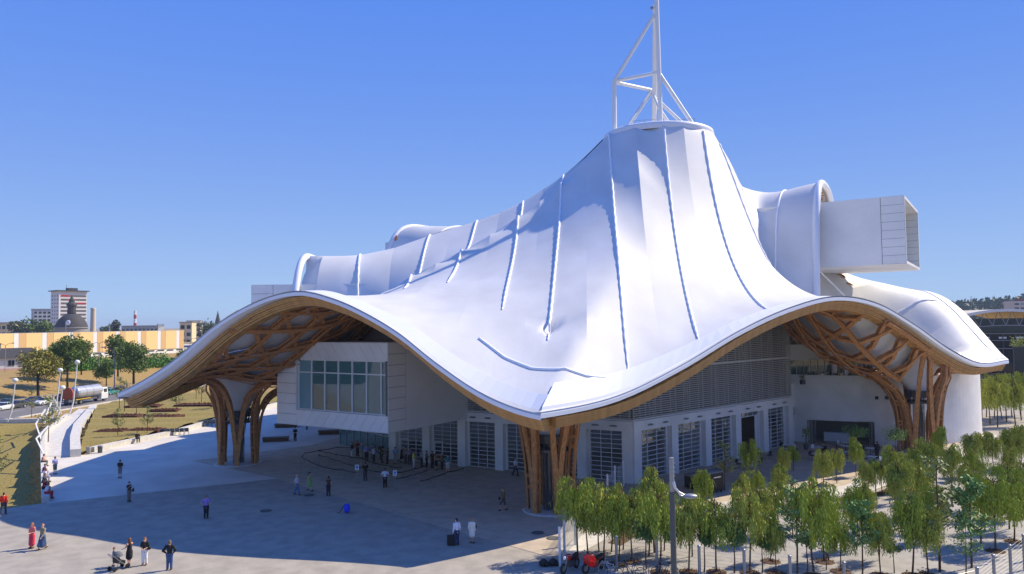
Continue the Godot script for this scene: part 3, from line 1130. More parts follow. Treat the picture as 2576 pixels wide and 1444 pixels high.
# ---------------------------------------------------------------- gallery tubes
func gallery(label: String, left_front: Vector2, inward: Vector2, y0: float, y1: float, length: float, window: bool, recess: float) -> void:
	# local frame: x to the right when looking inward, y up, inward is -z
	var o := thing("gallery_tube", label, "gallery", W(left_front.x, y0, left_front.y), atan2(-inward.x, inward.y), "long box shaped galleries that cross under the tent roof")
	var w := 15.0
	var h := y1 - y0
	var shell := MB.new()
	var zb := -length
	var zm := -2.4
	for x in [0.15, w - 0.15]:
		shell.box(Vector3(x, h / 2, (zb - 0.05) / 2), Vector3(0.3, h, length - 0.05))
	shell.box(Vector3(w / 2, 0.15, zb / 2), Vector3(w - 0.6, 0.3, length - 0.06))
	shell.box(Vector3(w / 2, h - 0.15, zb / 2), Vector3(w - 0.6, 0.3, length - 0.06))
	shell.box(Vector3(w / 2, h / 2, zb + 0.15), Vector3(w - 0.6, h - 0.6, 0.3))
	obj("shell", shell, M.backing, o)
	# plain flanks
	for x in [-0.02, w + 0.02]:
		var fl := MB.new()
		fl.box(Vector3(x, h / 2, (zb + zm) / 2 - 0.02), Vector3(0.05, h, length + zm - 0.04))
		obj("flank", fl, M.clad, o)
		var rows := 8
		for i in rows:
			var pn := MB.new()
			pn.box(Vector3(x, (i + 0.5) * h / rows, zm / 2), Vector3(0.05, h / rows - 0.035, -zm - 0.03))
			obj("panel", pn, M.clad, o)
	var top := MB.new()
	top.box(Vector3(w / 2, h + 0.02, zb / 2), Vector3(w + 0.08, 0.05, length))
	obj("roof_sheet", top, M.clad, o)
	var under := MB.new()
	under.box(Vector3(w / 2, -0.025, zb / 2), Vector3(w + 0.08, 0.05, length))
	obj("underside", under, M.clad, o)
	if window:
		var x0 := w * 0.19
		var ya := h * 0.185
		var yb := h * 0.795
		# left margin boards
		for i in 8:
			var pn := MB.new()
			pn.box(Vector3(x0 / 2, (i + 0.5) * h / 8, 0.0), Vector3(x0 - 0.03, h / 8 - 0.03, 0.06))
			obj("panel", pn, M.clad, o)
		# slanting boards above and below the window
		for part in 2:
			var a := yb if part == 0 else 0.0
			var b := h if part == 0 else ya
			var lean := -1.25 if part == 0 else 1.25
			var step := 1.22
			var k := -2
			while k * step < w + 3:
				var l := x0 + k * step
				var raw := PackedVector2Array([Vector2(l + 0.015, a + 0.015), Vector2(l + step - 0.015, a + 0.015), Vector2(l + step - 0.015 + lean, b - 0.015), Vector2(l - 0.015 + 0.03 + lean, b - 0.015)])
				var clip := PackedVector2Array([Vector2(x0 + 0.01, a), Vector2(w, a), Vector2(w, b), Vector2(x0 + 0.01, b)])
				for piece in Geometry2D.intersect_polygons(raw, clip):
					var pn := MB.new()
					pn.plate(piece, -0.03, 0.03)
					obj("panel", pn, M.clad, o)
				k += 1
		# glazing: 7 panes wide, 2 high
		var frame := MB.new()
		var zf := -recess
		var xw := [x0 + 0.05]
		for i in 6:
			xw.append(x0 + 0.05 + (i + 1) * (w - x0) * 0.152)
		xw.append(w - 0.12)
		var ym := lerpf(ya, yb, 0.745)
		for x in xw:
			frame.box(Vector3(x, (ya + yb) / 2, zf + 0.06), Vector3(0.11, yb - ya, 0.14))
		for y in [ya + 0.05, ym, yb - 0.05]:
			frame.box(Vector3((x0 + w) / 2, y, zf + 0.055), Vector3(w - x0 - 0.1, 0.1, 0.12))
		obj("window_frame", frame, M.white_metal, o)
		for i in 7:
			for j in 2:
				var pane := MB.new()
				var ylo: float = ya if j == 0 else ym
				var yhi: float = ym if j == 0 else yb
				pane.box(Vector3((xw[i] + xw[i + 1]) / 2, (ylo + yhi) / 2, zf), Vector3(xw[i + 1] - xw[i] - 0.1, yhi - ylo - 0.1, 0.03))
				obj("window_pane", pane, M.blind if i == 0 else M.tint, o)
		var reveal := MB.new()
		reveal.box(Vector3(x0 + 0.02, (ya + yb) / 2, zf / 2), Vector3(0.04, yb - ya, recess))
		reveal.box(Vector3((x0 + w) / 2, ya + 0.02, zf / 2 - 0.05), Vector3(w - x0 - 0.1, 0.04, recess - 0.1))
		reveal.box(Vector3((x0 + w) / 2, yb - 0.02, zf / 2 - 0.05), Vector3(w - x0 - 0.1, 0.04, recess - 0.1))
		obj("reveal", reveal, M.clad, o)
		# room behind the glass
		var room := MB.new()
		room.box(Vector3(w / 2, h / 2, -9.0), Vector3(w - 0.6, h - 0.6, 0.1))
		room.box(Vector3(w / 2, 0.33, -4.9), Vector3(w - 0.6, 0.06, 8.0))
		room.box(Vector3(w * 0.62, h * 0.45, -5.0), Vector3(0.25, h * 0.6, 2.5))
		obj("room_wall", room, M.interior, o)
	else:
		var inn := MB.new()
		inn.box(Vector3(w / 2, h / 2, -recess), Vector3(w - 0.6, h - 0.6, 0.1))
		obj("end_window", inn, M.tint, o)
		for x in [0.31, w - 0.31]:
			for i in 8:
				var pn := MB.new()
				pn.box(Vector3(x, 0.3 + (i + 0.5) * (h - 0.6) / 8, -recess / 2), Vector3(0.03, (h - 0.6) / 8 - 0.03, recess - 0.05))
				obj("panel", pn, M.clad, o)
		for y in [0.31, h - 0.31]:
			for i in 8:
				var pn := MB.new()
				pn.box(Vector3(0.33 + (i + 0.5) * (w - 0.66) / 8, y, -recess / 2), Vector3((w - 0.66) / 8 - 0.03, 0.03, recess - 0.05))
				obj("panel", pn, M.clad, o)
		var lipm := MB.new()
		lipm.box(Vector3(0.14, h / 2, 0.02), Vector3(0.3, h, 0.05)); lipm.box(Vector3(w - 0.14, h / 2, 0.02), Vector3(0.3, h, 0.05))
		lipm.box(Vector3(w / 2, 0.14, 0.018), Vector3(w - 0.6, 0.3, 0.05)); lipm.box(Vector3(w / 2, h - 0.14, 0.018), Vector3(w - 0.6, 0.3, 0.05))
		obj("end_frame", lipm, M.clad, o)

func galleries() -> void:
	gallery("white panelled gallery box with large greenish window, jutting out low under the left arch", Vector2(-23.9, 76.9), Vector2(0.549, 0.837).normalized(), 5.0, 13.1, 60.0, true, 0.35)
	gallery("grey white gallery box seen behind the left arch of the tent roof", Vector2(-29.2, 99.6), Vector2(1, 0), 11.6, 19.35, 50.0, false, 2.0)
	gallery("highest white gallery box, jutting out of the right shoulder of the tent roof", Vector2(44.0, 84.0), Vector2(-0.836, 0.548).normalized(), 20.9, 28.5, 78.0, false, 1.9)

# ---------------------------------------------------------------- glazed hall under the roof
func frame_at(a: Vector2, b: Vector2) -> Dictionary:   # local x runs from a to b, local +z looks out
	var v := b - a
	return {"at": W(a.x, 0, a.y), "turn": atan2(v.y, v.x), "len": v.length()}

func bar_door(o: Node3D, x: float, w: float, top: float, rows: int, cols: int, z: float, wicket := false) -> void:
	var fr := MB.new()
	for i in cols + 1:
		fr.box(Vector3(x + w * i / cols, top / 2, z + 0.03), Vector3(0.06, top, 0.1))
	for j in rows + 1:
		fr.box(Vector3(x + w / 2, clampf(top * j / rows, 0.05, top - 0.05), z + 0.035), Vector3(w, 0.06, 0.08))
	if wicket:
		for q in [0.12, 1.12]:
			fr.box(Vector3(x + q, 1.15, z + 0.07), Vector3(0.1, 2.3, 0.08))
		fr.box(Vector3(x + 0.62, 2.28, z + 0.072), Vector3(1.05, 0.1, 0.08))
	var door := obj("sectional_door", fr, M.mesh_frame, o)
	var pane: Mesh
	var pm := MB.new()
	pm.box(Vector3.ZERO, Vector3(w / cols - 0.07, top / rows - 0.065, 0.02))
	pane = pm.mesh()
	for i in cols:
		for j in rows:
			put("pane", pane, M.glass, door, Vector3(x + w * (i + 0.5) / cols, top * (j + 0.5) / rows, z + rng.randf_range(-0.01, 0.01)))

func facade(o: Node3D, length: float, bays: int, pier: float, first_pier: bool, open_bay: int, wickets: Array, hi: float) -> void:
	var top := 4.7
	var step := (length - pier) / bays
	for k in bays + 1:
		if k == 0 and not first_pier:
			continue
		var p := MB.new()
		p.box(Vector3(k * step + pier / 2, 2.82, -0.35), Vector3(pier, 5.64, 1.0))
		obj("pier", p, M.wall, o)
	var band := MB.new()
	for k in bays:
		band.box(Vector3(k * step + pier + (step - pier) / 2, (top + 5.62) / 2, -0.25), Vector3(step - pier, 5.62 - top, 0.76))
	obj("white_band", band, M.wall, o)
	for k in bays:
		var x := k * step + pier
		var w := step - pier
		var jamb := MB.new()
		for s in [0.0, 1.0]:
			jamb.box(Vector3(x + 0.1 + s * (w - 0.2), top / 2, -0.55), Vector3(0.2, top, 0.3))
		obj("door_jamb", jamb, M.wall, o)
		if k == open_bay:
			bar_door_row(o, x + 0.2, w - 0.4, top - 0.55, top, -0.5)
			var leaf := MB.new()
			leaf.box(Vector3(x + w - 0.55, (top - 0.6) / 2, -0.5), Vector3(0.6, top - 0.6, 0.08))
			obj("open_leaf", leaf, M.mesh_frame, o)
		else:
			bar_door(o, x + 0.2, w - 0.4, top, 11, 3, -0.5, k in wickets)
		for s in [0.28, 0.78]:
			var lamp := MB.new()
			lamp.blob(Vector3(x + w * s, 5.15, 0.22), Vector3(0.42, 0.09, 0.16), 10, 5)
			obj("wall_lamp", lamp, M.grey, o, true)
	if hi > 6.0:
		# screen of fine slats hung on posts
		var sl := MB.new()
		sl.box(Vector3(length / 2, 0, 0), Vector3(length, 0.11, 0.05))
		var slat := sl.mesh()
		var y := 5.9
		while y < hi:
			put("slat", slat, M.mesh_slat, o, Vector3(0, y, 0.02))
			y += 0.205
		var n := int(length / 1.18)
		for i in n + 1:
			var p := MB.new()
			var wide := 0.07 if i % 2 else 0.15
			p.box(Vector3(length * i / n, (5.66 + hi) / 2, -0.12 - (0.25 if i % 2 == 0 else 0.0)), Vector3(wide, hi - 5.66, 0.08))
			obj("screen_post", p, M.mesh_slat, o)
		for yy in [5.72, 10.3, hi]:
			var rl := MB.new()
			rl.box(Vector3(length / 2, yy, -0.03), Vector3(length, 0.13, 0.12))
			obj("screen_rail", rl, M.mesh_frame, o)
		for i in int(length / 5.6):
			var tr := MB.new()
			var xx := 3.2 + i * 5.6
			for q in 8:
				var ya := 5.8 + q * (hi - 5.8) / 8.0
				var yb := 5.8 + (q + 1) * (hi - 5.8) / 8.0
				tr.bar(Vector3(xx + (0.0 if q % 2 else 0.7), ya, -0.55), Vector3(xx + (0.7 if q % 2 else 0.0), yb, -0.55), 0.07, 0.07)
			for q in [0.0, 0.7]:
				tr.box(Vector3(xx + q, (hi + 5.8) / 2, -0.55), Vector3(0.09, hi - 5.8, 0.09))
			obj("screen_truss", tr, M.mesh_slat, o)
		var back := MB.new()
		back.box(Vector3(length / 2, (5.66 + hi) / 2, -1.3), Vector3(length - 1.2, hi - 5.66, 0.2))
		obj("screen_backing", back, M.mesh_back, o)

func bar_door_row(o: Node3D, x: float, w: float, y0: float, y1: float, z: float) -> void:
	var fr := MB.new()
	for y in [y0, y1 - 0.05]:
		fr.box(Vector3(x + w / 2, y, z), Vector3(w, 0.09, 0.1))
	for i in 5:
		fr.box(Vector3(x + w * i / 4, (y0 + y1) / 2, z + 0.003), Vector3(0.09, y1 - y0, 0.1))
	var tr := obj("transom", fr, M.mesh_frame, o)
	for i in 4:
		var p := MB.new()
		p.box(Vector3(x + w * (i + 0.5) / 4, (y0 + y1) / 2, z), Vector3(w / 4 - 0.1, y1 - y0 - 0.1, 0.02))
		obj("pane", p, M.glass, tr)

func halls() -> void:
	var f := frame_at(Vector2(10.9, 69.6), Vector2(32.9, 89.9))
	var o := thing("glazed_hall", "long white hall front with gridded sectional doors below a grey slatted screen", "hall", f.at, f.turn)
	facade(o, f.len, 5, 1.05, true, 3, [4], 15.2)
	var g := frame_at(Vector2(-13.7, 83.9), Vector2(10.85, 69.65))
	var e := thing("entrance_hall", "white entrance hall front with gridded glass doors behind the queue of visitors", "hall", g.at, g.turn)
	facade(e, g.len - 0.05, 6, 0.95, true, -1, [0, 1], 9.4)
	# recessed glass wall left of the entrance
	var h := frame_at(Vector2(-21.5, 94.2), Vector2(-13.75, 84.6))
	var lob := thing("lobby_glass_wall", "dark recessed glass wall with doors under the left gallery box", "glass wall", h.at, h.turn)
	var fr := MB.new()
	for i in 8:
		fr.box(Vector3(h.len * i / 7.0, 2.45, 0), Vector3(0.1, 4.9, 0.12))
	for y in [0.06, 2.3, 4.85]:
		fr.box(Vector3(h.len / 2, y, 0.003), Vector3(h.len, 0.1, 0.1))
	obj("frame", fr, M.grey_metal, lob)
	for i in 7:
		for q in [[0.1, 2.25], [2.35, 4.8]]:
			var p := MB.new()
			p.box(Vector3(h.len * (i + 0.5) / 7.0, (q[0] + q[1]) / 2, -0.02), Vector3(h.len / 7 - 0.1, q[1] - q[0], 0.02))
			obj("pane", p, M.tint, lob)
	# the rooms behind: floor, ceiling slab, inner walls
	var core := thing("hall_interior", "dim interior walls and floors seen through the glazed hall doors", "interior")
	var sl := MB.new()
	sl.slab(PackedVector2Array([Vector2(11.2, 71.2), Vector2(32.6, 91.2), Vector2(34, 118), Vector2(6, 122), Vector2(-20, 95), Vector2(-13, 85.2)]), 5.1, 5.5)
	obj("ceiling_slab", sl, M.interior, core)
	var s2 := MB.new()
	s2.slab(PackedVector2Array([Vector2(11.2, 72.0), Vector2(32.2, 91.4), Vector2(33, 108), Vector2(14, 112), Vector2(4, 84), Vector2(2, 77.4)]), 14.9, 15.2)
	obj("upper_roof", s2, M.grey, core)
	var iw := MB.new()
	iw.bar(W(6, 2.5, 85), W(30, 2.5, 103), 0.3, 5.0)
	iw.bar(W(6, 2.5, 85), W(-14, 2.5, 96.5), 0.3, 5.0)
	for q in [[3, 82.0], [13, 80], [20, 87], [-6, 88]]:
		iw.box(W(q[0], 2.5, q[1]), Vector3(2.2, 5.0, 0.5), Basis(Vector3.UP, 0.6))
	iw.bar(W(33.2, 10.3, 92), W(33.2, 10.3, 106), 0.3, 9.2)
	iw.bar(W(2.4, 9.8, 78), W(4.2, 9.8, 100), 0.3, 9.2)
	obj("inner_wall", iw, M.interior, core)
	var dk := MB.new()
	dk.box(W(-12, 13.0, 104), Vector3(10, 8.6, 4.0), Basis(Vector3.UP, 0.6))
	dk.box(W(-7, 14.4, 88), Vector3(8, 5.6, 0.6), Basis(Vector3.UP, 0.6))
	obj("service_core", dk, M.grey, core)
	# shelving with books behind the doors by the queue
	for k in 4:
		var sh := MB.new()
		var c := W(-11.2 + 1.5 * k, 0, 85.2 - 0.87 * k)
		for y in [0.1, 0.6, 1.1, 1.6]:
			sh.box(c + Vector3(0, y, 0), Vector3(1.3, 0.05, 0.35), Basis(Vector3.UP, 0.53))
		for x in [-0.64, 0.64]:
			sh.box(c + Vector3(x * cos(0.53), 0.85, -x * sin(0.53)), Vector3(0.05, 1.7, 0.35), Basis(Vector3.UP, 0.53))
		for y in [0.3, 0.8, 1.3]:
			for b in 9:
				var xx := -0.5 + b * 0.125
				sh.box(c + Vector3(xx * cos(0.53), y + 0.02, -xx * sin(0.53)), Vector3(0.05, 0.3 + 0.05 * (b % 3), 0.22), Basis(Vector3.UP, 0.53))
		obj("book_shelf", sh, M.wood_dark, core)

# ---------------------------------------------------------------- round white hall, terrace and plant under the right arch
const HC := Vector2(45.0, 105.0)
const HR := 16.7

func arc_wall(mb: MB, a0: float, a1: float, y0: float, y1: float, r: float, thick: float) -> void:
	# angles measured from the direction towards the viewpoint, positive to the right
	var n := maxi(int(absf(a1 - a0) / 2.5), 1)
	for i in n:
		var p := []
		for a in [lerpf(a0, a1, float(i) / n), lerpf(a0, a1, float(i + 1) / n)]:
			for rr in [r, r - thick]:
				p.append(Vector2(HC.x + sin(deg_to_rad(a)) * rr, HC.y - cos(deg_to_rad(a)) * rr))
		var A: Vector2 = p[0]; var B: Vector2 = p[2]; var A2: Vector2 = p[1]; var B2: Vector2 = p[3]
		mb.quad(W(A.x, y0, A.y), W(A.x, y1, A.y), W(B.x, y1, B.y), W(B.x, y0, B.y))
		mb.quad(W(A2.x, y0, A2.y), W(B2.x, y0, B2.y), W(B2.x, y1, B2.y), W(A2.x, y1, A2.y))
		mb.quad(W(A.x, y1, A.y), W(A2.x, y1, A2.y), W(B2.x, y1, B2.y), W(B.x, y1, B.y))
		mb.quad(W(A.x, y0, A.y), W(B.x, y0, B.y), W(B2.x, y0, B2.y), W(A2.x, y0, A2.y))
		if i == 0:
			mb.quad(W(A.x, y0, A.y), W(A2.x, y0, A2.y), W(A2.x, y1, A2.y), W(A.x, y1, A.y))
		if i == n - 1:
			mb.quad(W(B.x, y0, B.y), W(B.x, y1, B.y), W(B2.x, y1, B2.y), W(B2.x, y0, B2.y))

func on_round(a: float, y: float, r: float) -> Vector3:
	return W(HC.x + sin(deg_to_rad(a)) * r, y, HC.y - cos(deg_to_rad(a)) * r)

func round_hall() -> void:
	var o := thing("round_hall", "white round hall with a bar opening, standing behind the right timber column", "hall")
	var b0 := -35.0
	var b1 := -10.5
	var bh := 2.75
	var wall := MB.new()
	arc_wall(wall, -46.0, b0, 0.0, 8.1, HR, 0.4)
	arc_wall(wall, b0, b1, bh, 8.1, HR, 0.4)
	arc_wall(wall, b1, 230.0, 0.0, 8.1, HR, 0.4)
	obj("round_wall", wall, M.wall, o)
	for a in [-9.2, -5.2]:
		var v := MB.new()
		var fr := Basis(Vector3.UP, deg_to_rad(-a))
		v.box(on_round(a, 5.55, HR + 0.02), Vector3(0.42, 0.38, 0.08), fr)
		obj("vent", v, M.black, o)
	for q in [[-40.5, 5.6, 2.0, 2.9], [-40.5, 1.7, 2.0, 3.2]]:
		var v := MB.new()
		v.box(on_round(q[0], q[1], HR + 0.005), Vector3(q[2], q[3], 0.04), Basis(Vector3.UP, deg_to_rad(-q[0])))
		obj("wall_panel", v, M.wall, o)
	# bar room
	var room := MB.new()
	arc_wall(room, b0 - 6, b1 + 6, 0.0, 3.0, HR - 6.0, 0.3)
	obj("bar_back_wall", room, M.grey, o)
	var ceil := MB.new()
	arc_wall(ceil, b0 - 4, b1 + 4, 2.86, 3.0, HR - 0.45, 5.4)
	obj("bar_ceiling", ceil, M.grey, o)
	var counter := MB.new()
	arc_wall(counter, -30.5, -19.0, 0.0, 1.1, HR - 2.2, 0.9)
	obj("bar_counter", counter, M.mesh_frame, o)
	for a in [-34.3, -33.0, -12.4, -11.2]:
		var d := MB.new()
		var bs := Basis(Vector3.UP, deg_to_rad(-a + 68))
		var c := on_round(a, bh / 2, HR + 0.42)
		d.box(c + bs.x * 0.42, Vector3(0.05, bh, 0.06), bs); d.box(c - bs.x * 0.42, Vector3(0.05, bh, 0.06), bs)
		d.box(c + Vector3(0, bh / 2 - 0.03, 0), Vector3(0.9, 0.05, 0.055), bs); d.box(c - Vector3(0, bh / 2 - 0.06, 0), Vector3(0.9, 0.05, 0.055), bs)
		var leaf := obj("folding_door", d, M.grey_metal, o)
		var p := MB.new()
		p.box(c, Vector3(0.8, bh - 0.1, 0.02), bs)
		obj("pane", p, M.glass, leaf)
	# terrace deck on top
	var deck := MB.new()
	var poly := PackedVector2Array()
	for i in 49:
		var g := TAU * i / 48.0
		if i < 48:
			poly.push_back(HC + Vector2(cos(g), sin(g)) * (HR - 0.42))
	deck.slab(poly, 6.7, 6.95)
	obj("terrace_deck", deck, M.concrete, o)
	# restaurant pavilion on the deck
	var pv := thing("terrace_pavilion", "glazed restaurant pavilion with white awning on the terrace of the round hall", "pavilion")
	var wall2 := MB.new()
	wall2.bar(W(33.3, 10.75, 92.2), W(47.0, 10.75, 99.6), 0.3, 1.9)
	obj("parapet", wall2, M.wall, pv)
	var gf := MB.new()
	var panes := []
	var ga := W(33.7, 0, 92.6)
	var gb := W(40.4, 0, 96.2)
	var gc := W(47.5, 0, 99.9)
	for i in 7:
		var p := ga.lerp(gb, i / 6.0)
		gf.box(p + Vector3(0, 8.4, 0), Vector3(0.08, 2.9, 0.08))
	for y in [7.0, 8.0, 9.8]:
		gf.bar(ga + Vector3(0, y, 0), gb + Vector3(0, y, 0), 0.07, 0.09)
	for i in 8:
		gf.box(gb.lerp(gc, i / 7.0) + Vector3(0, 8.4, 0), Vector3(0.14, 2.9, 0.14))
	obj("window_frame", gf, M.mesh_frame, pv)
	for i in 6:
		var pn := MB.new()
		pn.bar(ga.lerp(gb, (i + 0.06) / 6.0) + Vector3(0, 8.4, 0), ga.lerp(gb, (i + 0.94) / 6.0) + Vector3(0, 8.4, 0), 0.03, 2.8)
		obj("window_pane", pn, M.tint, pv)
	for i in [1, 3, 4, 6]:
		var pn := MB.new()
		pn.bar(gb.lerp(gc, (i + 0.1) / 7.0) + Vector3(0, 8.4, 0), gb.lerp(gc, (i + 0.9) / 7.0) + Vector3(0, 8.4, 0), 0.03, 2.8)
		obj("window_pane", pn, M.pane_dark, pv)
	var inner := MB.new()
	inner.bar(W(34, 8.6, 98.6), W(46, 8.6, 105.0), 0.2, 3.4)
	obj("back_wall", inner, M.interior, pv)
	var aw := MB.new()
	var n := 12
	for i in n + 1:
		var t := float(i) / n
		var p := W(lerpf(39.6, 49.5, t), 0, lerpf(93.9, 99.5, t))
		var q := p + Vector3(-1.7, 0, -3.2)
		aw.pt(p + Vector3(0, 9.75 - 0.25 * sin(t * PI), 0))
		aw.pt((p + q) * 0.5 + Vector3(0, 10.3 + 0.3 * t, 0))
		aw.pt(q + Vector3(0, 10.7 + 0.9 * t, 0))
	for i in n:
		for k in 2:
			var s := i * 3 + k
			aw.ix.append_array([s, s + 3, s + 1, s + 1, s + 3, s + 4])
	obj("awning", aw, M.membrane, pv, true)
	# furled yellow parasol, planters, terrace furniture
	var um := thing("parasol", "furled yellow parasol on the restaurant terrace", "parasol", W(42.6, 6.95, 95.6))
	var pole := MB.new(); pole.tube([Vector3.ZERO, Vector3(0, 2.7, 0)], 0.03, 6)
	obj("pole", pole, M.grey_metal, um)
	var cl := MB.new(); cl.lathe([Vector2(0.02, 2.65), Vector2(0.14, 2.0), Vector2(0.2, 1.2), Vector2(0.1, 0.9)], Vector3.ZERO, 8)
	obj("cloth", cl, mat(rgb(222, 176, 30), 0.8), um, true)
	# plant on the roof behind: ducts, steel stair, white columns
	var du := thing("air_ducts", "thick beige air ducts looping over the flat roof under the right arch", "duct")
	for q in [[11.5, 0.55, 98.0, 45.0], [13.4, 0.55, 101.5, 43.0]]:
		var mb := MB.new()
		var y: float = q[0]
		var dz: float = q[2]
		var path := [W(34.6, y, dz), W(q[3] - 2.4, y, dz)]
		for i in 9:
			var g := PI / 2 * i / 8.0
			path.append(W(q[3] - 2.4 + sin(g) * 2.0, y - (1 - cos(g)) * 2.0, dz))
		mb.tube(path, q[1], 16)
		obj("duct", mb, M.duct, du, true)
	var ch := MB.new()
	for i in 6:
		ch.box(W(34.8 + i * 1.5, 11.05, 96.3 + i * 0.7), Vector3(1.3, 0.5, 1.6))
	obj("machine", ch, M.grey_metal, du)
	var flat_roof := MB.new()
	flat_roof.slab(PackedVector2Array([Vector2(33.4, 92.4), Vector2(47.5, 99.8), Vector2(56, 112), Vector2(34, 120)]), 9.95, 10.2)
	obj("flat_roof", flat_roof, M.grey, du)
	var st := thing("steel_stair", "dark zigzag steel stair between white columns under the right arch", "stair")
	for fl in 3:
		var mb := MB.new()
		var a := W(36.6 if fl % 2 == 0 else 42.0, 12.6 + fl * 2.1, 103.5)
		var b := W(42.0 if fl % 2 == 0 else 36.6, 14.7 + fl * 2.1, 103.5)
		for z in [-0.5, 0.5]:
			mb.bar(a + Vector3(0, 0, z), b + Vector3(0, 0, z), 0.06, 0.3)
		for i in 14:
			mb.box(a.lerp(b, (i + 0.5) / 14.0) + Vector3(0, 0.12, 0), Vector3(0.34, 0.05, 1.0))
		var flight := obj("flight", mb, M.steel, st)
		var rl := MB.new()
		for z in [-0.55, 0.55]:
			rl.tube([a + Vector3(0, 1.1, z), b + Vector3(0, 1.1, z)], 0.04, 5)
			for i in 5:
				var p := a.lerp(b, i / 4.0) + Vector3(0, 0, z)
				rl.tube([p, p + Vector3(0, 1.1, 0)], 0.03, 5)
		obj("handrail", rl, M.grey_metal, flight)
	var wc := thing("white_columns", "row of pale columns and a pale wall carrying the upper gallery under the right arch", "columns")
	for q in [[35.4, 105.5], [39.6, 106.5], [45.0, 107.5], [49.4, 109.0]]:
		var mb := MB.new()
		mb.box(W(q[0], 14.5, q[1]), Vector3(1.0, 9.0, 1.0))
		obj("column", mb, M.wall, wc)
	var bw := MB.new()
	bw.bar(W(33.5, 14.6, 108.5), W(52, 14.6, 112.5), 0.4, 8.6)
	obj("pale_wall", bw, M.wall, wc)

# ---------------------------------------------------------------- the town beyond
func win_grid(o: Node3D, w: float, z: float, y0: float, y1: float, rows: int, cols: int, fill: float, material: Material) -> void:
	var pm := MB.new()
	pm.box(Vector3.ZERO, Vector3(w / cols * fill, (y1 - y0) / rows * 0.5, 0.2))
	var m := pm.mesh()
	for j in rows:
		for i in cols:
			put("window", m, material, o, Vector3(-w / 2 + w * (i + 0.5) / cols, y0 + (y1 - y0) * (j + 0.5) / rows, z))

func block(label: String, x: float, d: float, base: float, w: float, h: float, deep: float, turn: float, wall_m: Material, rows: int, cols: int, cat := "building") -> Node3D:
	var o := thing("town_building", label, cat, W(x, base, d), turn)
	var mb := MB.new()
	mb.box(Vector3(0, h / 2, -deep / 2), Vector3(w, h, deep))
	obj("wall", mb, wall_m, o)
	var rf := MB.new()
	rf.box(Vector3(0, h + 0.25, -deep / 2), Vector3(w + 1.0, 0.5, deep + 1.0))
	obj("roof", rf, M.grey, o)
	if rows > 0:
		win_grid(o, w, 0.06, h * 0.06, h * 0.96, rows, cols, 0.62, M.pane_dark)
	return o

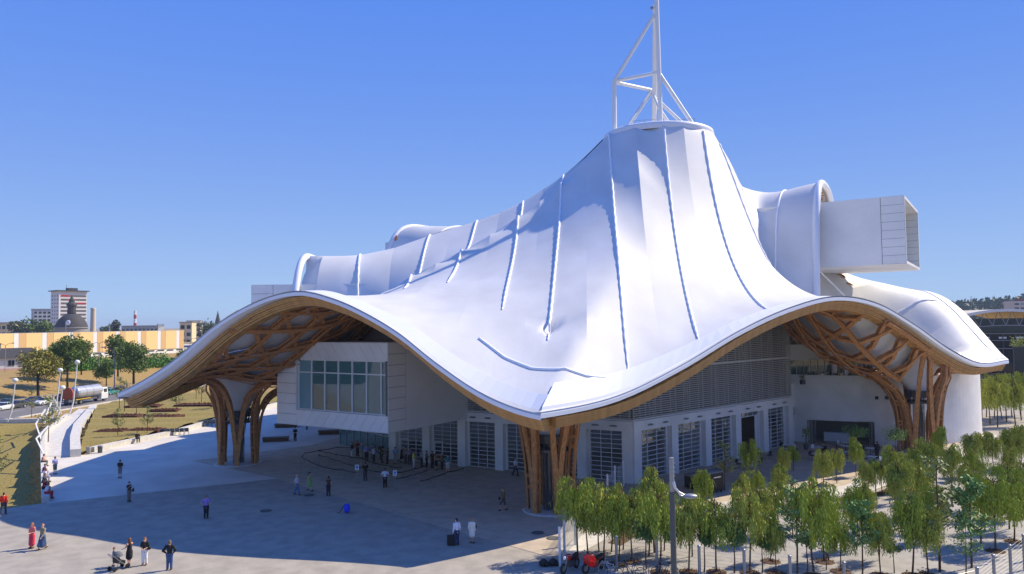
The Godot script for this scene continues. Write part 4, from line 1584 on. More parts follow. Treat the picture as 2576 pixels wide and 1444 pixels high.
func far_buildings() -> void:
	# yellow clad railway shed: bays of yellow, white and tan sheets over a white plinth
	var a := Vector2(-196.0, 182.0)
	var b := Vector2(-143.8, 331.0)
	var f := frame_at(a, b)
	var o := thing("railway_shed", "long shed clad in yellow, white and tan upright sheets on the railway bank", "shed", f.at + Vector3(0, 3.5, 0), f.turn)
	var L: float = f.len
	var yellow := mat(rgb(236, 200, 138), 0.7)
	var tan := mat(rgb(208, 172, 118), 0.7)
	var body := MB.new()
	body.box(Vector3(L / 2, 4.9, -9.0), Vector3(L, 9.8, 17.8))
	obj("shed_body", body, M.grey, o)
	var plinth := MB.new()
	plinth.box(Vector3(L / 2, 0.9, -0.05), Vector3(L, 1.8, 0.2))
	obj("plinth", plinth, M.wall, o)
	var bays := 15
	var step := L / bays
	for i in bays:
		var q := [[0.0, 0.56, yellow], [0.57, 0.74, M.white_metal], [0.75, 0.99, tan]]
		for s in q:
			var mb := MB.new()
			mb.box(Vector3((i + (s[0] + s[1]) / 2) * step, 5.9, 0.05), Vector3((s[1] - s[0]) * step, 7.7, 0.16))
			obj("cladding_sheet", mb, s[2], o)
		for s in [0.25, 0.75]:
			var mb := MB.new()
			mb.box(Vector3((i + s) * step, 1.45, 0.08), Vector3(step * 0.34, 0.5, 0.1))
			obj("window", mb, M.pane_dark, o)
	# white house with a slate roof
	var ho := thing("white_house", "low white house with slate roof and three dark windows, at the left edge", "house", W(-149.0, 3.4, 196.0), 0.72)
	var hw := MB.new()
	hw.box(Vector3(7, 1.75, -4), Vector3(34, 3.5, 8))
	obj("wall", hw, M.wall, ho)
	var sk := MB.new()
	sk.box(Vector3(7, 0.35, 0.03), Vector3(34, 0.7, 0.08))
	obj("pink_skirting", sk, mat(rgb(214, 178, 166), 0.9), ho)
	var hr := MB.new()
	var e := 24.6
	hr.quad(Vector3(-10.6, 3.4, 0.6), Vector3(e, 3.4, 0.6), Vector3(e - 3.0, 6.1, -4), Vector3(-10.6, 6.1, -4))
	hr.quad(Vector3(-10.6, 6.1, -4), Vector3(e - 3.0, 6.1, -4), Vector3(e, 3.4, -8.6), Vector3(-10.6, 3.4, -8.6))
	hr.tri(Vector3(e, 3.4, 0.6), Vector3(e, 3.4, -8.6), Vector3(e - 3.0, 6.1, -4))
	obj("slate_roof", hr, M.slate, ho)
	var chm := MB.new()
	chm.box(Vector3(13.6, 6.4, -3), Vector3(1.0, 2.0, 0.8)); chm.box(Vector3(13.6, 7.45, -3), Vector3(1.3, 0.15, 1.1))
	obj("chimney", chm, M.grey, ho)
	for x in [3.0, 9.6, 16.2, 21.4]:
		var wn := MB.new()
		wn.box(Vector3(x, 2.1, 0.02), Vector3(1.6, 1.7, 0.1))
		var wo := obj("window", wn, M.wall, ho)
		var pn := MB.new()
		for k in [-0.38, 0.38]:
			pn.box(Vector3(x + k, 2.1, 0.08), Vector3(0.66, 1.5, 0.06))
		obj("pane", pn, M.pane_dark, wo)
	# tower block with red panels
	var at := thing("apartment_tower", "tall white apartment tower with dark balcony bands and red panels", "tower block", W(-349.0, 0.0, 600.0), 0.95)
	var tw := MB.new()
	tw.box(Vector3(0, 22, -7), Vector3(21, 44, 14))
	obj("wall", tw, mat(rgb(222, 218, 214), 0.8), at)
	var tr := MB.new()
	tr.box(Vector3(0, 44.4, -7), Vector3(24, 0.7, 17)); tr.box(Vector3(2, 45.8, -7), Vector3(7, 2.2, 5)); tr.tube([Vector3(-2, 44, -7), Vector3(-2, 49.5, -7)], 0.15, 5)
	obj("roof", tr, M.slate, at)
	for j in 13:
		var y := 5.0 + j * 2.95
		var bn := MB.new()
		bn.box(Vector3(0.5, y, 0.06), Vector3(19, 1.35, 0.3))
		obj("balcony_band", bn, M.dark, at)
		if j in [12, 10]:
			var rp := MB.new()
			rp.box(Vector3(-6.0 if j == 12 else 5.8, y, 0.24), Vector3(6.2, 1.2, 0.1))
			obj("red_panel", rp, M.red, at)
		if j == 11:
			var rp := MB.new()
			rp.box(Vector3(-1, y, 0.24), Vector3(6.2, 1.2, 0.1))
			obj("red_panel", rp, mat(rgb(176, 92, 70), 0.7), at)
		for k in 3:
			var wn := MB.new()
			wn.box(Vector3(-10.52, y, -2.6 - k * 4.2), Vector3(0.12, 1.2, 1.5))
			obj("window", wn, M.pane_dark, at)
	block("second grey tower block, lower, left of the tall white tower", -398.0, 640.0, 0.0, 13.0, 31.0, 12.0, 0.7, mat(rgb(176, 182, 190), 0.8), 9, 4, "tower block")
	block("cream flat roofed block at the far left edge above the trees", -326.0, 480.0, 0.0, 20.0, 18.5, 12.0, 0.1, mat(rgb(226, 204, 160), 0.8), 4, 7)
	block("small cream block beyond the shed, between chimney and dark trees", -242.0, 560.0, 0.0, 9.0, 18.0, 8.0, 0.0, mat(rgb(222, 204, 168), 0.8), 3, 2)
	block("pair topped pale block standing right of the striped chimney", -270.0, 640.0, 0.0, 11.0, 19.5, 9.0, 0.2, mat(rgb(230, 218, 190), 0.8), 4, 3)
	block("low grey workshop beneath the striped chimney", -345.0, 700.0, 0.0, 34.0, 16.0, 12.0, 0.0, mat(rgb(150, 156, 164), 0.8), 2, 9)
	# dark domed tower of slate
	var dm := thing("domed_tower", "dark slate dome with a small lantern tower and round window", "tower", W(-245.0, 0.0, 420.0))
	dm.scale = Vector3(0.93, 1.0, 0.93)
	var prof := []
	for i in 9:
		var g := PI / 2 * i / 8.0
		prof.append(Vector2(8.8 * cos(g) * (1.0 - 0.12 * sin(g)) + 0.0, 15.0 + 8.2 * sin(g)))
	prof[8] = Vector2(2.6, 23.2)
	var db := MB.new()
	db.lathe(prof, Vector3.ZERO, 28)
	obj("dome", db, M.slate, dm, true)
	var dr := MB.new()
	dr.lathe([Vector2(8.6, 0), Vector2(8.6, 14.6), Vector2(9.2, 14.8), Vector2(9.2, 15.2), Vector2(8.8, 15.3)], Vector3.ZERO, 28)
	obj("drum", dr, M.grey, dm)
	var ln := MB.new()
	ln.lathe([Vector2(2.4, 22.8), Vector2(2.2, 27.0), Vector2(2.9, 27.3), Vector2(2.7, 28.2), Vector2(1.6, 29.4), Vector2(1.5, 30.6), Vector2(0.8, 31.6), Vector2(0.1, 33.2)], Vector3.ZERO, 10)
	obj("lantern", ln, M.slate, dm)
	var ow := MB.new()
	ow.lathe([Vector2(0.1, 0.3), Vector2(1.1, 0.3), Vector2(1.5, 0.0)], Vector3.ZERO, 14)
	var owo := obj("round_window", ow, M.lens, dm)
	owo.position = Vector3(2.6, 17.8, 8.0)
	owo.rotation.x = PI / 2 - 0.25
	# chimneys
	var c1 := thing("factory_chimney", "pale tapered chimney just right of the dark dome", "chimney", W(-248.0, 0, 447.0))
	var cm := MB.new(); cm.lathe([Vector2(1.7, 0), Vector2(1.35, 25.6), Vector2(1.5, 25.7), Vector2(1.5, 26.6), Vector2(1.0, 26.6)], Vector3.ZERO, 14)
	obj("shaft", cm, mat(rgb(206, 190, 168), 0.9), c1, true)
	var c2 := thing("striped_chimney", "thin red and white striped chimney on the skyline", "chimney", W(-352.0, 0, 705.0))
	for i in 8:
		var s := MB.new(); s.lathe([Vector2(1.5 - i * 0.05, i * 3.8), Vector2(1.45 - i * 0.05, (i + 1) * 3.8)], Vector3.ZERO, 10)
		obj("shaft_ring", s, M.red if i % 2 == 0 else M.white_metal, c2, true)
	var sp := thing("church_spire", "thin slate church spire behind the left slope of the roof", "spire", W(-304.0, 0, 780.0))
	var sm := MB.new(); sm.lathe([Vector2(3.2, 14), Vector2(3.0, 19), Vector2(0.05, 31)], Vector3.ZERO, 8)
	obj("spire", sm, M.slate, sp)
	var sb := MB.new(); sb.box(Vector3(0, 8, 0), Vector3(6, 16, 6))
	obj("tower", sb, M.wall, sp)
	# railway masts
	for i in 11:
		var d := 300.0 + i * 24.0
		var x := -160.0 + i * 8.5 - (40.0 if i % 2 else 0.0)
		var m := thing("railway_mast", "grey overhead line mast beyond the yellow shed, %s from the left" % ORD[i], "mast", W(x, 3.5, d), 0.0, "railway overhead line masts")
		var mb := MB.new()
		mb.tube([Vector3.ZERO, Vector3(0, 13.0, 0)], 0.22, 6)
		mb.tube([Vector3(0, 12.4, 0), Vector3(3.2, 12.8, 0)], 0.1, 5)
		mb.tube([Vector3(0, 10.8, 0), Vector3(3.0, 12.6, 0)], 0.08, 5)
		obj("mast_frame", mb, M.grey, m)
	var tn := thing("parked_train", "white and blue railway carriage seen past the end of the yellow shed", "train", W(-139.0, 3.6, 345.0), 1.1)
	var cb := MB.new(); cb.box(Vector3(0, 2.1, 0), Vector3(46, 2.8, 2.9))
	obj("carriage_body", cb, M.white_metal, tn)
	var cs := MB.new(); cs.box(Vector3(0, 2.6, 0), Vector3(46.1, 0.9, 2.98))
	obj("window_band", cs, mat(rgb(40, 60, 130), 0.3), tn)
	var cr := MB.new(); cr.box(Vector3(0, 3.65, 0), Vector3(45, 0.35, 2.4))
	obj("roof", cr, M.grey, tn)
	# right: arched station hall, dark screened bank, hill with flats
	var sh := thing("arched_hall", "wide arched hall with pale roof and dark trussed front at the right edge", "hall", W(128.0, 0, 196.0), -0.22)
	var arch := MB.new()
	var fr := MB.new()
	var half := 20.0
	var pts := []
	for i in 21:
		var t := float(i) / 20.0
		pts.append(Vector3(lerpf(-half, half, t), 12.2 + 4.6 * sin(t * PI), 0))
	for i in 20:
		var p: Vector3 = pts[i]
		var q: Vector3 = pts[i + 1]
		arch.quad(p, q, q + Vector3(0, 0, -52), p + Vector3(0, 0, -52))
		fr.bar(p + Vector3(0, -0.3, 0.1), q + Vector3(0, -0.3, 0.1), 0.3, 0.7)
	obj("arched_roof", arch, mat(rgb(206, 196, 178), 0.7), sh)
	obj("roof_edge", fr, M.white_metal, sh)
	var low := []
	for i in 13:
		var t := float(i) / 12.0
		low.append(Vector3(lerpf(-half + 1.5, half - 1.5, t), 10.4 + 2.2 * sin(t * PI), -0.4))
	for i in 12:
		var mb := MB.new()
		mb.bar(low[i], low[i + 1], 0.2, 0.25)
		var t := (i + 0.5) / 12.0
		var up := Vector3(lerpf(-half, half, t), 12.0 + 4.6 * sin(t * PI), -0.4)
		mb.bar(low[i], up, 0.14, 0.14); mb.bar(low[i + 1], up, 0.14, 0.14)
		obj("truss_bay", mb, M.grey, sh)
	var sw := MB.new()
	sw.box(Vector3(0, 5.2, -3.0), Vector3(half * 2 - 3, 10.4, 0.3))
	sw.box(Vector3(0, 12.4, -3.0), Vector3(half * 2 - 9, 4.0, 0.29))
	obj("dark_front", sw, M.pane_dark, sh)
	for i in 13:
		var mb := MB.new(); mb.box(Vector3(-18 + i * 3.0, 5.2, -2.7), Vector3(0.2, 10.4, 0.2))
		obj("front_post", mb, M.steel, sh)
	for y in [6.5, 8.6, 10.4]:
		var mb := MB.new(); mb.box(Vector3(0, y, -2.66), Vector3(37, 0.2, 0.16))
		obj("front_rail", mb, M.grey, sh)
	for i in 9:
		var mb := MB.new(); mb.box(Vector3(-16 + i * 4.0, 9.3, -2.8), Vector3(1.8, 0.5, 0.1))
		obj("roof_light", mb, M.lens, sh)
	var dk := thing("screened_wall", "tall dark green screened wall behind the willows at the right edge", "wall", W(98.5, 0, 150.0), -0.1)
	for i in 12:
		var mb := MB.new(); mb.box(Vector3(2.5 + i * 4.0, 4.4, 0), Vector3(3.96, 8.8, 0.25))
		obj("screen_panel", mb, mat(rgb(60 + (i % 3) * 3, 62, 54), 0.9), dk)
		var ps := MB.new(); ps.tube([Vector3(0.5 + i * 4.0, 0, 0.2), Vector3(0.5 + i * 4.0, 9.1, 0.2)], 0.07, 5)
		obj("screen_post", ps, M.steel, dk)
	var rl := MB.new(); rl.tube([Vector3(0, 9.05, 0.2), Vector3(49, 9.05, 0.2)], 0.07, 5)
	obj("top_rail", rl, M.steel, dk)
	var hill := MB.new()
	var hn := 30
	for i in hn + 1:
		var t := float(i) / hn
		var x := lerpf(440.0, 1500.0, t)
		var top := 31.0 + 14.0 * smoothstep(0.1, 0.3, t) + 1.5 * sin(t * 17.0) + 1.0 * sin(t * 41.0)
		hill.pt(W(x, -1, 800.0)); hill.pt(W(x, top * 0.6, 900.0)); hill.pt(W(x, top, 1010.0)); hill.pt(W(x, -1, 1500.0))
	for i in hn:
		for k in 3:
			var q := i * 4 + k
			hill.ix.append_array([q, q + 4, q + 1, q + 1, q + 4, q + 5])
	struct("hill", hill, M.far_leaf, true)
	var fb := thing("hillside_flats", "long pale block of flats on the hill at the right edge", "building", W(468.0, 16.0, 690.0), 0.12)
	var fw := MB.new(); fw.box(Vector3(26, 6.5, -6), Vector3(74, 13, 12))
	obj("wall", fw, mat(rgb(196, 182, 168), 0.8), fb)
	for j in 3:
		for i in 12:
			var mb := MB.new(); mb.box(Vector3(-8 + i * 6.0, 2.6 + j * 3.8, 0.08), Vector3(4.4, 1.7, 0.2))
			obj("window", mb, M.pane_dark if (i + j) % 3 else M.blind, fb)
	for i in 3:
		var mb := MB.new(); mb.box(Vector3(0 + i * 18.0, 14.3, -5), Vector3(6, 2.4, 5))
		obj("roof_house", mb, mat(rgb(120, 72, 62), 0.9), fb)
	var ant := thing("radio_mast", "thin radio mast on the skyline above the arched hall", "mast", W(395.0, 14.0, 650.0))
	var am := MB.new(); am.tube([Vector3.ZERO, Vector3(0, 19, 0)], 0.25, 5)
	obj("mast_pole", am, M.grey, ant)

# ---------------------------------------------------------------- plants
func leaf(mb: MB, p: Vector3, along: Vector3, l: float, w: float, r: RandomNumberGenerator) -> void:
	var s := along.cross(Vector3(r.randf_range(-1, 1), r.randf_range(-1, 1), r.randf_range(-1, 1))).normalized() * w * 0.5
	var n := mb.v.size()
	mb.pt(p - s * 0.3); mb.pt(p + along * l * 0.5 + s); mb.pt(p + along * l); mb.pt(p + along * l * 0.5 - s)
	mb.ix.append_array([n, n + 1, n + 2, n, n + 2, n + 3])

func dir3(r: RandomNumberGenerator) -> Vector3:
	return Vector3(r.randfn(), r.randfn(), r.randfn()).normalized()

func trunk_mesh(r: RandomNumberGenerator, h: float, r0: float, lean: float) -> MB:
	var mb := MB.new()
	var path := []
	var rad := []
	var a := r.randf() * TAU
	for i in 7:
		var t := i / 6.0
		path.append(Vector3(cos(a) * lean * sin(t * 2.2) + r.randf_range(-1, 1) * 0.02, h * t, sin(a) * lean * sin(t * 2.2)))
		rad.append(lerpf(r0, r0 * 0.35, t))
	mb.tube(path, rad, 7)
	return mb

func willow_proto(seed_: int, spread: float, mat_leaf: Material) -> Node3D:      # 4.6 m high
	var r := RandomNumberGenerator.new()
	r.seed = seed_
	var o := Node3D.new()
	o.name = "willow_tree"
	o.set_meta("base_name", "willow_tree")
	var tr := trunk_mesh(r, 4.2, 0.055, 0.12)
	var cr := MB.new()
	var limbs := 13
	for i in limbs:
		var a := TAU * (i + r.randf() * 0.7) / limbs
		var y0 := r.randf_range(2.7, 4.05)
		var reach := spread * r.randf_range(0.45, 1.0)
		var top := y0 + r.randf_range(0.15, 0.55)
		var b0 := Vector3(0, y0, 0)
		var b1 := Vector3(cos(a) * reach * 0.5, top, sin(a) * reach * 0.5)
		var b2 := Vector3(cos(a) * reach, top - 0.2, sin(a) * reach)
		tr.tube([b0, b1, b2], [0.028, 0.018, 0.008], 5, false)
		for k in 30:
			var t := r.randf_range(0.15, 1.0)
			var s := b0.lerp(b1, t * 2) if t < 0.5 else b1.lerp(b2, t * 2 - 1)
			s += Vector3(r.randf_range(-1, 1), r.randf_range(-0.3, 0.5), r.randf_range(-1, 1)) * 0.16
			var fall := r.randf_range(0.5, 1.9) * (0.75 + 0.35 * r.randf())
			fall = minf(fall, s.y - 1.5)
			var out := Vector3(cos(a), 0, sin(a)) * r.randf_range(0.0, 0.25)
			var n := int(fall / 0.1)
			for j in n:
				var q := float(j) / maxf(n, 1)
				var p := s + out * sin(q * 1.6) + Vector3(0.03 * sin(j * 0.7 + k), -fall * q, 0.03 * cos(j * 0.6 + i))
				var al := Vector3(r.randf_range(-0.6, 0.6), -1.0, r.randf_range(-0.6, 0.6)).normalized()
				leaf(cr, p, al, r.randf_range(0.15, 0.28), r.randf_range(0.04, 0.075), r)
	obj("trunk", tr, M.bark, o)
	obj("crown", cr, mat_leaf, o)
	return o

func round_proto(called: String, seed_: int, h: float, crown_r: Vector3, leaves: int, size: float, mat_leaf: Material, trunk_r: float, clumps: int, bark: Material = null) -> Node3D:
	var r := RandomNumberGenerator.new()
	r.seed = seed_
	var o := Node3D.new()
	o.name = called
	o.set_meta("base_name", called)
	var cy := h - crown_r.y
	var tr := trunk_mesh(r, cy + crown_r.y * 0.5, trunk_r, crown_r.x * 0.05)
	var cr := MB.new()
	for c in clumps:
		var d := dir3(r)
		var cen := Vector3(d.x * crown_r.x, d.y * crown_r.y, d.z * crown_r.z) * pow(r.randf(), 0.45) * 0.82 + Vector3(0, cy, 0)
		var fork := Vector3(0, maxf(cy - crown_r.y * r.randf_range(0.3, 0.95), h * 0.2), 0)
		tr.tube([fork, fork.lerp(cen, 0.5) + Vector3(0, 0.06 * h * 0.3, 0), cen], [trunk_r * 0.45, trunk_r * 0.28, trunk_r * 0.08], 5, false)
		var cs := r.randf_range(0.24, 0.46) * crown_r.x
		for k in leaves / clumps:
			var q := dir3(r)
			var p := cen + Vector3(q.x, q.y * 0.8, q.z) * cs * pow(r.randf(), 0.4)
			var al := (q + dir3(r) * 0.9 + Vector3(0, -0.25, 0)).normalized()
			leaf(cr, p, al, size * r.randf_range(0.7, 1.3), size * r.randf_range(0.45, 0.7), r)
	obj("trunk", tr, bark if bark else M.bark, o)
	obj("crown", cr, mat_leaf, o)
	return o

func sapling_proto(seed_: int, h: float, mat_leaf: Material, leaves: int, size: float) -> Node3D:
	var r := RandomNumberGenerator.new()
	r.seed = seed_
	var o := Node3D.new()
	o.name = "young_tree"
	o.set_meta("base_name", "young_tree")
	var tr := trunk_mesh(r, h * 0.97, 0.05, 0.08)
	var cr := MB.new()
	for i in 16:
		var y := h * r.randf_range(0.32, 0.95)
		var a := r.randf() * TAU
		var reach := h * 0.24 * (1.15 - y / h) + 0.2
		var e := Vector3(cos(a) * reach, y + reach * 0.7, sin(a) * reach)
		tr.tube([Vector3(0, y, 0), e], [0.02, 0.005], 4, false)
		for k in leaves / 16:
			var p := Vector3(0, y, 0).lerp(e, r.randf_range(0.25, 1.05)) + dir3(r) * 0.16
			leaf(cr, p, (dir3(r) + Vector3(0, -0.3, 0)).normalized(), size * r.randf_range(0.7, 1.3), size * 0.5, r)
	obj("trunk", tr, M.bark, o)
	obj("crown", cr, mat_leaf, o)
	return o

func plant(proto: Node3D, x: float, y: float, d: float, s: float, label: String, category: String, group: String) -> void:
	var o := copy(proto, W(x, y, d), rng.randf() * TAU, label, s)
	o.set_meta("category", category)
	o.set_meta("group", group)

func vegetation() -> void:
	var wil := []
	for i in 6:
		wil.append(willow_proto(100 + i, [1.0, 1.15, 1.3, 1.05, 1.45, 1.2][i], M.willow if i % 2 == 0 else M.willow_b))
	var den := [round_proto("clipped_tree", 31, 2.8, Vector3(0.8, 0.62, 0.8), 1500, 0.13, M.dense, 0.05, 14), round_proto("clipped_tree", 32, 2.8, Vector3(0.72, 0.7, 0.72), 1300, 0.13, M.broad, 0.05, 13)]
	var sap := [sapling_proto(41, 4.2, M.broad, 620, 0.19), sapling_proto(42, 4.2, M.pale_leaf, 520, 0.2), sapling_proto(43, 4.2, M.broad, 900, 0.24)]
	# willows of the garden: x, depth, height, in rows from the fence back
	var ws := [
		["in the row behind the wire fence", [[6.3, 46.8, 4.5], [7.2, 47.2, 4.4], [8.5, 45.2, 5.0], [10.2, 45.2, 4.5], [11.8, 45.1, 4.7], [13.7, 44.9, 5.0], [15.2, 44.8, 2.9], [17.2, 44.3, 5.8], [19.0, 44.9, 3.3], [21.0, 44.2, 3.7], [22.8, 44.1, 5.0], [23.7, 44.1, 3.9], [15.6, 46.9, 3.3], [18.8, 46.7, 4.6]]],
		["in the left cluster by the glass fence", [[3.9, 47.9, 5.3], [4.6, 48.5, 4.6], [5.4, 49.4, 4.2], [5.5, 47.7, 4.7], [6.2, 49.3, 4.4], [7.0, 49.7, 4.3], [8.4, 48.2, 4.6], [8.9, 49.0, 5.6], [9.6, 49.4, 4.0], [11.1, 48.1, 4.0]]],
		["in the row along the sunlit path", [[14.2, 57.4, 3.8], [17.0, 57.3, 3.5], [19.1, 60.4, 3.1], [21.4, 61.6, 2.9], [21.9, 63.0, 3.2], [26.3, 65.0, 3.8], [28.4, 61.4, 3.5], [30.5, 61.3, 4.8], [30.7, 63.8, 3.2], [33.1, 65.1, 3.4], [33.9, 63.7, 4.0], [34.1, 65.5, 3.7], [35.5, 65.4, 4.6], [32.1, 71.7, 3.8]]],
		["beside the terrace tables", [[21.3, 69.4, 4.1], [24.5, 69.3, 3.4], [27.2, 74.4, 2.8], [29.0, 68.7, 3.2]]],
		["at the right edge of the garden", [[27.6, 50.7, 3.8], [30.3, 48.4, 5.0], [32.8, 50.4, 4.5], [34.2, 55.9, 3.3], [39.5, 59.2, 3.7], [36.4, 56.0, 4.0]]],
		["near the foot of the round white wall", [[42.4, 75.9, 4.2], [42.6, 71.1, 4.2], [45.7, 74.4, 3.8], [46.0, 73.2, 3.8], [48.2, 74.3, 4.4], [48.4, 73.0, 4.2], [50.5, 76.0, 4.2]]],
		["in the far grove beyond the round hall", [[66.0, 107.3, 6.6], [69.8, 112.3, 6.8], [65.6, 104.8, 6.5], [70.3, 111.3, 6.7], [64.9, 102.1, 7.2], [70.5, 109.9, 6.5], [69.3, 107.0, 7.0], [73.3, 111.9, 6.9], [67.9, 103.0, 6.9], [72.3, 108.4, 7.1], [76.0, 114.0, 6.8], [74.0, 104.0, 6.8]]]]
	# more of them, scattered between the rows
	var more := []
	var tr := RandomNumberGenerator.new()
	tr.seed = 19
	for i in 400:
		var q := Vector2(tr.randf_range(16.0, 44.0), tr.randf_range(45.5, 70.0))
		if q.y > 44.0 + (q.x - 10.0) * 0.62 + 4.0 or q.y < 39.0 + (q.x - 22.0) * 0.9 or more.size() >= 20:
			continue
		var free := true
		for m in more:
			free = free and Vector2(m[0], m[1]).distance_to(q) > 2.2
		if free:
			more.append([q.x, q.y, tr.randf_range(3.2, 5.0)])
	ws.append(["scattered in the middle of the garden, front half", more.slice(0, 10)])
	ws.append(["scattered in the middle of the garden, second set", more.slice(10)])
	var k := 0
	for row in ws:
		var list: Array = row[1]
		list.sort_custom(func(p, q): return p[0] / p[1] < q[0] / q[1])
		for i in list.size():
			var w: Array = list[i]
			plant(wil[k % 6], w[0], 0.03, w[1], w[2] / 4.6, "weeping willow %s, %s from the left" % [row[0], ORD[i]], "tree", "weeping willows in the paved garden")
			k += 1
	var ds := [[7.8, 45.8, 3.0], [9.4, 45.4, 3.2], [11.1, 45.1, 2.7], [12.8, 44.9, 2.9], [14.4, 44.8, 2.4], [17.0, 44.7, 2.7], [22.0, 44.6, 1.9], [20.8, 54.9, 2.2], [30.4, 64.3, 2.9], [31.7, 64.4, 3.2], [40.4, 69.1, 2.6]]
	for i in ds.size():
		plant(den[i % 2], ds[i][0], 0.03, ds[i][1], ds[i][2] / 2.8, "small round clipped dark tree among the willows, %s from the left" % ORD[i], "tree", "small round trees in the paved garden")
	var ls := [[18.9, 52.1, 3.9, "between the willows near the lamp post"], [18.2, 66.2, 4.1, "loose and grey green beside the covered black grill"], [19.9, 52.9, 3.5, "behind the middle of the garden"], [16.4, 44.7, 5.2, "tall and thin behind the wire fence, in the middle"], [18.3, 45.2, 2.9, "lowest, behind the wire fence"], [20.1, 44.5, 4.3, "with open crown right of the garden middle"], [24.3, 53.9, 3.7, "with pale leaves left of the big broad leaved tree"], [24.7, 44.7, 6.4, "tallest and light green near the right fence"], [26.9, 45.3, 5.4, "broad and bushy by the right fence corner"], [25.8, 44.0, 3.4, "short and bushy at the foot of the right fence"], [36.2, 63.5, 2.6, "small beside the sunlit path on the right"]]
	for i in ls.size():
		plant(sap[i % 3], ls[i][0], 0.03, ls[i][1], ls[i][2] / 4.2, "slender leafy young tree " + ls[i][3], "tree", "slender leafy trees in the paved garden")
	# two feathery trees against the round wall
	var fe := round_proto("feathery_tree", 51, 3.6, Vector3(1.3, 0.7, 1.3), 1300, 0.13, M.broad, 0.05, 18)
	plant(fe, 35.9, 0.03, 79.9, 1.0, "feathery small tree before the round wall, right of the bar", "tree", "feathery trees by the bar")
	plant(fe, 38.5, 0.03, 76.9, 1.05, "feathery small tree beside the right timber column", "tree", "feathery trees by the bar")
	# saplings of the left slopes
	var lt := [[-59.2, 96.8, 5.6, 0.4], [-52.0, 100.0, 3.6, 0.5], [-48.9, 101.5, 3.8, 0.5], [-65.5, 128.0, 5.0, 0.7], [-60.5, 122.0, 4.8, 0.7], [-55.0, 124.0, 4.4, 0.8], [-57.5, 140.0, 4.6, 0.8], [-50.0, 131.0, 4.2, 0.8], [-69.0, 133.0, 5.2, 0.7], [-61.0, 146.0, 4.4, 0.9], [-51.5, 148.0, 4.4, 0.9], [-54.0, 79.5, 5.2, -1.9], [-73.0, 104.5, 4.6, -1.8], [-80.5, 127.0, 4.4, 0.0]]
	lt.sort_custom(func(p, q): return p[0] / p[1] < q[0] / q[1])
	for i in lt.size():
		var q: Array = lt[i]
		plant(sap[1], q[0], q[3], q[1], q[2] / 4.2, "staked young tree on the left grass slopes, %s from the left" % ORD[i], "tree", "young trees on the grass slopes")
	# street trees and bank trees on the left
	var oaks := [round_proto("street_tree", 61, 11.0, Vector3(4.6, 4.3, 4.6), 5200, 0.5, M.oak, 0.34, 34, M.bark_dark), round_proto("street_tree", 62, 10.0, Vector3(4.0, 3.6, 4.0), 4300, 0.48, M.oak_b, 0.28, 28, M.bark_dark), round_proto("street_tree", 63, 9.0, Vector3(3.6, 2.9, 3.6), 3600, 0.45, M.oak, 0.2, 24, M.bark_dark)]
	plant(oaks[1], -99.5, 0.6, 159.0, 1.06, "large yellowing tree behind the parked cars, left of the tanker", "tree", "trees along the road")
	plant(oaks[2], -101.0, 1.3, 172.0, 1.3, "mid green tree right of the large yellowing tree", "tree", "trees along the road")
	plant(oaks[0], -93.0, 1.0, 186.0, 0.95, "spreading tree with forked trunk left of the roof tip", "tree", "trees along the road")
	plant(oaks[2], -92.2, 0.6, 172.0, 0.75, "small tree on the bank above the tanker", "tree", "trees along the road")
	plant(oaks[1], -107.5, 0.8, 150.0, 0.75, "tree at the left edge above the parked cars", "tree", "trees along the road")
	plant(oaks[0], -88.5, 0.9, 206.0, 0.75, "dark tree on the bank just left of the roof tip", "tree", "trees along the road")
	plant(oaks[2], -99.0, 2.5, 190.0, 1.15, "bushy tree beside the hedge, just left of the blue street lamp", "tree", "trees along the road")
	plant(oaks[0], -108.0, 2.2, 181.0, 0.85, "deep green tree between the yellowing tree and the hedge", "tree", "trees along the road")
	plant(oaks[2], -111.0, 2.5, 195.0, 1.0, "rounded green tree in front of the shed, beside the hedge", "tree", "trees along the road")
	# hedge along the top of the bank
	var hb := MB.new()
	var hr := RandomNumberGenerator.new()
	hr.seed = 77
	for i in 9000:
		var t := hr.randf()
		var c := Vector2(-119.0, 192.0).lerp(Vector2(-98.0, 262.0), t)
		var lump := 2.2 + 0.7 * sin(t * 37.0) + 0.5 * sin(t * 83.0)
		var p := W(c.x + hr.randf_range(-2, 2), ground_h(c.x, c.y) + hr.randf() * lump * 1.35, c.y + hr.randf_range(-1, 1))
		leaf(hb, p, dir3(hr), 0.7, 0.45, hr)
	var ho := obj("hedge", hb, M.hedge)
	tag(ho, "long unclipped green hedge on the bank below the yellow shed", "hedge", "", "stuff")
	# distant trees
	var far := [round_proto("distant_tree", 71, 14.0, Vector3(8, 6.5, 8), 1500, 1.7, M.far_leaf, 0.5, 22), round_proto("distant_tree", 72, 14.0, Vector3(6, 6.8, 6), 1300, 1.5, M.oak, 0.5, 20)]
	var fl := [[-283, 440, 1.1, "dark rounded trees left of the slate dome, nearest the dome"], [-300, 430, 0.95, "green crown at the far left skyline beside the cream block"], [-318, 440, 0.9, "leftmost green crown on the skyline"], [-272, 436, 1.15, "dark green crown touching the left of the dome"], [-188, 470, 0.95, "dark crown right of the yellow shed on the skyline"], [-176, 480, 1.0, "green crown behind the railway carriage"], [-164, 470, 0.95, "green crown just left of the rising roof edge"], [-152, 490, 1.05, "green crown half hidden by the left roof arch"], [-230, 620, 0.9, "small crown between the skyline blocks"], [-200, 560, 0.9, "low crown above the shed roof"], [-330, 620, 0.9, "low crown below the tower blocks"], [-140, 520, 1.0, "crown hidden mostly behind the left arch"]]
	for i in fl.size():
		plant(far[i % 2], fl[i][0], 5.5, fl[i][1], fl[i][2], fl[i][3], "tree", "trees on the skyline")
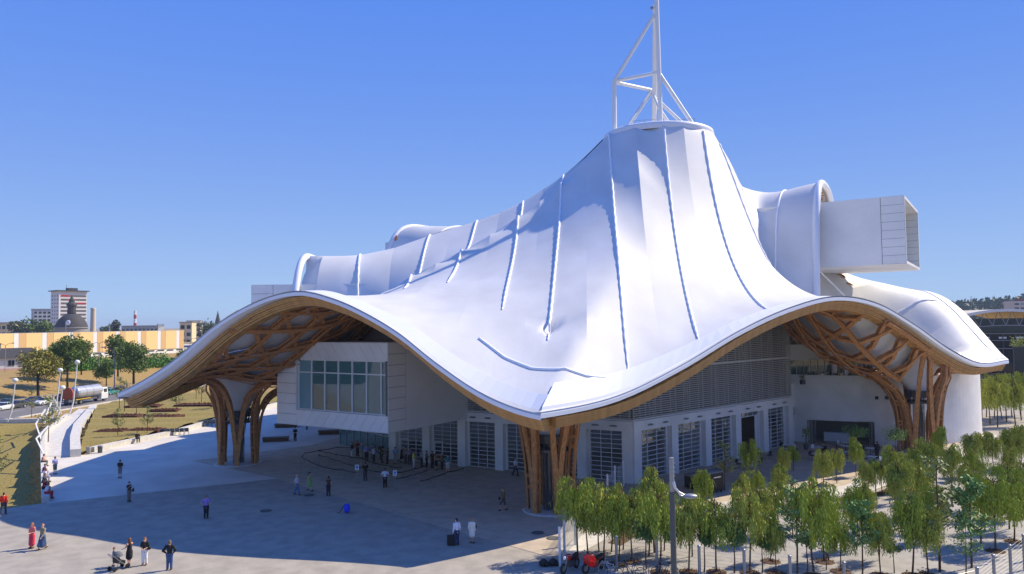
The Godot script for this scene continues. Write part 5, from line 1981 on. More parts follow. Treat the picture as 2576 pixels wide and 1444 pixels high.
	var fir := round_proto("poplar_tree", 73, 16.0, Vector3(1.9, 6.8, 1.9), 1100, 1.1, M.fir, 0.3, 20)
	plant(fir, -225.0, 4.5, 428.0, 1.05, "slim dark poplar standing alone on the skyline", "tree", "trees on the skyline")
	# wooded hill at the right
	var hf := MB.new()
	for i in 9000:
		var t := hr.randf()
		var x := lerpf(430.0, 1100.0, t * t)
		var y := 22.0 + 14.0 * smoothstep(500.0, 700.0, x) + hr.randf_range(-12, 9)
		leaf(hf, W(x, y, 880.0 + hr.randf_range(-30, 60)), dir3(hr), 6.0, 4.0, hr)
	var hw := obj("hill_wood", hf, M.far_leaf)
	tag(hw, "wood covering the hill at the right edge", "wood", "", "stuff")
	# bamboo along the top of the screened wall
	var bm := MB.new()
	for i in 2600:
		var t := hr.randf()
		leaf(bm, W(100.0 + t * 40.0, 8.7 + pow(hr.randf(), 2.0) * 2.0, 152.0 + hr.randf_range(-0.6, 0.6)), (dir3(hr) + Vector3(0, 0.8, 0)).normalized(), 0.6, 0.18, hr)
	tag(obj("bamboo_leaves", bm, M.willow_b), "bamboo leaves showing above the dark screened wall", "bamboo", "", "stuff")
	# grass rims round the trunks in the paving
	for row in [ws[0], ws[4], ws[2]]:
		for w in row[1]:
			if w[1] < 56.5 or w[0] > 34:
				var s := MB.new()
				var pts := []
				s.lathe([Vector2(0.01, 0.05), Vector2(0.5, 0.04), Vector2(0.62, 0.0)], W(w[0], 0.035, w[1]), 10)
				for q in 60:
					var g := hr.randf() * TAU
					leaf(s, W(w[0] + cos(g) * 0.6 * hr.randf(), 0.07, w[1] + sin(g) * 0.6 * hr.randf()), (dir3(hr) * 0.7 + Vector3.UP).normalized(), 0.14, 0.05, hr)
				var so := struct("tree_pit", s, M.soil)
				so.set_meta("kind", "stuff")
	for p in wil + den + sap + oaks + far + [fe, fir]:
		p.free()

# ---------------------------------------------------------------- street on the left
func loft(mb: MB, rings: Array) -> void:
	var st := mb.v.size()
	var n: int = rings[0].size()
	for r in rings:
		for p in r:
			mb.pt(p)
	for i in rings.size() - 1:
		for k in n:
			var q := st + i * n
			var k2 := (k + 1) % n
			mb.ix.append_array([q + k, q + n + k, q + k2, q + k2, q + n + k, q + n + k2])
	for e in [0, rings.size() - 1]:
		for k in n - 2:
			mb.ix.append_array([st + e * n, st + e * n + k + 1, st + e * n + k + 2])

func ring_at(z: float, y0: float, y1: float, w0: float, w1: float) -> Array:
	return [Vector3(-w0 * 0.95, y0, z), Vector3(-w0, lerpf(y0, y1, 0.45), z), Vector3(-w1, y1, z), Vector3(w1, y1, z), Vector3(w0, lerpf(y0, y1, 0.45), z), Vector3(w0 * 0.95, y0, z)]

func car(label: String, paint: Color, x: float, d: float, turn: float, estate := false) -> void:
	var o := thing("parked_car", label, "car", W(x, 0.0, d), turn, "cars on the road at the left")
	var pm := mat(paint, 0.25)
	pm.clearcoat_enabled = true
	var b := MB.new()
	loft(b, [ring_at(-2.12, 0.35, 0.62, 0.70, 0.66), ring_at(-1.95, 0.25, 0.72, 0.82, 0.74), ring_at(-1.2, 0.22, 0.86, 0.86, 0.78), ring_at(-0.7, 0.22, 0.94, 0.87, 0.80), ring_at(1.3, 0.22, 0.96, 0.87, 0.80), ring_at(1.95, 0.28, 0.92, 0.84, 0.76), ring_at(2.1, 0.38, 0.75, 0.76, 0.70)])
	obj("body", b, pm, o)
	var g := MB.new()
	var rear := 2.0 if estate else 1.55
	loft(g, [ring_at(-0.85, 0.90, 0.93, 0.77, 0.75), ring_at(-0.05, 0.90, 1.36, 0.78, 0.58), ring_at(1.0, 0.90, 1.38, 0.78, 0.58), ring_at(rear - 0.35, 0.92, 1.26, 0.77, 0.60), ring_at(rear, 0.92, 0.95, 0.74, 0.70)])
	obj("windows", g, M.pane_dark, o)
	var rf := MB.new()
	loft(rf, [ring_at(-0.12, 1.35, 1.385, 0.60, 0.54), ring_at(0.4, 1.36, 1.43, 0.61, 0.52), ring_at(rear - 0.5, 1.3, 1.385, 0.60, 0.54)])
	obj("roof", rf, pm, o)
	for s in [-1.0, 1.0]:
		var pl := MB.new()
		pl.bar(Vector3(s * 0.775, 0.92, 0.45), Vector3(s * 0.6, 1.38, 0.5), 0.06, 0.08)
		obj("window_pillar", pl, pm, o)
		var pr := MB.new()
		pr.bar(Vector3(s * 0.775, 0.92, rear - 0.1), Vector3(s * 0.6, 1.34, rear - 0.65), 0.06, 0.1)
		obj("window_pillar", pr, pm, o)
		for z in [-1.35, 1.35]:
			var wl := MB.new()
			wl.tube([Vector3(s * 0.66, 0.32, z), Vector3(s * 0.88, 0.32, z)], 0.32, 14)
			var wo := obj("wheel", wl, M.tyre, o)
			var rm := MB.new()
			rm.tube([Vector3(s * 0.80, 0.32, z), Vector3(s * 0.895, 0.32, z)], 0.2, 10)
			obj("rim", rm, M.chrome, wo)
		var hl := MB.new()
		hl.box(Vector3(s * 0.55, 0.63, -2.06), Vector3(0.3, 0.14, 0.16))
		obj("headlight", hl, M.lens, o)
		var tl := MB.new()
		tl.box(Vector3(s * 0.6, 0.75, 2.04), Vector3(0.24, 0.16, 0.12))
		obj("tail_light", tl, M.red, o)

func street_left() -> void:
	car("white saloon car beside the road, just left of the tanker", rgb(226, 228, 230), -91.3, 147.8, 3.00)
	car("blue estate car half hidden behind the white saloon", rgb(40, 54, 104), -94.8, 149.6, 3.00, true)
	car("dark grey estate car left of the white saloon", rgb(62, 64, 66), -93.0, 141.8, 2.96, true)
	car("green car at the left edge behind the dark estate car", rgb(28, 92, 84), -97.5, 145.7, 3.00)
	car("white hatchback cut by the left edge of the picture", rgb(220, 222, 224), -93.3, 138.6, 3.05)
	car("black car between the white saloon and the tanker", rgb(24, 26, 34), -92.4, 156.2, -0.10)
	car("teal car in front of the tanker cab", rgb(20, 140, 134), -89.1, 168.0, -0.08)
	car("dark car right of the blue street lamp", rgb(34, 36, 42), -89.6, 173.5, -0.10)
	car("silver car nearest the white roof tip", rgb(176, 180, 184), -86.2, 176.0, -0.06)
	# tanker lorry
	var o := thing("tanker_lorry", "tanker lorry with polished steel tank and orange rear, driving up the road", "lorry", W(-84.6, 0.0, 150.5), -0.12)
	var tank := MB.new()
	tank.lathe([Vector2(0.01, -4.6), Vector2(0.8, -4.55), Vector2(1.15, -4.3), Vector2(1.2, -4.1), Vector2(1.2, 2.6), Vector2(1.15, 2.8), Vector2(0.7, 3.0), Vector2(0.01, 3.05)], Vector3.ZERO, 24)
	var tk := obj("steel_tank", tank, M.chrome, o, true)
	tk.rotation.x = PI / 2
	tk.position = Vector3(0, 2.25, 0.9)
	for z in [-2.0, 0.0, 2.0]:
		var bd := MB.new(); bd.lathe([Vector2(1.2, -0.05), Vector2(1.24, 0), Vector2(1.2, 0.05)], Vector3.ZERO, 24)
		var bo := obj("tank_band", bd, M.grey_metal, o)
		bo.rotation.x = PI / 2
		bo.position = Vector3(0, 2.25, z + 1.4)
	var rear := MB.new(); rear.lathe([Vector2(0.01, 0.1), Vector2(0.9, 0.08), Vector2(1.22, 0.0), Vector2(1.22, -0.3)], Vector3.ZERO, 20)
	var ro := obj("rear_panel", rear, mat(rgb(176, 74, 40), 0.4), o)
	ro.rotation.x = PI / 2
	ro.position = Vector3(0, 2.25, 5.5)
	var chs := MB.new()
	chs.box(Vector3(0, 0.85, 1.0), Vector3(1.0, 0.3, 9.4)); chs.box(Vector3(0.9, 0.85, 1.4), Vector3(0.3, 0.5, 2.2)); chs.box(Vector3(0, 0.6, 5.6), Vector3(2.2, 0.2, 0.2))
	obj("chassis", chs, M.dark, o)
	var yl := MB.new(); yl.box(Vector3(1.13, 1.05, 2.4), Vector3(0.06, 0.14, 4.4))
	obj("yellow_rail", yl, mat(rgb(214, 176, 40), 0.6), o)
	var cab := MB.new()
	loft(cab, [ring_at(-5.0, 0.6, 1.7, 1.15, 1.1), ring_at(-4.85, 0.5, 2.75, 1.2, 1.02), ring_at(-3.0, 0.5, 2.85, 1.2, 1.05), ring_at(-2.9, 0.5, 2.7, 1.15, 1.0)])
	obj("cab", cab, mat(rgb(222, 222, 218), 0.3), o)
	var ws := MB.new(); ws.box(Vector3(0, 2.1, -4.94), Vector3(1.9, 0.8, 0.1)); ws.box(Vector3(1.13, 2.1, -4.1), Vector3(0.12, 0.7, 0.9)); ws.box(Vector3(-1.13, 2.1, -4.1), Vector3(0.12, 0.7, 0.9))
	obj("cab_windows", ws, M.pane_dark, o)
	for z in [-4.0, 3.0, 4.4]:
		for s in [-1.0, 1.0]:
			var wl := MB.new(); wl.tube([Vector3(s * 0.75, 0.5, z), Vector3(s * 1.1, 0.5, z)], 0.5, 14)
			var wo := obj("wheel", wl, M.tyre, o)
			var rm := MB.new(); rm.tube([Vector3(s * 1.0, 0.5, z), Vector3(s * 1.12, 0.5, z)], 0.26, 10)
			obj("rim", rm, M.grey_metal, wo)
	# leaning globe lamps by the ramp
	var gl := [[-78.6, 119.0, "left of the ramp, standing alone at the left"], [-74.6, 124.0, "in the middle of the group by the ramp"], [-73.0, 126.0, "tallest of the group by the ramp"], [-70.6, 118.0, "shortest of the group by the ramp"]]
	for i in 4:
		var g := thing("globe_lamp", "white leaning globe lamp " + gl[i][2], "lamp", W(gl[i][0], 0.3, gl[i][1]), 0.3 * i, "white globe lamps beside the ramp")
		var h: float = [6.2, 7.4, 8.6, 5.0][i]
		var p := MB.new(); p.tube([Vector3(-0.6, 0, 0), Vector3(0, h * 0.25, 0), Vector3(0.5, h, 0)], [0.12, 0.11, 0.08], 8)
		obj("pole", p, M.white_metal, g, true)
		var b := MB.new(); b.blob(Vector3(0.5, h + 0.25, 0), Vector3(0.42, 0.36, 0.42), 12, 8)
		obj("globe", b, M.lens, g, true)
	# tall blue street lamp and others before the shed
	var sl := thing("street_lamp", "tall dark blue street lamp with curved arm beside the road", "lamp", W(-90.4, 0.1, 172.0), 0.0, "street lamps along the road")
	var p := MB.new(); p.tube([Vector3.ZERO, Vector3(0, 8.6, 0), Vector3(-0.3, 9.6, 0), Vector3(-2.2, 10.3, 0)], [0.13, 0.08, 0.07, 0.05], 8)
	obj("pole", p, mat(rgb(42, 58, 110), 0.5), sl, true)
	var hd := MB.new(); hd.blob(Vector3(-2.7, 10.3, 0), Vector3(0.6, 0.13, 0.2), 10, 5)
	obj("lamp_head", hd, M.grey, sl, true)
	for q in [[-132.0, 197.0, "in front of the white house gable"], [-112.0, 205.0, "before the middle of the yellow shed"], [-104.0, 244.0, "before the right half of the yellow shed"], [-101.0, 283.0, "before the right end of the yellow shed"]]:
		var l := thing("street_lamp", "grey two armed street lamp " + q[2], "lamp", W(q[0], 3.4, q[1]), 0.0, "street lamps along the road")
		var pm := MB.new(); pm.tube([Vector3.ZERO, Vector3(0, 7.0, 0)], 0.09, 6)
		obj("pole", pm, M.grey, l)
		for s in [-1.0, 1.0]:
			var am := MB.new(); am.tube([Vector3(0, 7.0, 0), Vector3(s * 0.6, 7.5, 0), Vector3(s * 1.6, 7.7 * (1.0 if s > 0 else 0.93), 0)], 0.05, 5); am.blob(Vector3(s * 1.9, 7.7 * (1.0 if s > 0 else 0.93), 0), Vector3(0.45, 0.12, 0.2), 8, 4)
			obj("lamp_arm", am, M.steel, l)
	# wooden guard rail behind the cars
	var gr := thing("guard_rail", "weathered wooden guard rail along the foot of the bank", "guard rail")
	for i in 34:
		var a := 118.0 + i * 2.6
		var pb := MB.new(); pb.box(W(road_x(a) - 9.2, 0.5, a), Vector3(0.16, 1.1, 0.16))
		obj("post", pb, M.wood_dark, gr)
		for y in [0.55, 0.95]:
			var rb := MB.new(); rb.bar(W(road_x(a) - 9.05, y, a), W(road_x(a + 2.6) - 9.05, y, a + 2.6), 0.06, 0.16)
			obj("rail", rb, M.grey, gr)
	# zigzag handrail on the long wall
	var zz := thing("zigzag_rail", "white zigzag steel handrail along the top of the retaining wall", "handrail")
	var pts := [[-54.0, 87.4, 0.5], [-55.6, 88.6, 2.0], [-55.4, 90.5, 3.2], [-58.2, 94.0, 1.6], [-60.2, 97.0, 0.6], [-62.2, 99.0, 2.4], [-62.6, 101.6, 4.0], [-66.0, 107.0, 1.4], [-68.0, 111.0, 2.8], [-69.0, 114.0, 4.4], [-72.0, 121.0, 1.2]]
	for i in pts.size() - 1:
		var mb := MB.new()
		mb.bar(W(pts[i][0], pts[i][2], pts[i][1]), W(pts[i + 1][0], pts[i + 1][2], pts[i + 1][1]), 0.14, 0.14)
		obj("rail", mb, M.white_metal, zz)

# ---------------------------------------------------------------- things on the plaza
func plaza_things() -> void:
	# low timber benches
	var bs := [[-33.1, 110.8, "farthest left"], [-30.5, 97.6, "nearest the left timber column"], [-24.9, 103.4, "nearest the lobby doors"], [-26.9, 111.5, "half hidden under the gallery box"]]
	for q in bs:
		var o := thing("timber_bench", "low dark timber block bench on the plaza, " + q[2], "bench", W(q[0], 0.02, q[1]), 0.2, "low timber benches")
		for i in 5:
			var mb := MB.new(); mb.box(Vector3(0, 0.47, -0.56 + i * 0.28), Vector3(3.3, 0.07, 0.26))
			obj("plank", mb, M.wood_dark, o)
		var sd := MB.new(); sd.box(Vector3(0, 0.24, 0), Vector3(3.1, 0.34, 1.3))
		obj("base", sd, M.wood_dark, o)
	# two glass and steel stools stacks by the seat wall
	for q in [[-47.1, 104.0, "nearer and darker"], [-45.0, 113.0, "farther and paler"]]:
		var o := thing("chair_stack", "dark bundle of stacked metal chairs against the seat wall, " + q[2], "chairs", W(q[0] + 0.8, 0.02, q[1]), 0.2, "stacked chairs by the seat wall")
		for i in 6:
			var mb := MB.new()
			for s in [-0.25, 0.25]:
				for z in [-0.22, 0.22]:
					mb.tube([Vector3(i * 0.6 - 1.5 + s, 0, z), Vector3(i * 0.6 - 1.5 + s, 0.46, z)], 0.02, 5)
			mb.box(Vector3(i * 0.6 - 1.5, 0.47, 0), Vector3(0.52, 0.04, 0.5)); mb.box(Vector3(i * 0.6 - 1.5, 0.8, 0.24), Vector3(0.52, 0.34, 0.04))
			for k in 4:
				mb.box(Vector3(i * 0.6 - 1.5, 0.56 + k * 0.09, 0), Vector3(0.52, 0.03, 0.5))
			obj("chair", mb, M.steel, o)
	# litter bins near the ramp
	for q in [[-49.9, 89.4, "grey drum litter bin at the foot of the ramp wall"], [-49.0, 90.2, "dark litter bin beside the seat wall end"]]:
		var o := thing("litter_bin", q[2], "bin", W(q[0], 0.02, q[1]))
		var mb := MB.new(); mb.lathe([Vector2(0.01, 0.0), Vector2(0.24, 0.0), Vector2(0.27, 0.8), Vector2(0.2, 0.86), Vector2(0.2, 0.7)], Vector3.ZERO, 14)
		obj("drum", mb, M.steel if q[2].begins_with("dark") else M.grey, o, true)
		var rm := MB.new(); rm.lathe([Vector2(0.2, 0.86), Vector2(0.29, 0.83), Vector2(0.27, 0.78)], Vector3.ZERO, 14)
		obj("rim", rm, M.grey_metal, o, true)
	# manhole covers
	var mh := [[-17.9, 66.6, "left of the woman with the backpack"], [-19.9, 61.2, "on the seam of the two concrete fields"], [2.6, 52.5, "before the near timber column, nearest the glass fence"], [1.6, 53.9, "before the near timber column, farther"]]
	for q in mh:
		var o := thing("manhole_cover", "dark round manhole cover " + q[2], "manhole cover", W(q[0], 0.024, q[1]), 0.0, "manhole covers on the plaza")
		var mb := MB.new(); mb.lathe([Vector2(0.01, 0.014), Vector2(0.36, 0.014), Vector2(0.38, 0.0)], Vector3.ZERO, 20)
		obj("cover", mb, M.dark, o)
		var rg := MB.new(); rg.lathe([Vector2(0.39, 0.0), Vector2(0.4, 0.02), Vector2(0.46, 0.018), Vector2(0.47, 0.0)], Vector3.ZERO, 20)
		obj("frame", rg, M.steel, o)
	# queue barriers: stanchions with belts between them
	var lines := [
		["outermost rope loop", [[-17.9, 86.4], [-20.1, 86.2], [-21.6, 84.5], [-22.7, 82.8], [-22.4, 80.4], [-21.0, 78.0], [-19.6, 75.8], [-17.9, 73.8], [-16.3, 72.9], [-14.8, 71.6]]],
		["innermost rope", [[-21.6, 84.3], [-20.0, 82.6], [-17.6, 80.6], [-15.9, 79.2], [-14.0, 76.4], [-12.3, 74.7], [-10.9, 73.8]]],
		["middle rope", [[-20.9, 81.4], [-19.7, 80.2], [-17.8, 77.6], [-16.2, 75.5], [-14.4, 73.4], [-12.6, 71.7], [-11.1, 71.0], [-9.5, 73.1], [-8.5, 75.0]]],
		["second rope from the right", [[-10.6, 68.5], [-9.5, 69.9], [-8.2, 72.3]]],
		["rightmost rope", [[-8.3, 67.3], [-7.3, 69.1], [-6.2, 71.3], [-4.8, 73.1]]]]
	for l in lines:
		var pts: Array = l[1]
		for i in pts.size():
			var o := thing("barrier_post", "slim steel queue post, %s on the %s" % [ORD[i], l[0]], "barrier post", W(pts[i][0], 0.022, pts[i][1]), 0.0, "queue barrier posts")
			var p := MB.new(); p.tube([Vector3(0, 0, 0), Vector3(0, 0.98, 0)], 0.028, 8)
			obj("post", p, M.grey_metal, o, true)
			var b := MB.new(); b.lathe([Vector2(0.01, 0.035), Vector2(0.12, 0.03), Vector2(0.17, 0.0)], Vector3.ZERO, 14)
			obj("base", b, M.grey_metal, o, true)
			var c := MB.new(); c.tube([Vector3(0, 0.9, 0), Vector3(0, 1.0, 0)], 0.04, 8)
			obj("belt_head", c, M.black, o)
		var bm := MB.new()
		for i in pts.size() - 1:
			var a := W(pts[i][0], 0.95, pts[i][1])
			var z := W(pts[i + 1][0], 0.95, pts[i + 1][1])
			for k in 4:
				var t0 := k / 4.0
				var t1 := (k + 1) / 4.0
				bm.bar(a.lerp(z, t0) - Vector3(0, 0.05 * sin(t0 * PI), 0), a.lerp(z, t1) - Vector3(0, 0.05 * sin(t1 * PI), 0), 0.025, 0.08)
		var bo := obj("barrier_belt", bm, M.black)
		tag(bo, "black retractable belt along the " + l[0], "barrier belt", "queue barrier belts")
	for q in [[-14.7, 71.3, "left"], [-10.7, 68.4, "right"]]:
		var o := thing("queue_sign", "small white and blue notice on a slim stand by the queue, %s one" % q[2], "sign", W(q[0], 0.022, q[1]), 0.2, "notices on stands by the queue")
		var p := MB.new(); p.tube([Vector3.ZERO, Vector3(0, 1.2, 0)], 0.03, 8); p.lathe([Vector2(0.01, 0.03), Vector2(0.16, 0.025), Vector2(0.2, 0.0)], Vector3.ZERO, 14)
		obj("stand", p, M.grey_metal, o)
		var bd := MB.new(); bd.box(Vector3(0, 1.45, 0), Vector3(0.36, 0.5, 0.03))
		obj("board", bd, M.white_metal, o)
		var em := MB.new(); em.box(Vector3(0, 1.5, 0.02), Vector3(0.2, 0.2, 0.012)); em.box(Vector3(0, 1.32, 0.02), Vector3(0.26, 0.05, 0.012))
		obj("emblem", em, mat(rgb(36, 120, 190), 0.5), o)
	# blue rucksack left on the ground
	var rk := thing("rucksack", "bright blue rucksack standing alone on the plaza", "rucksack", W(-13.2, 0.02, 60.2), 0.4)
	var rb := MB.new(); rb.blob(Vector3(0, 0.36, 0), Vector3(0.26, 0.38, 0.2), 12, 8); rb.blob(Vector3(0, 0.26, 0.17), Vector3(0.18, 0.2, 0.1), 10, 6)
	obj("sack", rb, mat(rgb(20, 60, 220), 0.7), rk, true)
	var rs := MB.new(); rs.tube([Vector3(-0.12, 0.68, -0.1), Vector3(-0.5, 0.08, -0.25), Vector3(-0.75, 0.05, -0.1)], 0.03, 6)
	obj("strap", rs, M.black, rk)
	# pushchair
	var pc := thing("pushchair", "black folding pushchair with grey hood pushed by the woman in black", "pushchair", W(-24.3, 0.01, 47.0), -0.5)
	var seat := MB.new(); loft(seat, [ring_at(-0.30, 0.32, 0.5, 0.22, 0.22), ring_at(0.0, 0.34, 0.62, 0.24, 0.24), ring_at(0.25, 0.45, 1.0, 0.24, 0.2)])
	obj("seat", seat, M.black, pc)
	var hood := MB.new(); hood.lathe([Vector2(0.30, 0.0), Vector2(0.27, 0.14), Vector2(0.17, 0.25), Vector2(0.02, 0.29)], Vector3(0, 0.82, 0.08), 14)
	obj("hood", hood, mat(rgb(96, 98, 104), 0.8), pc, true)
	var fm := MB.new()
	for s in [-0.24, 0.24]:
		fm.tube([Vector3(s, 0.14, -0.4), Vector3(s, 0.5, 0.05), Vector3(s, 1.02, 0.55)], 0.018, 6)
		fm.tube([Vector3(s, 0.14, 0.4), Vector3(s, 0.6, 0.0)], 0.018, 6)
	fm.tube([Vector3(-0.24, 1.02, 0.55), Vector3(0.24, 1.02, 0.55)], 0.022, 6)
	obj("frame", fm, M.grey_metal, pc)
	for s in [-0.25, 0.25]:
		for z in [-0.4, 0.42]:
			var wl := MB.new(); wl.tube([Vector3(s - 0.03, 0.13, z), Vector3(s + 0.03, 0.13, z)], 0.13, 12)
			obj("wheel", wl, M.tyre, pc)
	# black wheeled suitcase beside the man in the white shirt
	var sc := thing("suitcase", "black upright suitcase beside the man in the white shirt", "suitcase", W(-4.3, 0.02, 51.1), 0.3)
	var sb := MB.new(); loft(sb, [ring_at(-0.14, 0.08, 0.66, 0.22, 0.2), ring_at(-0.1, 0.05, 0.7, 0.24, 0.23), ring_at(0.1, 0.05, 0.7, 0.24, 0.23), ring_at(0.14, 0.08, 0.66, 0.22, 0.2)])
	obj("case", sb, M.black, sc)
	var sh := MB.new(); sh.tube([Vector3(-0.1, 0.68, 0.08), Vector3(-0.1, 0.95, 0.08), Vector3(0.1, 0.95, 0.08), Vector3(0.1, 0.68, 0.08)], 0.014, 5)
	obj("handle", sh, M.grey_metal, sc)
	# glass fence between plaza and garden
	var gf := thing("glass_fence", "clear glass fence with white steel posts between plaza and garden", "fence")
	var gp := [[2.7, 46.6], [3.1, 48.3], [4.0, 50.9], [5.2, 54.8], [6.4, 58.6], [7.6, 62.4], [8.7, 66.0], [9.8, 68.6]]
	for i in gp.size():
		var p := MB.new(); p.box(W(gp[i][0], 1.15, gp[i][1]), Vector3(0.14, 2.3, 0.14)); p.blob(W(gp[i][0], 2.32, gp[i][1]), Vector3(0.1, 0.06, 0.1), 8, 4)
		obj("post", p, M.white_metal, gf)
		if i < gp.size() - 1:
			var a := W(gp[i][0], 1.12, gp[i][1])
			var z := W(gp[i + 1][0], 1.12, gp[i + 1][1])
			var pn := MB.new(); pn.bar(a.lerp(z, 0.04), a.lerp(z, 0.96), 0.02, 1.95)
			obj("glass_panel", pn, M.glass, gf)
			for y in [-0.55, 0.35]:
				var rl := MB.new(); rl.tube([a + Vector3(0, y, 0), z + Vector3(0, y, 0)], 0.02, 5)
				obj("rail", rl, M.grey_metal, gf)

# ---------------------------------------------------------------- garden and street edge at the lower right
func wheel(mb: MB, c: Vector3, r: float, thick: float) -> void:
	var p := []
	for i in 19:
		var g := TAU * i / 18.0
		p.append(c + Vector3(0, cos(g) * r, sin(g) * r))
	mb.tube(p, thick, 6, false)

func motorcycle(label: String, x: float, d: float, turn: float, fairing: bool) -> void:
	var o := thing("motorcycle", label, "motorcycle", W(x, 0.04, d), turn, "red motorcycles parked at the fence")
	for z in [-0.72, 0.70]:
		var w := MB.new(); wheel(w, Vector3(0, 0.31, z), 0.25, 0.07)
		var wo := obj("wheel", w, M.tyre, o, true)
		var rm := MB.new(); rm.tube([Vector3(-0.04, 0.31, z), Vector3(0.04, 0.31, z)], 0.17, 12)
		obj("rim", rm, M.grey_metal, wo)
	var tk := MB.new(); tk.blob(Vector3(0, 0.86, -0.22), Vector3(0.19, 0.2, 0.33), 12, 8)
	obj("tank", tk, M.red, o, true)
	var st := MB.new(); loft(st, [ring_at(0.0, 0.68, 0.8, 0.13, 0.1), ring_at(0.4, 0.7, 0.82, 0.15, 0.12), ring_at(0.75, 0.82, 0.92, 0.12, 0.08)])
	obj("seat", st, M.black, o)
	var tail := MB.new(); loft(tail, [ring_at(0.3, 0.58, 0.7, 0.12, 0.12), ring_at(0.85, 0.78, 0.9, 0.09, 0.07)])
	obj("tail", tail, M.red, o)
	var en := MB.new(); en.box(Vector3(0, 0.46, 0.0), Vector3(0.34, 0.34, 0.5)); en.box(Vector3(0, 0.62, -0.2), Vector3(0.28, 0.2, 0.3), Basis(Vector3.RIGHT, 0.4))
	obj("engine", en, M.steel, o)
	var fk := MB.new()
	for s in [-0.1, 0.1]:
		fk.tube([Vector3(s, 0.31, -0.72), Vector3(s, 0.98, -0.45)], 0.03, 6)
	fk.tube([Vector3(-0.34, 1.06, -0.3), Vector3(-0.12, 1.02, -0.44), Vector3(0.12, 1.02, -0.44), Vector3(0.34, 1.06, -0.3)], 0.02, 6)
	for s in [-0.3, 0.3]:
		fk.tube([Vector3(s, 1.05, -0.34), Vector3(s * 1.15, 1.2, -0.4)], 0.012, 5)
		fk.blob(Vector3(s * 1.2, 1.22, -0.4), Vector3(0.07, 0.045, 0.02), 8, 5)
	obj("fork_and_bars", fk, M.grey_metal, o)
	var ex := MB.new(); ex.tube([Vector3(0.16, 0.34, -0.2), Vector3(0.18, 0.28, 0.3), Vector3(0.2, 0.45, 0.85)], [0.03, 0.04, 0.06], 8)
	obj("exhaust", ex, M.chrome, o, true)
	var hl := MB.new(); hl.blob(Vector3(0, 0.9, -0.6), Vector3(0.11, 0.11, 0.09), 10, 6)
	obj("headlight", hl, M.lens, o, true)
	if fairing:
		var fa := MB.new(); loft(fa, [ring_at(-0.85, 0.72, 0.95, 0.06, 0.05), ring_at(-0.6, 0.45, 1.1, 0.2, 0.13), ring_at(-0.2, 0.3, 0.95, 0.24, 0.2), ring_at(0.15, 0.32, 0.6, 0.22, 0.18)])
		obj("fairing", fa, M.red, o)

func bicycle(label: String, x: float, d: float, turn: float, paint: Color) -> void:
	var o := thing("bicycle", label, "bicycle", W(x, 0.04, d), turn, "bicycles parked at the fence")
	for z in [-0.52, 0.52]:
		var w := MB.new(); wheel(w, Vector3(0, 0.34, z), 0.32, 0.02)
		for k in 8:
			var g := TAU * k / 8.0
			w.bar(Vector3(0, 0.34, z), Vector3(0, 0.34 + cos(g) * 0.31, z + sin(g) * 0.31), 0.006, 0.006)
		obj("wheel", w, M.tyre, o)
	var f := MB.new()
	f.tube([Vector3(0, 0.34, 0.52), Vector3(0, 0.3, 0.05), Vector3(0, 0.82, -0.36)], 0.018, 6)
	f.tube([Vector3(0, 0.3, 0.05), Vector3(0, 0.85, 0.2)], 0.018, 6)
	f.tube([Vector3(0, 0.78, 0.18), Vector3(0, 0.8, -0.35)], 0.018, 6)
	f.tube([Vector3(0, 0.34, 0.52), Vector3(0, 0.76, 0.18)], 0.014, 6)
	f.tube([Vector3(0, 0.34, -0.52), Vector3(0, 0.98, -0.36)], 0.018, 6)
	obj("frame", f, mat(paint, 0.4), o)
	var h := MB.new(); h.tube([Vector3(-0.28, 1.0, -0.2), Vector3(-0.05, 1.02, -0.36), Vector3(0.05, 1.02, -0.36), Vector3(0.28, 1.0, -0.2)], 0.014, 6)
	obj("handlebar", h, M.grey_metal, o)
	var s := MB.new(); s.blob(Vector3(0, 0.9, 0.22), Vector3(0.08, 0.04, 0.14), 8, 5)
	obj("saddle", s, M.black, o, true)

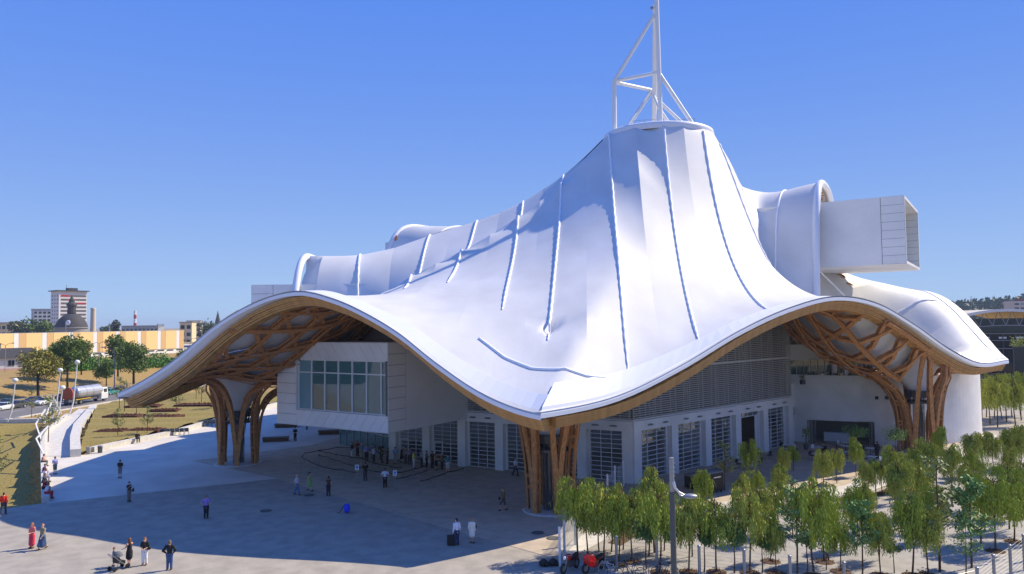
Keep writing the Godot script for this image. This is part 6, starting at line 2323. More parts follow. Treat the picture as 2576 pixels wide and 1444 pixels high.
func grove_things() -> void:
	# tall lamp column in front
	var lp := thing("lamp_column", "tall grey lamp column with spoon shaped lamp head, in front of the willows", "lamp", W(6.35, 0.0, 30.7))
	var p := MB.new(); p.tube([Vector3.ZERO, Vector3(-0.02, 7.95, 0)], [0.125, 0.11], 14)
	obj("column", p, M.steel, lp, true)
	var ut := MB.new(); ut.tube([Vector3(-0.02, 7.95, 0), Vector3(-0.03, 9.3, 0)], 0.1, 12)
	for i in 7:
		ut.tube([Vector3(0.07, 8.05 + i * 0.17, 0.03), Vector3(0.09, 8.05 + i * 0.17, 0.03)], 0.025, 6)
	obj("upper_tube", ut, M.grey_metal, lp, true)
	var am := MB.new(); am.tube([Vector3(0.02, 8.35, 0.05), Vector3(0.08, 8.1, 0.1), Vector3(0.22, 7.95, 0.16), Vector3(0.42, 7.86, 0.2)], [0.07, 0.06, 0.045, 0.03], 8); am.tube([Vector3(0.06, 8.16, 0.02), Vector3(0.28, 7.82, 0.1), Vector3(0.46, 7.78, 0.16)], [0.04, 0.03, 0.025], 8)
	obj("arm", am, M.chrome, lp, true)
	var hd := MB.new(); hd.blob(Vector3(0.66, 7.8, 0.2), Vector3(0.30, 0.1, 0.17), 16, 8)
	obj("lamp_head", hd, M.grey_metal, lp, true)
	# wire fence along the street, posts every few metres
	var wf := thing("wire_fence", "tall wire fence on pale steel posts along the garden edge", "fence")
	var fp := [[6.0, 45.5], [8.3, 45.0], [10.4, 43.4], [12.7, 42.6], [14.8, 41.4], [17.2, 40.2], [20.4, 37.6], [23.5, 39.1], [25.6, 41.1], [27.6, 42.8], [29.7, 44.8], [31.7, 46.8]]
	for i in fp.size():
		var b := MB.new(); b.tube([W(fp[i][0], 0, fp[i][1]), W(fp[i][0], 2.02, fp[i][1])], 0.085, 10); b.blob(W(fp[i][0], 2.04, fp[i][1]), Vector3(0.11, 0.07, 0.11), 10, 5)
		obj("post", b, M.grey_metal, wf, true)
		if i < fp.size() - 1:
			var wr := MB.new()
			for k in 10:
				wr.tube([W(fp[i][0], 0.15 + k * 0.2, fp[i][1]), W(fp[i + 1][0], 0.15 + k * 0.2, fp[i + 1][1])], 0.006, 3, false)
			obj("wires", wr, M.grey_metal, wf)
	# glazed balustrade rail on the corner at the right: slats seen edge on
	motorcycle("red motorcycle without fairing, left one beside the glass fence", 3.25, 45.6, 2.5, false)
	motorcycle("red sports motorcycle with full fairing, right one beside the fence", 4.65, 45.5, 2.3, true)
	bicycle("dark bicycle parked between motorcycles and lamp column, upright", 6.7, 44.2, 1.2, rgb(40, 40, 44))
	bicycle("pale bicycle nearest the motorcycles, leaning by a rack", 5.5, 44.3, 0.9, rgb(170, 176, 184))
	bicycle("dark bicycle just right of the lamp column", 8.6, 44.0, 1.3, rgb(30, 34, 42))
	for q in [[1.7, 46.6, "left"], [2.3, 46.7, "right"]]:
		var sk := thing("helmet_bag", "black rounded bag on the pavement left of the motorcycles, %s one of two" % q[2], "bag", W(q[0], 0.02, q[1]), 0.3, "black bags by the motorcycles")
		var b := MB.new(); b.blob(Vector3(0, 0.2, 0), Vector3(0.3, 0.22, 0.22), 12, 7); b.blob(Vector3(0.2, 0.14, 0.1), Vector3(0.18, 0.15, 0.16), 10, 6)
		obj("sack", b, M.black, sk, true)
		var h := MB.new(); h.tube([Vector3(-0.1, 0.38, 0), Vector3(0, 0.5, 0), Vector3(0.1, 0.38, 0)], 0.02, 5)
		obj("handle", h, M.black, sk)
	for i in 5:
		var rk := thing("bicycle_rack", "low steel hoop bicycle rack by the fence, %s from the left" % ORD[i], "rack", W(5.2 + i * 0.95, 0.04, 44.8 - i * 0.12), 0.3, "bicycle racks by the fence")
		var hp := MB.new()
		var pts := []
		for k in 9:
			var g := PI * k / 8.0
			pts.append(Vector3(cos(g) * 0.38, 0.4 + sin(g) * 0.38, 0))
		pts.push_front(Vector3(0.38, 0, 0)); pts.push_back(Vector3(-0.38, 0, 0))
		hp.tube(pts, 0.025, 6)
		obj("hoop", hp, M.grey_metal, rk, true)
	# covered black grills on the terrace
	for q in [[17.0, 65.8, 1.25, 1.5, "larger, with grey quilted cover"], [15.9, 67.4, 1.0, 1.0, "smaller, left one"]]:
		var g := thing("covered_grill", "black catering trolley on the terrace, " + q[4], "trolley", W(q[0], 0.02, q[1]), 0.6, "black catering trolleys")
		var b := MB.new(); b.box(Vector3(0, 0.62 * q[3], 0), Vector3(1.5 * q[2], 1.0 * q[3], 1.0))
		obj("body", b, M.black, g)
		var c := MB.new()
		var prof := []
		for i in 7:
			var a := PI * i / 6.0
			prof.append(Vector3(-cos(a) * 0.5, 1.12 * q[3] + sin(a) * 0.28, 0))
		for i in 6:
			var l := Vector3(0.76 * q[2], 0, 0)
			var A := Vector3(0, prof[i].y, prof[i].x)
			var B := Vector3(0, prof[i + 1].y, prof[i + 1].x)
			c.quad(A - l, B - l, B + l, A + l)
			c.tri(A - l, B - l, Vector3(-l.x, 1.12 * q[3], 0)); c.tri(A + l, B + l, Vector3(l.x, 1.12 * q[3], 0))
		obj("cover", c, mat(rgb(110, 112, 116), 0.8), g)
		var hn := MB.new(); hn.box(Vector3(0.1, 0.9 * q[3], 0.53), Vector3(0.9, 0.09, 0.06))
		obj("handle", hn, M.chrome, g)
		for s in [-0.55, 0.55]:
			var w := MB.new(); w.tube([Vector3(s * q[2], 0.1, 0.4), Vector3(s * q[2] + 0.06, 0.1, 0.4)], 0.1, 10)
			obj("wheel", w, M.tyre, g)
	# terrace tables and chairs
	var tb := [[26.6, 81.2], [28.4, 79.0], [29.8, 82.6], [31.6, 79.6], [33.4, 83.6], [34.6, 80.4], [36.6, 84.2], [38.6, 82.6], [24.4, 77.6], [30.6, 85.4], [37.6, 86.4], [40.4, 79.4], [36.4, 77.6], [22.8, 75.6]]
	tb.sort_custom(func(a, b): return a[0] / a[1] < b[0] / b[1])
	var top := MB.new(); top.box(Vector3(0, 0.75, 0), Vector3(0.78, 0.035, 0.78))
	var leg := MB.new(); leg.tube([Vector3.ZERO, Vector3(0, 0.735, 0)], 0.035, 8); leg.lathe([Vector2(0.01, 0.03), Vector2(0.2, 0.02), Vector2(0.24, 0.0)], Vector3.ZERO, 12)
	var tm := top.mesh()
	var lm := leg.mesh()
	var cs := MB.new(); cs.box(Vector3(0, 0.45, 0), Vector3(0.42, 0.05, 0.42))
	var cb := MB.new(); cb.box(Vector3(0, 0.72, 0.2), Vector3(0.42, 0.4, 0.04), Basis(Vector3.RIGHT, -0.1))
	var cl := MB.new()
	for x in [-0.18, 0.18]:
		for z in [-0.18, 0.18]:
			cl.tube([Vector3(x, 0.43, z), Vector3(x * 1.1, 0, z * 1.1)], 0.014, 5)
	var csm := cs.mesh()
	var cbm := cb.mesh()
	var clm := cl.mesh()
	var nc := 0
	for i in tb.size():
		var o := thing("cafe_table", "small white square cafe table on the terrace, %s from the left" % ORD[i], "table", W(tb[i][0], 0.024, tb[i][1]), 0.7, "cafe tables on the terrace")
		put("table_top", tm, M.white_metal, o)
		put("pedestal", lm, M.steel, o)
		for s in 2:
			var a := 0.7 + PI * s + rng.randf_range(-0.3, 0.3)
			var c := thing("cafe_chair", "cafe chair at the terrace table %s from the left, %s side" % [ORD[i], "front" if s == 0 else "back"], "chair", W(tb[i][0], 0.024, tb[i][1]) + Vector3(sin(a), 0, cos(a)) * 0.68, a, "cafe chairs on the terrace")
			var m: Material = M.black if nc % 3 else M.white_metal
			put("seat", csm, m, c)
			put("backrest", cbm, m, c)
			put("legs", clm, M.steel, c)
			nc += 1
	# potted palms by the wall
	var pot := thing("potted_plant", "tall potted plant beside the last gridded door", "plant", W(33.2, 0.024, 86.6))
	var pm := MB.new(); pm.lathe([Vector2(0.2, 0.0), Vector2(0.32, 0.55), Vector2(0.27, 0.55), Vector2(0.01, 0.5)], Vector3.ZERO, 14)
	obj("pot", pm, M.dark, pot, true)
	var sm := MB.new(); sm.tube([Vector3(0, 0.5, 0), Vector3(0.05, 1.9, 0)], 0.05, 6)
	obj("stem", sm, M.bark, pot)
	var lf := MB.new()
	for i in 70:
		leaf(lf, Vector3(0.05, 1.6 + rng.randf() * 0.6, 0) + dir3(rng) * 0.25, (dir3(rng) + Vector3(0, 0.2, 0)).normalized(), 0.4, 0.14, rng)
	obj("leaves", lf, M.pale_leaf, pot)
	# planters and tables on the upper terrace
	for i in 5:
		var pl := thing("terrace_planter", "long planter of shrubs on the upper restaurant terrace, %s from the left" % ORD[i], "planter", W(35.6 + i * 2.7, 6.95, 92.6 - 1.7 * sin(0.5 + i * 0.5)), 0.2 - 0.12 * i, "planters on the upper terrace")
		var bx := MB.new(); bx.box(Vector3(0, 0.25, 0), Vector3(1.8, 0.5, 0.5))
		obj("box", bx, M.dark, pl)
		var sb := MB.new()
		for k in 260:
			leaf(sb, Vector3(rng.randf_range(-0.9, 0.9), 0.5 + rng.randf() * 0.75, rng.randf_range(-0.3, 0.3)), dir3(rng), 0.24, 0.1, rng)
		obj("shrub", sb, M.dense, pl)
	for i in 6:
		var o := thing("terrace_table", "dark table with chairs on the upper terrace, %s from the left" % ORD[i], "table", W(36.6 + i * 2.0, 6.95, 94.4), 0.4 * i, "tables on the upper terrace")
		put("table_top", tm, M.dark, o)
		put("pedestal", lm, M.steel, o)

# ---------------------------------------------------------------- people
var cache := {}

# one skin round a set of tapered bones [from, to, radius, radius], meshed as surface nets
func skin(mb: MB, bones: Array, cell: float, k := 0.035) -> void:
	var lo := Vector3(1e9, 1e9, 1e9)
	var hi := -lo
	for b in bones:
		for e in 2:
			var r: float = b[2 + e] + cell * 2.5
			lo = lo.min(b[e] - Vector3.ONE * r)
			hi = hi.max(b[e] + Vector3.ONE * r)
	var nx := int((hi.x - lo.x) / cell) + 2
	var ny := int((hi.y - lo.y) / cell) + 2
	var nz := int((hi.z - lo.z) / cell) + 2
	var f := PackedFloat32Array()
	f.resize(nx * ny * nz)
	f.fill(1.0)
	for b in bones:
		var a: Vector3 = b[0]
		var ab: Vector3 = b[1] - a
		var ra: float = b[2]
		var rb: float = b[3]
		var l2 := maxf(ab.length_squared(), 1e-9)
		var m := maxf(ra, rb) + cell * 2.2 + k
		var p0: Vector3 = a.min(b[1]) - Vector3.ONE * m - lo
		var p1: Vector3 = a.max(b[1]) + Vector3.ONE * m - lo
		for z in range(maxi(int(p0.z / cell), 0), mini(int(p1.z / cell) + 1, nz)):
			for y in range(maxi(int(p0.y / cell), 0), mini(int(p1.y / cell) + 1, ny)):
				for x in range(maxi(int(p0.x / cell), 0), mini(int(p1.x / cell) + 1, nx)):
					var ap := lo + Vector3(x, y, z) * cell - a
					var t := clampf(ap.dot(ab) / l2, 0.0, 1.0)
					var d := (ap - ab * t).length() - lerpf(ra, rb, t)
					var i := (z * ny + y) * nx + x
					var o := f[i]
					var q := maxf(k - absf(d - o), 0.0)
					f[i] = minf(d, o) - q * q / (4.0 * k)
	var vid := PackedInt32Array()
	vid.resize(nx * ny * nz)
	vid.fill(-1)
	var sx := 1
	var sy := nx
	var sz := nx * ny
	var corner := [0, sx, sy, sx + sy, sz, sx + sz, sy + sz, sx + sy + sz]
	for z in nz - 1:
		for y in ny - 1:
			for x in nx - 1:
				var i := (z * ny + y) * nx + x
				var neg := 0
				for c in corner:
					if f[i + c] < 0.0:
						neg += 1
				if neg == 0 or neg == 8:
					continue
				var sum := Vector3.ZERO
				var n := 0
				for e in 12:
					var ax := e / 4
					var u := e % 4
					var c0 := [[0, 0, 0], [0, 0, 1], [0, 1, 0], [0, 1, 1]][u] as Array
					var o := Vector3i.ZERO
					if ax == 0: o = Vector3i(0, c0[1], c0[2])
					elif ax == 1: o = Vector3i(c0[1], 0, c0[2])
					else: o = Vector3i(c0[1], c0[2], 0)
					var ia := i + o.x * sx + o.y * sy + o.z * sz
					var ib: int = ia + [sx, sy, sz][ax]
					var va := f[ia]
					var vb := f[ib]
					if (va < 0.0) != (vb < 0.0):
						var t := va / (va - vb)
						var pp := Vector3(o)
						pp[ax] += t
						sum += pp
						n += 1
				vid[i] = mb.pt(lo + (Vector3(x, y, z) + sum / maxf(n, 1)) * cell)
	for z in range(1, nz - 1):
		for y in range(1, ny - 1):
			for x in range(1, nx - 1):
				var i := (z * ny + y) * nx + x
				var s := f[i] < 0.0
				for ax in 3:
					var st: int = [sx, sy, sz][ax]
					if s == (f[i + st] < 0.0):
						continue
					var p: int = [sy, sz, sx][ax]
					var q: int = [sz, sx, sy][ax]
					var a := vid[i - p - q]
					var b := vid[i - q]
					var c := vid[i]
					var d := vid[i - p]
					if a < 0 or b < 0 or c < 0 or d < 0:
						continue
					if s:
						mb.ix.append_array([a, c, b, a, d, c])
					else:
						mb.ix.append_array([a, b, c, a, c, d])

func joints(pose: String, woman: bool) -> Dictionary:
	var sw := 0.165 if woman else 0.19
	var j := {"pel": Vector3(0, 0.95, 0), "chest": Vector3(0, 1.28, 0), "neck": Vector3(0, 1.47, 0.01), "head": Vector3(0, 1.64, -0.02)}
	var turn := [[-1.0, "l"], [1.0, "r"]]
	for t in turn:
		var s: float = t[0]
		var n: String = t[1]
		j["sh" + n] = Vector3(s * sw, 1.41, 0)
		j["el" + n] = Vector3(s * (sw + 0.06), 1.13, 0.03)
		j["wr" + n] = Vector3(s * (sw + 0.07), 0.88, -0.04)
		j["hip" + n] = Vector3(s * 0.095, 0.90, 0)
		j["kn" + n] = Vector3(s * 0.10, 0.49, -0.02)
		j["an" + n] = Vector3(s * 0.11, 0.09, 0.02)
		if pose == "walk":
			var f := s
			j["kn" + n] = Vector3(s * 0.09, 0.50, -0.16 * f - 0.06)
			j["an" + n] = Vector3(s * 0.09, 0.09 if f > 0 else 0.14, -0.26 * f + 0.04)
			j["el" + n] = Vector3(s * (sw + 0.06), 1.14, 0.10 * f)
			j["wr" + n] = Vector3(s * (sw + 0.04), 0.92, -0.02 + 0.16 * f - 0.12)
		elif pose == "front":            # hands held together in front
			j["el" + n] = Vector3(s * (sw + 0.07), 1.15, 0.02)
			j["wr" + n] = Vector3(s * 0.09, 1.10, -0.24)
		elif pose == "hips":             # hands towards the hips
			j["el" + n] = Vector3(s * (sw + 0.17), 1.17, 0.07)
			j["wr" + n] = Vector3(s * (sw + 0.03), 1.0, -0.06)
		elif pose == "phone" and s > 0:
			j["el" + n] = Vector3(s * (sw + 0.08), 1.18, -0.06)
			j["wr" + n] = Vector3(s * 0.10, 1.38, -0.22)
		elif pose == "push":
			j["el" + n] = Vector3(s * (sw + 0.03), 1.18, -0.12)
			j["wr" + n] = Vector3(s * 0.2, 1.06, -0.40)
			j["an" + n] = Vector3(s * 0.1, 0.09, -0.14 * s)
		elif pose == "sit":
			j["hip" + n] = Vector3(s * 0.1, 0.56, 0)
			j["kn" + n] = Vector3(s * 0.13, 0.58, -0.42)
			j["an" + n] = Vector3(s * 0.13, 0.12, -0.40)
			j["sh" + n] = Vector3(s * sw, 1.03, -0.10)
			j["el" + n] = Vector3(s * (sw + 0.06), 0.78, -0.14)
			j["wr" + n] = Vector3(s * 0.13, 0.66, -0.34)
	if pose == "sit":
		j.pel = Vector3(0, 0.58, 0.02); j.chest = Vector3(0, 0.90, -0.05); j.neck = Vector3(0, 1.09, -0.11); j.head = Vector3(0, 1.26, -0.15)
	return j

func body_mesh(pose: String, woman: bool) -> ArrayMesh:
	var key := "body" + pose + str(woman)
	if cache.has(key):
		return cache[key]
	var j := joints(pose, woman)
	var mb := MB.new()
	var b := [[j.pel, j.chest, 0.115, 0.125], [j.chest, j.neck, 0.12, 0.06], [j.neck, j.head, 0.055, 0.06], [j.shl, j.shr, 0.06, 0.06]]
	for n in ["l", "r"]:
		b.append_array([[j.chest + Vector3(0, 0.05, 0), j["sh" + n], 0.09, 0.055], [j["sh" + n], j["el" + n], 0.05, 0.04], [j["el" + n], j["wr" + n], 0.038, 0.026], [j["hip" + n], j["kn" + n], 0.085, 0.055], [j["kn" + n], j["an" + n], 0.055, 0.038], [j.pel, j["hip" + n], 0.1, 0.09], [j["an" + n] - Vector3(0, 0.04, 0), j["an" + n] + Vector3(0, -0.05, -0.14), 0.04, 0.035]])
	skin(mb, b, 0.034)
	# head with nose, ears and jaw on a grid of its own
	var h: Vector3 = j.head
	skin(mb, [[h + Vector3(0, 0.035, 0.02), h + Vector3(0, -0.01, -0.01), 0.092, 0.085], [h + Vector3(0, -0.07, -0.035), h + Vector3(0, -0.05, 0), 0.055, 0.07], [h + Vector3(0, -0.005, -0.095), h + Vector3(0, -0.03, -0.108), 0.012, 0.018], [h + Vector3(-0.088, -0.005, 0.01), h + Vector3(-0.09, -0.03, 0.01), 0.018, 0.014], [h + Vector3(0.088, -0.005, 0.01), h + Vector3(0.09, -0.03, 0.01), 0.018, 0.014], [j.neck, h, 0.052, 0.055]], 0.016, 0.02)
	# palms and fingers
	for n in ["l", "r"]:
		var w: Vector3 = j["wr" + n]
		var f: Vector3 = (w - j["el" + n]).normalized()
		var side := f.cross(Vector3(0, 0.2, 1)).normalized()
		skin(mb, [[w, w + f * 0.08, 0.026, 0.034]], 0.018, 0.01)
		for k in 4:
			var root := w + f * 0.085 + side * (k - 1.5) * 0.019
			var len: float = [0.07, 0.082, 0.076, 0.058][k]
			var curl := f.cross(side).normalized()
			mb.tube([root, root + f * len * 0.55, root + f * len * 0.9 + curl * 0.02], [0.009, 0.008, 0.006], 5)
		mb.tube([w + f * 0.03 + side * 0.03, w + f * 0.07 + side * 0.055, w + f * 0.10 + side * 0.05], [0.011, 0.009, 0.007], 5)
	# colour of eyes, brows and mouth where they sit
	mb.col.resize(mb.v.size())
	for i in mb.v.size():
		var p := mb.v[i] - h
		var c := Color(1, 1, 1)
		if p.z < -0.06:
			if absf(absf(p.x) - 0.034) < 0.014 and absf(p.y - 0.012) < 0.009:
				c = Color(0.10, 0.08, 0.07)
			elif absf(p.x) < 0.026 and absf(p.y + 0.062) < 0.008:
				c = Color(0.62, 0.32, 0.30)
		mb.col[i] = c
	cache[key] = mb.mesh(true)
	return cache[key]

func clothes_mesh(kind: String, pose: String, woman: bool) -> ArrayMesh:
	var key := kind + pose + str(woman)
	if cache.has(key):
		return cache[key]
	var j := joints(pose, woman)
	var mb := MB.new()
	var b := []
	var g := 0.022
	match kind:
		"top_short", "top_long", "top_none":
			b = [[j.pel + Vector3(0, -0.03, 0), j.chest, 0.125 + g, 0.13 + g], [j.chest, j.neck - Vector3(0, 0.05, 0), 0.125 + g, 0.075 + g], [j.shl, j.shr, 0.062 + g, 0.062 + g]]
			for n in ["l", "r"]:
				b.append([j.chest + Vector3(0, 0.05, 0), j["sh" + n], 0.1 + g, 0.055 + g])
				if kind != "top_none":
					var e: Vector3 = j["sh" + n].lerp(j["el" + n], 0.72 if kind == "top_short" else 1.0)
					b.append([j["sh" + n], e, 0.056 + g, 0.05 + g])
				if kind == "top_long":
					b.append([j["el" + n], j["el" + n].lerp(j["wr" + n], 0.92), 0.045 + g, 0.032 + g])
		"trousers", "shorts":
			b = [[j.pel, j.pel + Vector3(0, 0.06, 0), 0.128 + g, 0.122 + g]]
			for n in ["l", "r"]:
				b.append([j.pel, j["hip" + n], 0.115 + g, 0.10 + g])
				b.append([j["hip" + n], j["kn" + n], 0.092 + g, 0.066 + g])
				if kind == "trousers":
					b.append([j["kn" + n], j["an" + n] + Vector3(0, 0.01, 0), 0.066 + g, 0.052 + g])
		"skirt", "dress", "long_skirt":
			var low := 0.55 if kind != "long_skirt" else 0.3
			var mid: Vector3 = (j.knl + j.knr) * 0.5
			var hem := Vector3(mid.x, low, mid.z * 0.7)
			if pose == "sit":
				hem = mid
			b = [[j.pel + Vector3(0, 0.08, 0), j.pel, 0.125 + g, 0.145 + g], [j.pel, hem, 0.14 + g, 0.17 + g]]
			for n in ["l", "r"]:
				b.append([j["hip" + n], Vector3(j["kn" + n].x, hem.y, j["kn" + n].z), 0.1 + g, 0.1 + g])
			if kind == "dress":
				b.append_array([[j.pel, j.chest, 0.125 + g, 0.125 + g], [j.chest, j.neck - Vector3(0, 0.1, 0), 0.12 + g, 0.1 + g]])
		"shoes":
			for n in ["l", "r"]:
				b.append([j["an" + n] - Vector3(0, 0.035, -0.02), j["an" + n] + Vector3(0, -0.045, -0.16), 0.058, 0.05])
		"hair_short":
			b = [[j.head + Vector3(0, 0.055, 0.03), j.head + Vector3(0, 0.06, -0.02), 0.092, 0.08], [j.head + Vector3(0, 0.0, 0.06), j.head + Vector3(0, -0.04, 0.06), 0.07, 0.055]]
		"hair_long":
			b = [[j.head + Vector3(0, 0.055, 0.03), j.head + Vector3(0, 0.06, -0.02), 0.1, 0.085], [j.head + Vector3(0, 0.0, 0.06), j.head + Vector3(0, -0.20, 0.09), 0.085, 0.075], [j.head + Vector3(-0.07, 0.03, 0.02), j.head + Vector3(-0.08, -0.15, 0.05), 0.04, 0.035], [j.head + Vector3(0.07, 0.03, 0.02), j.head + Vector3(0.08, -0.15, 0.05), 0.04, 0.035]]
	skin(mb, b, 0.024 if kind.begins_with("hair") or kind == "shoes" else 0.036)
	cache[key] = mb.mesh(true)
	return cache[key]

var skin_mats := []

func person(label: String, x: float, d: float, face: float, pose: String, woman: bool, top: String, topc: Color, low: String, lowc: Color, hair: String, hairc: Color, group := "", s := 1.0, y := 0.02) -> Node3D:
	var o := thing("person", label, "person", W(x, y, d), deg_to_rad(face), group)
	o.scale = Vector3.ONE * s * (0.95 if woman else 1.0)
	put("body", body_mesh(pose, woman), skin_mats[int(absf(x * 7.0 + d)) % 3], o)
	if top != "":
		put("top", clothes_mesh(top, pose, woman), mat(topc, 0.85), o)
	if low != "":
		put({"skirt": "skirt", "long_skirt": "skirt", "dress": "dress"}.get(low, low), clothes_mesh(low, pose, woman), mat(lowc, 0.85), o)
	put("shoes", clothes_mesh("shoes", pose, woman), M.black if (int(x * 3) % 2 == 0) else M.wood_dark, o)
	if hair != "":
		put("hair", clothes_mesh(hair, pose, woman), mat(hairc, 0.7), o)
	return o

func bag(called: String, label: String, at: Vector3, size: Vector3, c: Color, straps := true) -> void:
	var o := thing(called, label, "bag", at)
	var m := MB.new(); m.blob(Vector3.ZERO, size, 10, 6)
	obj("sack", m, mat(c, 0.7), o, true)
	if straps:
		var t := MB.new(); t.tube([Vector3(-size.x * 0.6, size.y * 0.7, 0), Vector3(0, size.y * 1.9, 0), Vector3(size.x * 0.6, size.y * 0.7, 0)], 0.014, 5)
		obj("strap", t, M.black, o)

func people() -> void:
	for c in [rgb(214, 160, 130), rgb(196, 140, 110), rgb(226, 176, 148)]:
		var m := mat(c, 0.6)
		m.vertex_color_use_as_albedo = true
		skin_mats.append(m)
	var brown := rgb(72, 48, 34)
	var dark := rgb(30, 26, 24)
	var grey := rgb(150, 146, 140)
	var jean := rgb(52, 84, 138)
	var navy := rgb(34, 40, 62)
	var white := rgb(228, 228, 230)
	var black := rgb(26, 26, 28)
	# strolling on the plaza
	person("person in an orange red jacket at the left edge of the plaza", -40.7, 60.9, 20, "walk", false, "top_long", rgb(226, 50, 24), "trousers", rgb(44, 60, 78), "hair_short", brown)
	person("woman in a coral red dress, walking beside another woman at the lower left", -32.6, 51.7, 170, "front", true, "top_short", rgb(220, 120, 110), "long_skirt", rgb(220, 62, 84), "hair_long", rgb(150, 96, 56))
	person("person in a beige jacket and denim skirt beside the woman in red", -31.7, 51.4, 165, "walk", true, "top_long", rgb(150, 138, 110), "long_skirt", rgb(58, 84, 122), "hair_short", rgb(170, 112, 74))
	person("woman in a black dress bending over the pushchair", -24.0, 47.7, 60, "push", true, "", black, "dress", black, "hair_long", rgb(120, 74, 46))
	person("small child standing beside the pushchair", -24.9, 47.6, 120, "stand", false, "top_short", rgb(120, 122, 130), "shorts", rgb(70, 72, 80), "hair_short", rgb(130, 84, 54), "", 0.66)
	person("woman in a black top and white trousers with a shoulder bag", -23.1, 47.8, 190, "front", true, "top_short", black, "trousers", white, "hair_long", rgb(140, 84, 46))
	bag("shoulder_bag", "dark shoulder bag of the woman in white trousers", W(-22.83, 1.05, 47.8), Vector3(0.13, 0.12, 0.1), black)
	person("man in a black leather jacket and blue jeans, seen from behind", -21.1, 46.8, 10, "hips", false, "top_long", rgb(22, 24, 22), "trousers", rgb(62, 88, 132), "hair_short", rgb(104, 92, 82))
	person("man in a lilac shirt and dark trousers standing alone in the shade", -23.8, 59.0, 5, "hips", false, "top_short", rgb(154, 124, 196), "trousers", rgb(26, 28, 40), "hair_short", rgb(140, 112, 92))
	person("man in a black shirt and grey shorts walking on the pale concrete", -38.8, 75.1, 175, "front", false, "top_short", black, "shorts", rgb(126, 122, 116), "hair_short", dark)
	person("woman in a dark top and beige trousers, looking at a map", -32.8, 65.0, 250, "phone", true, "top_short", rgb(38, 38, 42), "trousers", rgb(126, 120, 112), "hair_short", brown)
	bag("hip_bag", "black bag at the hip of the woman looking at a map", W(-32.45, 0.98, 65.0), Vector3(0.1, 0.14, 0.12), black)
	person("man in a white shirt and light blue jeans striding to the right", -19.0, 66.7, 265, "walk", false, "top_short", rgb(206, 200, 212), "trousers", rgb(84, 108, 152), "hair_short", rgb(190, 150, 126))
	person("woman in a green summer dress walking to the right", -18.3, 68.2, 262, "walk", true, "", black, "dress", rgb(120, 168, 92), "hair_long", rgb(44, 28, 24))
	person("woman with a dark backpack and jeans standing in the shade", -16.1, 66.1, 8, "stand", true, "top_none", rgb(60, 52, 48), "trousers", navy, "hair_short", dark)
	bag("backpack", "dark backpack on the woman in jeans", W(-16.1, 1.18, 66.33), Vector3(0.19, 0.25, 0.13), rgb(36, 38, 46))
	person("man in dark clothes standing beside the left notice stand", -14.1, 72.2, 20, "front", false, "top_short", rgb(36, 34, 36), "trousers", rgb(74, 72, 72), "hair_short", dark)
	person("guard in a black vest over white sleeves beside the right notice stand", -11.7, 69.1, 10, "hips", false, "top_short", rgb(210, 210, 220), "trousers", rgb(20, 20, 24), "hair_short", dark)
	person("man in a white shirt and jeans with a suitcase, at the lower middle", -3.9, 51.2, 40, "stand", false, "top_long", rgb(222, 222, 236), "trousers", rgb(40, 54, 92), "hair_short", rgb(58, 44, 40))
	person("grey haired woman in a cream jacket and skirt at the lower middle", -2.9, 51.6, 350, "stand", true, "top_long", rgb(226, 220, 206), "skirt", rgb(226, 222, 210), "hair_short", rgb(150, 116, 92))
	bag("handbag", "brown handbag on the shoulder of the woman in cream", W(-2.63, 1.12, 51.6), Vector3(0.07, 0.13, 0.14), rgb(70, 56, 48))
	person("man in a brown jacket walking left of the near timber column", -0.9, 60.3, 120, "walk", false, "top_long", rgb(116, 92, 56), "shorts", rgb(86, 82, 80), "hair_short", rgb(110, 80, 60))
	bag("shoulder_bag", "dark bag at the side of the man in the brown jacket", W(-1.2, 0.95, 60.35), Vector3(0.1, 0.13, 0.1), rgb(40, 40, 40))
	person("man in a white shirt and dark trousers walking along the gridded doors", 0.1, 73.7, 270, "walk", false, "top_short", rgb(214, 214, 220), "trousers", rgb(40, 44, 60), "hair_short", brown)
	person("person in dark clothes standing by the timber benches", -28.0, 97.5, 180, "front", false, "top_short", rgb(44, 34, 34), "trousers", rgb(48, 40, 42), "hair_short", dark)
	person("person in black half hidden below the gallery box", -29.4, 108.2, 90, "stand", false, "top_long", rgb(24, 24, 26), "trousers", rgb(22, 22, 26), "hair_short", dark)
	# the queue
	var cols := [rgb(90, 30, 26), rgb(158, 60, 34), rgb(96, 120, 156), rgb(130, 140, 196), rgb(150, 120, 176), rgb(196, 180, 196), rgb(40, 36, 36), rgb(66, 58, 48), rgb(90, 64, 48), rgb(128, 152, 190), rgb(34, 32, 34), rgb(140, 126, 112), rgb(130, 126, 150), rgb(206, 206, 84), rgb(190, 190, 200), rgb(150, 130, 110), rgb(40, 40, 46), rgb(148, 120, 84), rgb(120, 96, 72), rgb(34, 132, 138)]
	var lows := [white, rgb(60, 50, 46), rgb(150, 144, 136), navy, rgb(120, 110, 96), rgb(44, 42, 46), dark, rgb(80, 76, 70), rgb(52, 50, 50), rgb(160, 152, 140), black, rgb(70, 66, 60), rgb(52, 48, 50), rgb(206, 204, 200), rgb(46, 46, 54), rgb(40, 40, 44), rgb(30, 30, 34), rgb(36, 34, 36), rgb(40, 36, 38), rgb(206, 200, 194)]
	var q := [[-18.0, 84.7], [-17.6, 85.7], [-16.9, 84.3], [-16.0, 82.7], [-15.5, 83.8], [-14.9, 80.9], [-14.5, 83.2], [-14.1, 81.4], [-13.4, 80.6], [-12.6, 80.9], [-12.0, 81.4], [-11.5, 80.9], [-11.0, 80.3], [-10.3, 78.3], [-9.6, 79.2], [-9.0, 78.4], [-8.4, 78.2], [-7.9, 77.2], [-7.3, 77.3], [-6.6, 75.9]]
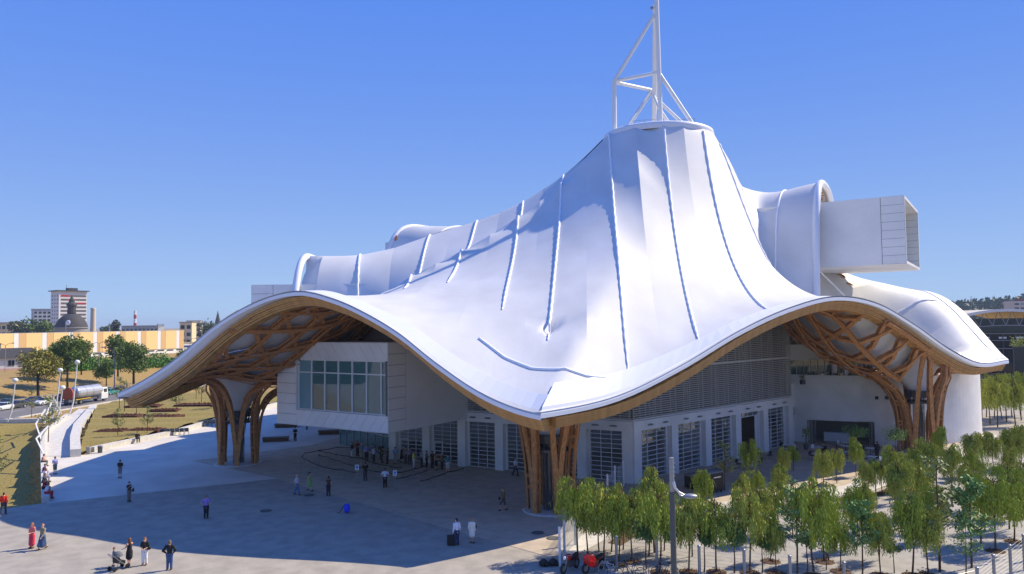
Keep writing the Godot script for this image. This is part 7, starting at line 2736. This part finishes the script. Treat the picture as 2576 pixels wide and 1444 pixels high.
	var note := ["in a dark red top and white trousers, first at the left", "in an orange top at the left end", "in a grey blue shirt and light trousers", "in a light blue shirt and navy trousers", "in a lilac top behind the light blue shirt", "in a pale pink shirt and dark trousers", "in black standing behind the rope", "in an olive top between darker figures", "in a brown jacket left of the white pier", "in a sky blue shirt before the white pier", "woman in a black dress right of the white pier", "in a beige top in the middle", "in a grey lilac shirt in the middle", "in a bright yellow top and white trousers", "in a white top right of the yellow one", "in a tan top with dark trousers", "in a black suit near the right end", "woman in a tan top and black skirt", "in a brown top beside the woman in tan", "in a teal shirt and white shorts, last at the right"]
	for i in q.size():
		var wm := i in [4, 7, 10, 14, 17, 18]
		person("visitor in the queue " + note[i], q[i][0], q[i][1], 200 + rng.randf_range(-120, 120), ["stand", "front", "hips", "front"][i % 4], wm, "top_short" if i % 5 else "top_long", cols[i], "dress" if i == 10 else ("skirt" if i == 17 else ("shorts" if i in [2, 19] else "trousers")), lows[i], "hair_long" if wm else "hair_short", [dark, brown, grey, dark][i % 4], "visitors queueing before the hall", 0.97 + 0.05 * rng.randf())
	# sitting on the long wall at the left
	var sit := [[-40.5, 66.0, "in a white top and red trousers, nearest", rgb(226, 226, 230), rgb(186, 36, 44), false], [-41.9, 67.9, "in a dark red jacket, second nearest", rgb(150, 30, 44), dark, false], [-43.6, 70.6, "with a brown top and grey hair", rgb(88, 78, 70), rgb(60, 56, 56), true], [-45.0, 73.0, "in a white blouse and pale trousers", rgb(206, 202, 214), rgb(150, 150, 170), true], [-46.7, 75.6, "in a purple top", rgb(96, 52, 88), rgb(176, 176, 200), true], [-50.4, 81.4, "with bare shoulders and dark hair, farthest", rgb(214, 156, 130), rgb(90, 84, 84), true]]
	for s in sit:
		person("person sitting on the long wall " + s[2], s[0] + 0.05, s[1], 290, "sit", s[5], "top_short", s[3], "trousers", s[4], "hair_short", dark, "people sitting on the long wall", 1.0, 0.08)
	person("man in a light blue shirt leaning by the seated people on the wall", -46.6, 77.4, 250, "front", false, "top_short", rgb(140, 150, 206), "shorts", rgb(110, 122, 110), "hair_short", dark)
	person("person in black sitting on the white seat wall before the grass", -48.2, 97.4, 225, "sit", false, "top_long", rgb(26, 26, 28), "trousers", rgb(30, 28, 30), "hair_short", dark, "", 1.0, 0.1)
	# terrace guests
	person("person in a black coat standing by the terrace tables", 38.4, 80.6, 10, "stand", false, "top_long", rgb(34, 34, 38), "trousers", rgb(34, 34, 40), "hair_short", dark)
	person("person in a light blue dress beside the one in the black coat", 39.3, 80.6, 350, "stand", true, "top_short", rgb(126, 140, 196), "dress", rgb(126, 140, 196), "hair_short", rgb(150, 130, 110))
	person("person in black sitting at a terrace table", 33.9, 82.9, 60, "sit", false, "top_long", rgb(30, 30, 32), "trousers", rgb(30, 30, 34), "hair_short", dark, "", 1.0, -0.05)
	person("person in white behind the windows of the upper terrace", 44.4, 95.0, 180, "stand", false, "top_short", white, "trousers", navy, "hair_short", dark, "", 1.0, 6.95)
	person("dark dressed guest sitting on the upper terrace, left one", 37.4, 94.0, 90, "sit", false, "top_short", rgb(50, 46, 46), "trousers", rgb(50, 50, 54), "hair_short", dark, "", 1.0, 6.9)
	person("dark dressed guest sitting on the upper terrace, right one", 39.2, 94.0, 270, "sit", true, "top_short", rgb(96, 80, 76), "trousers", rgb(60, 60, 64), "hair_long", dark, "", 1.0, 6.9)
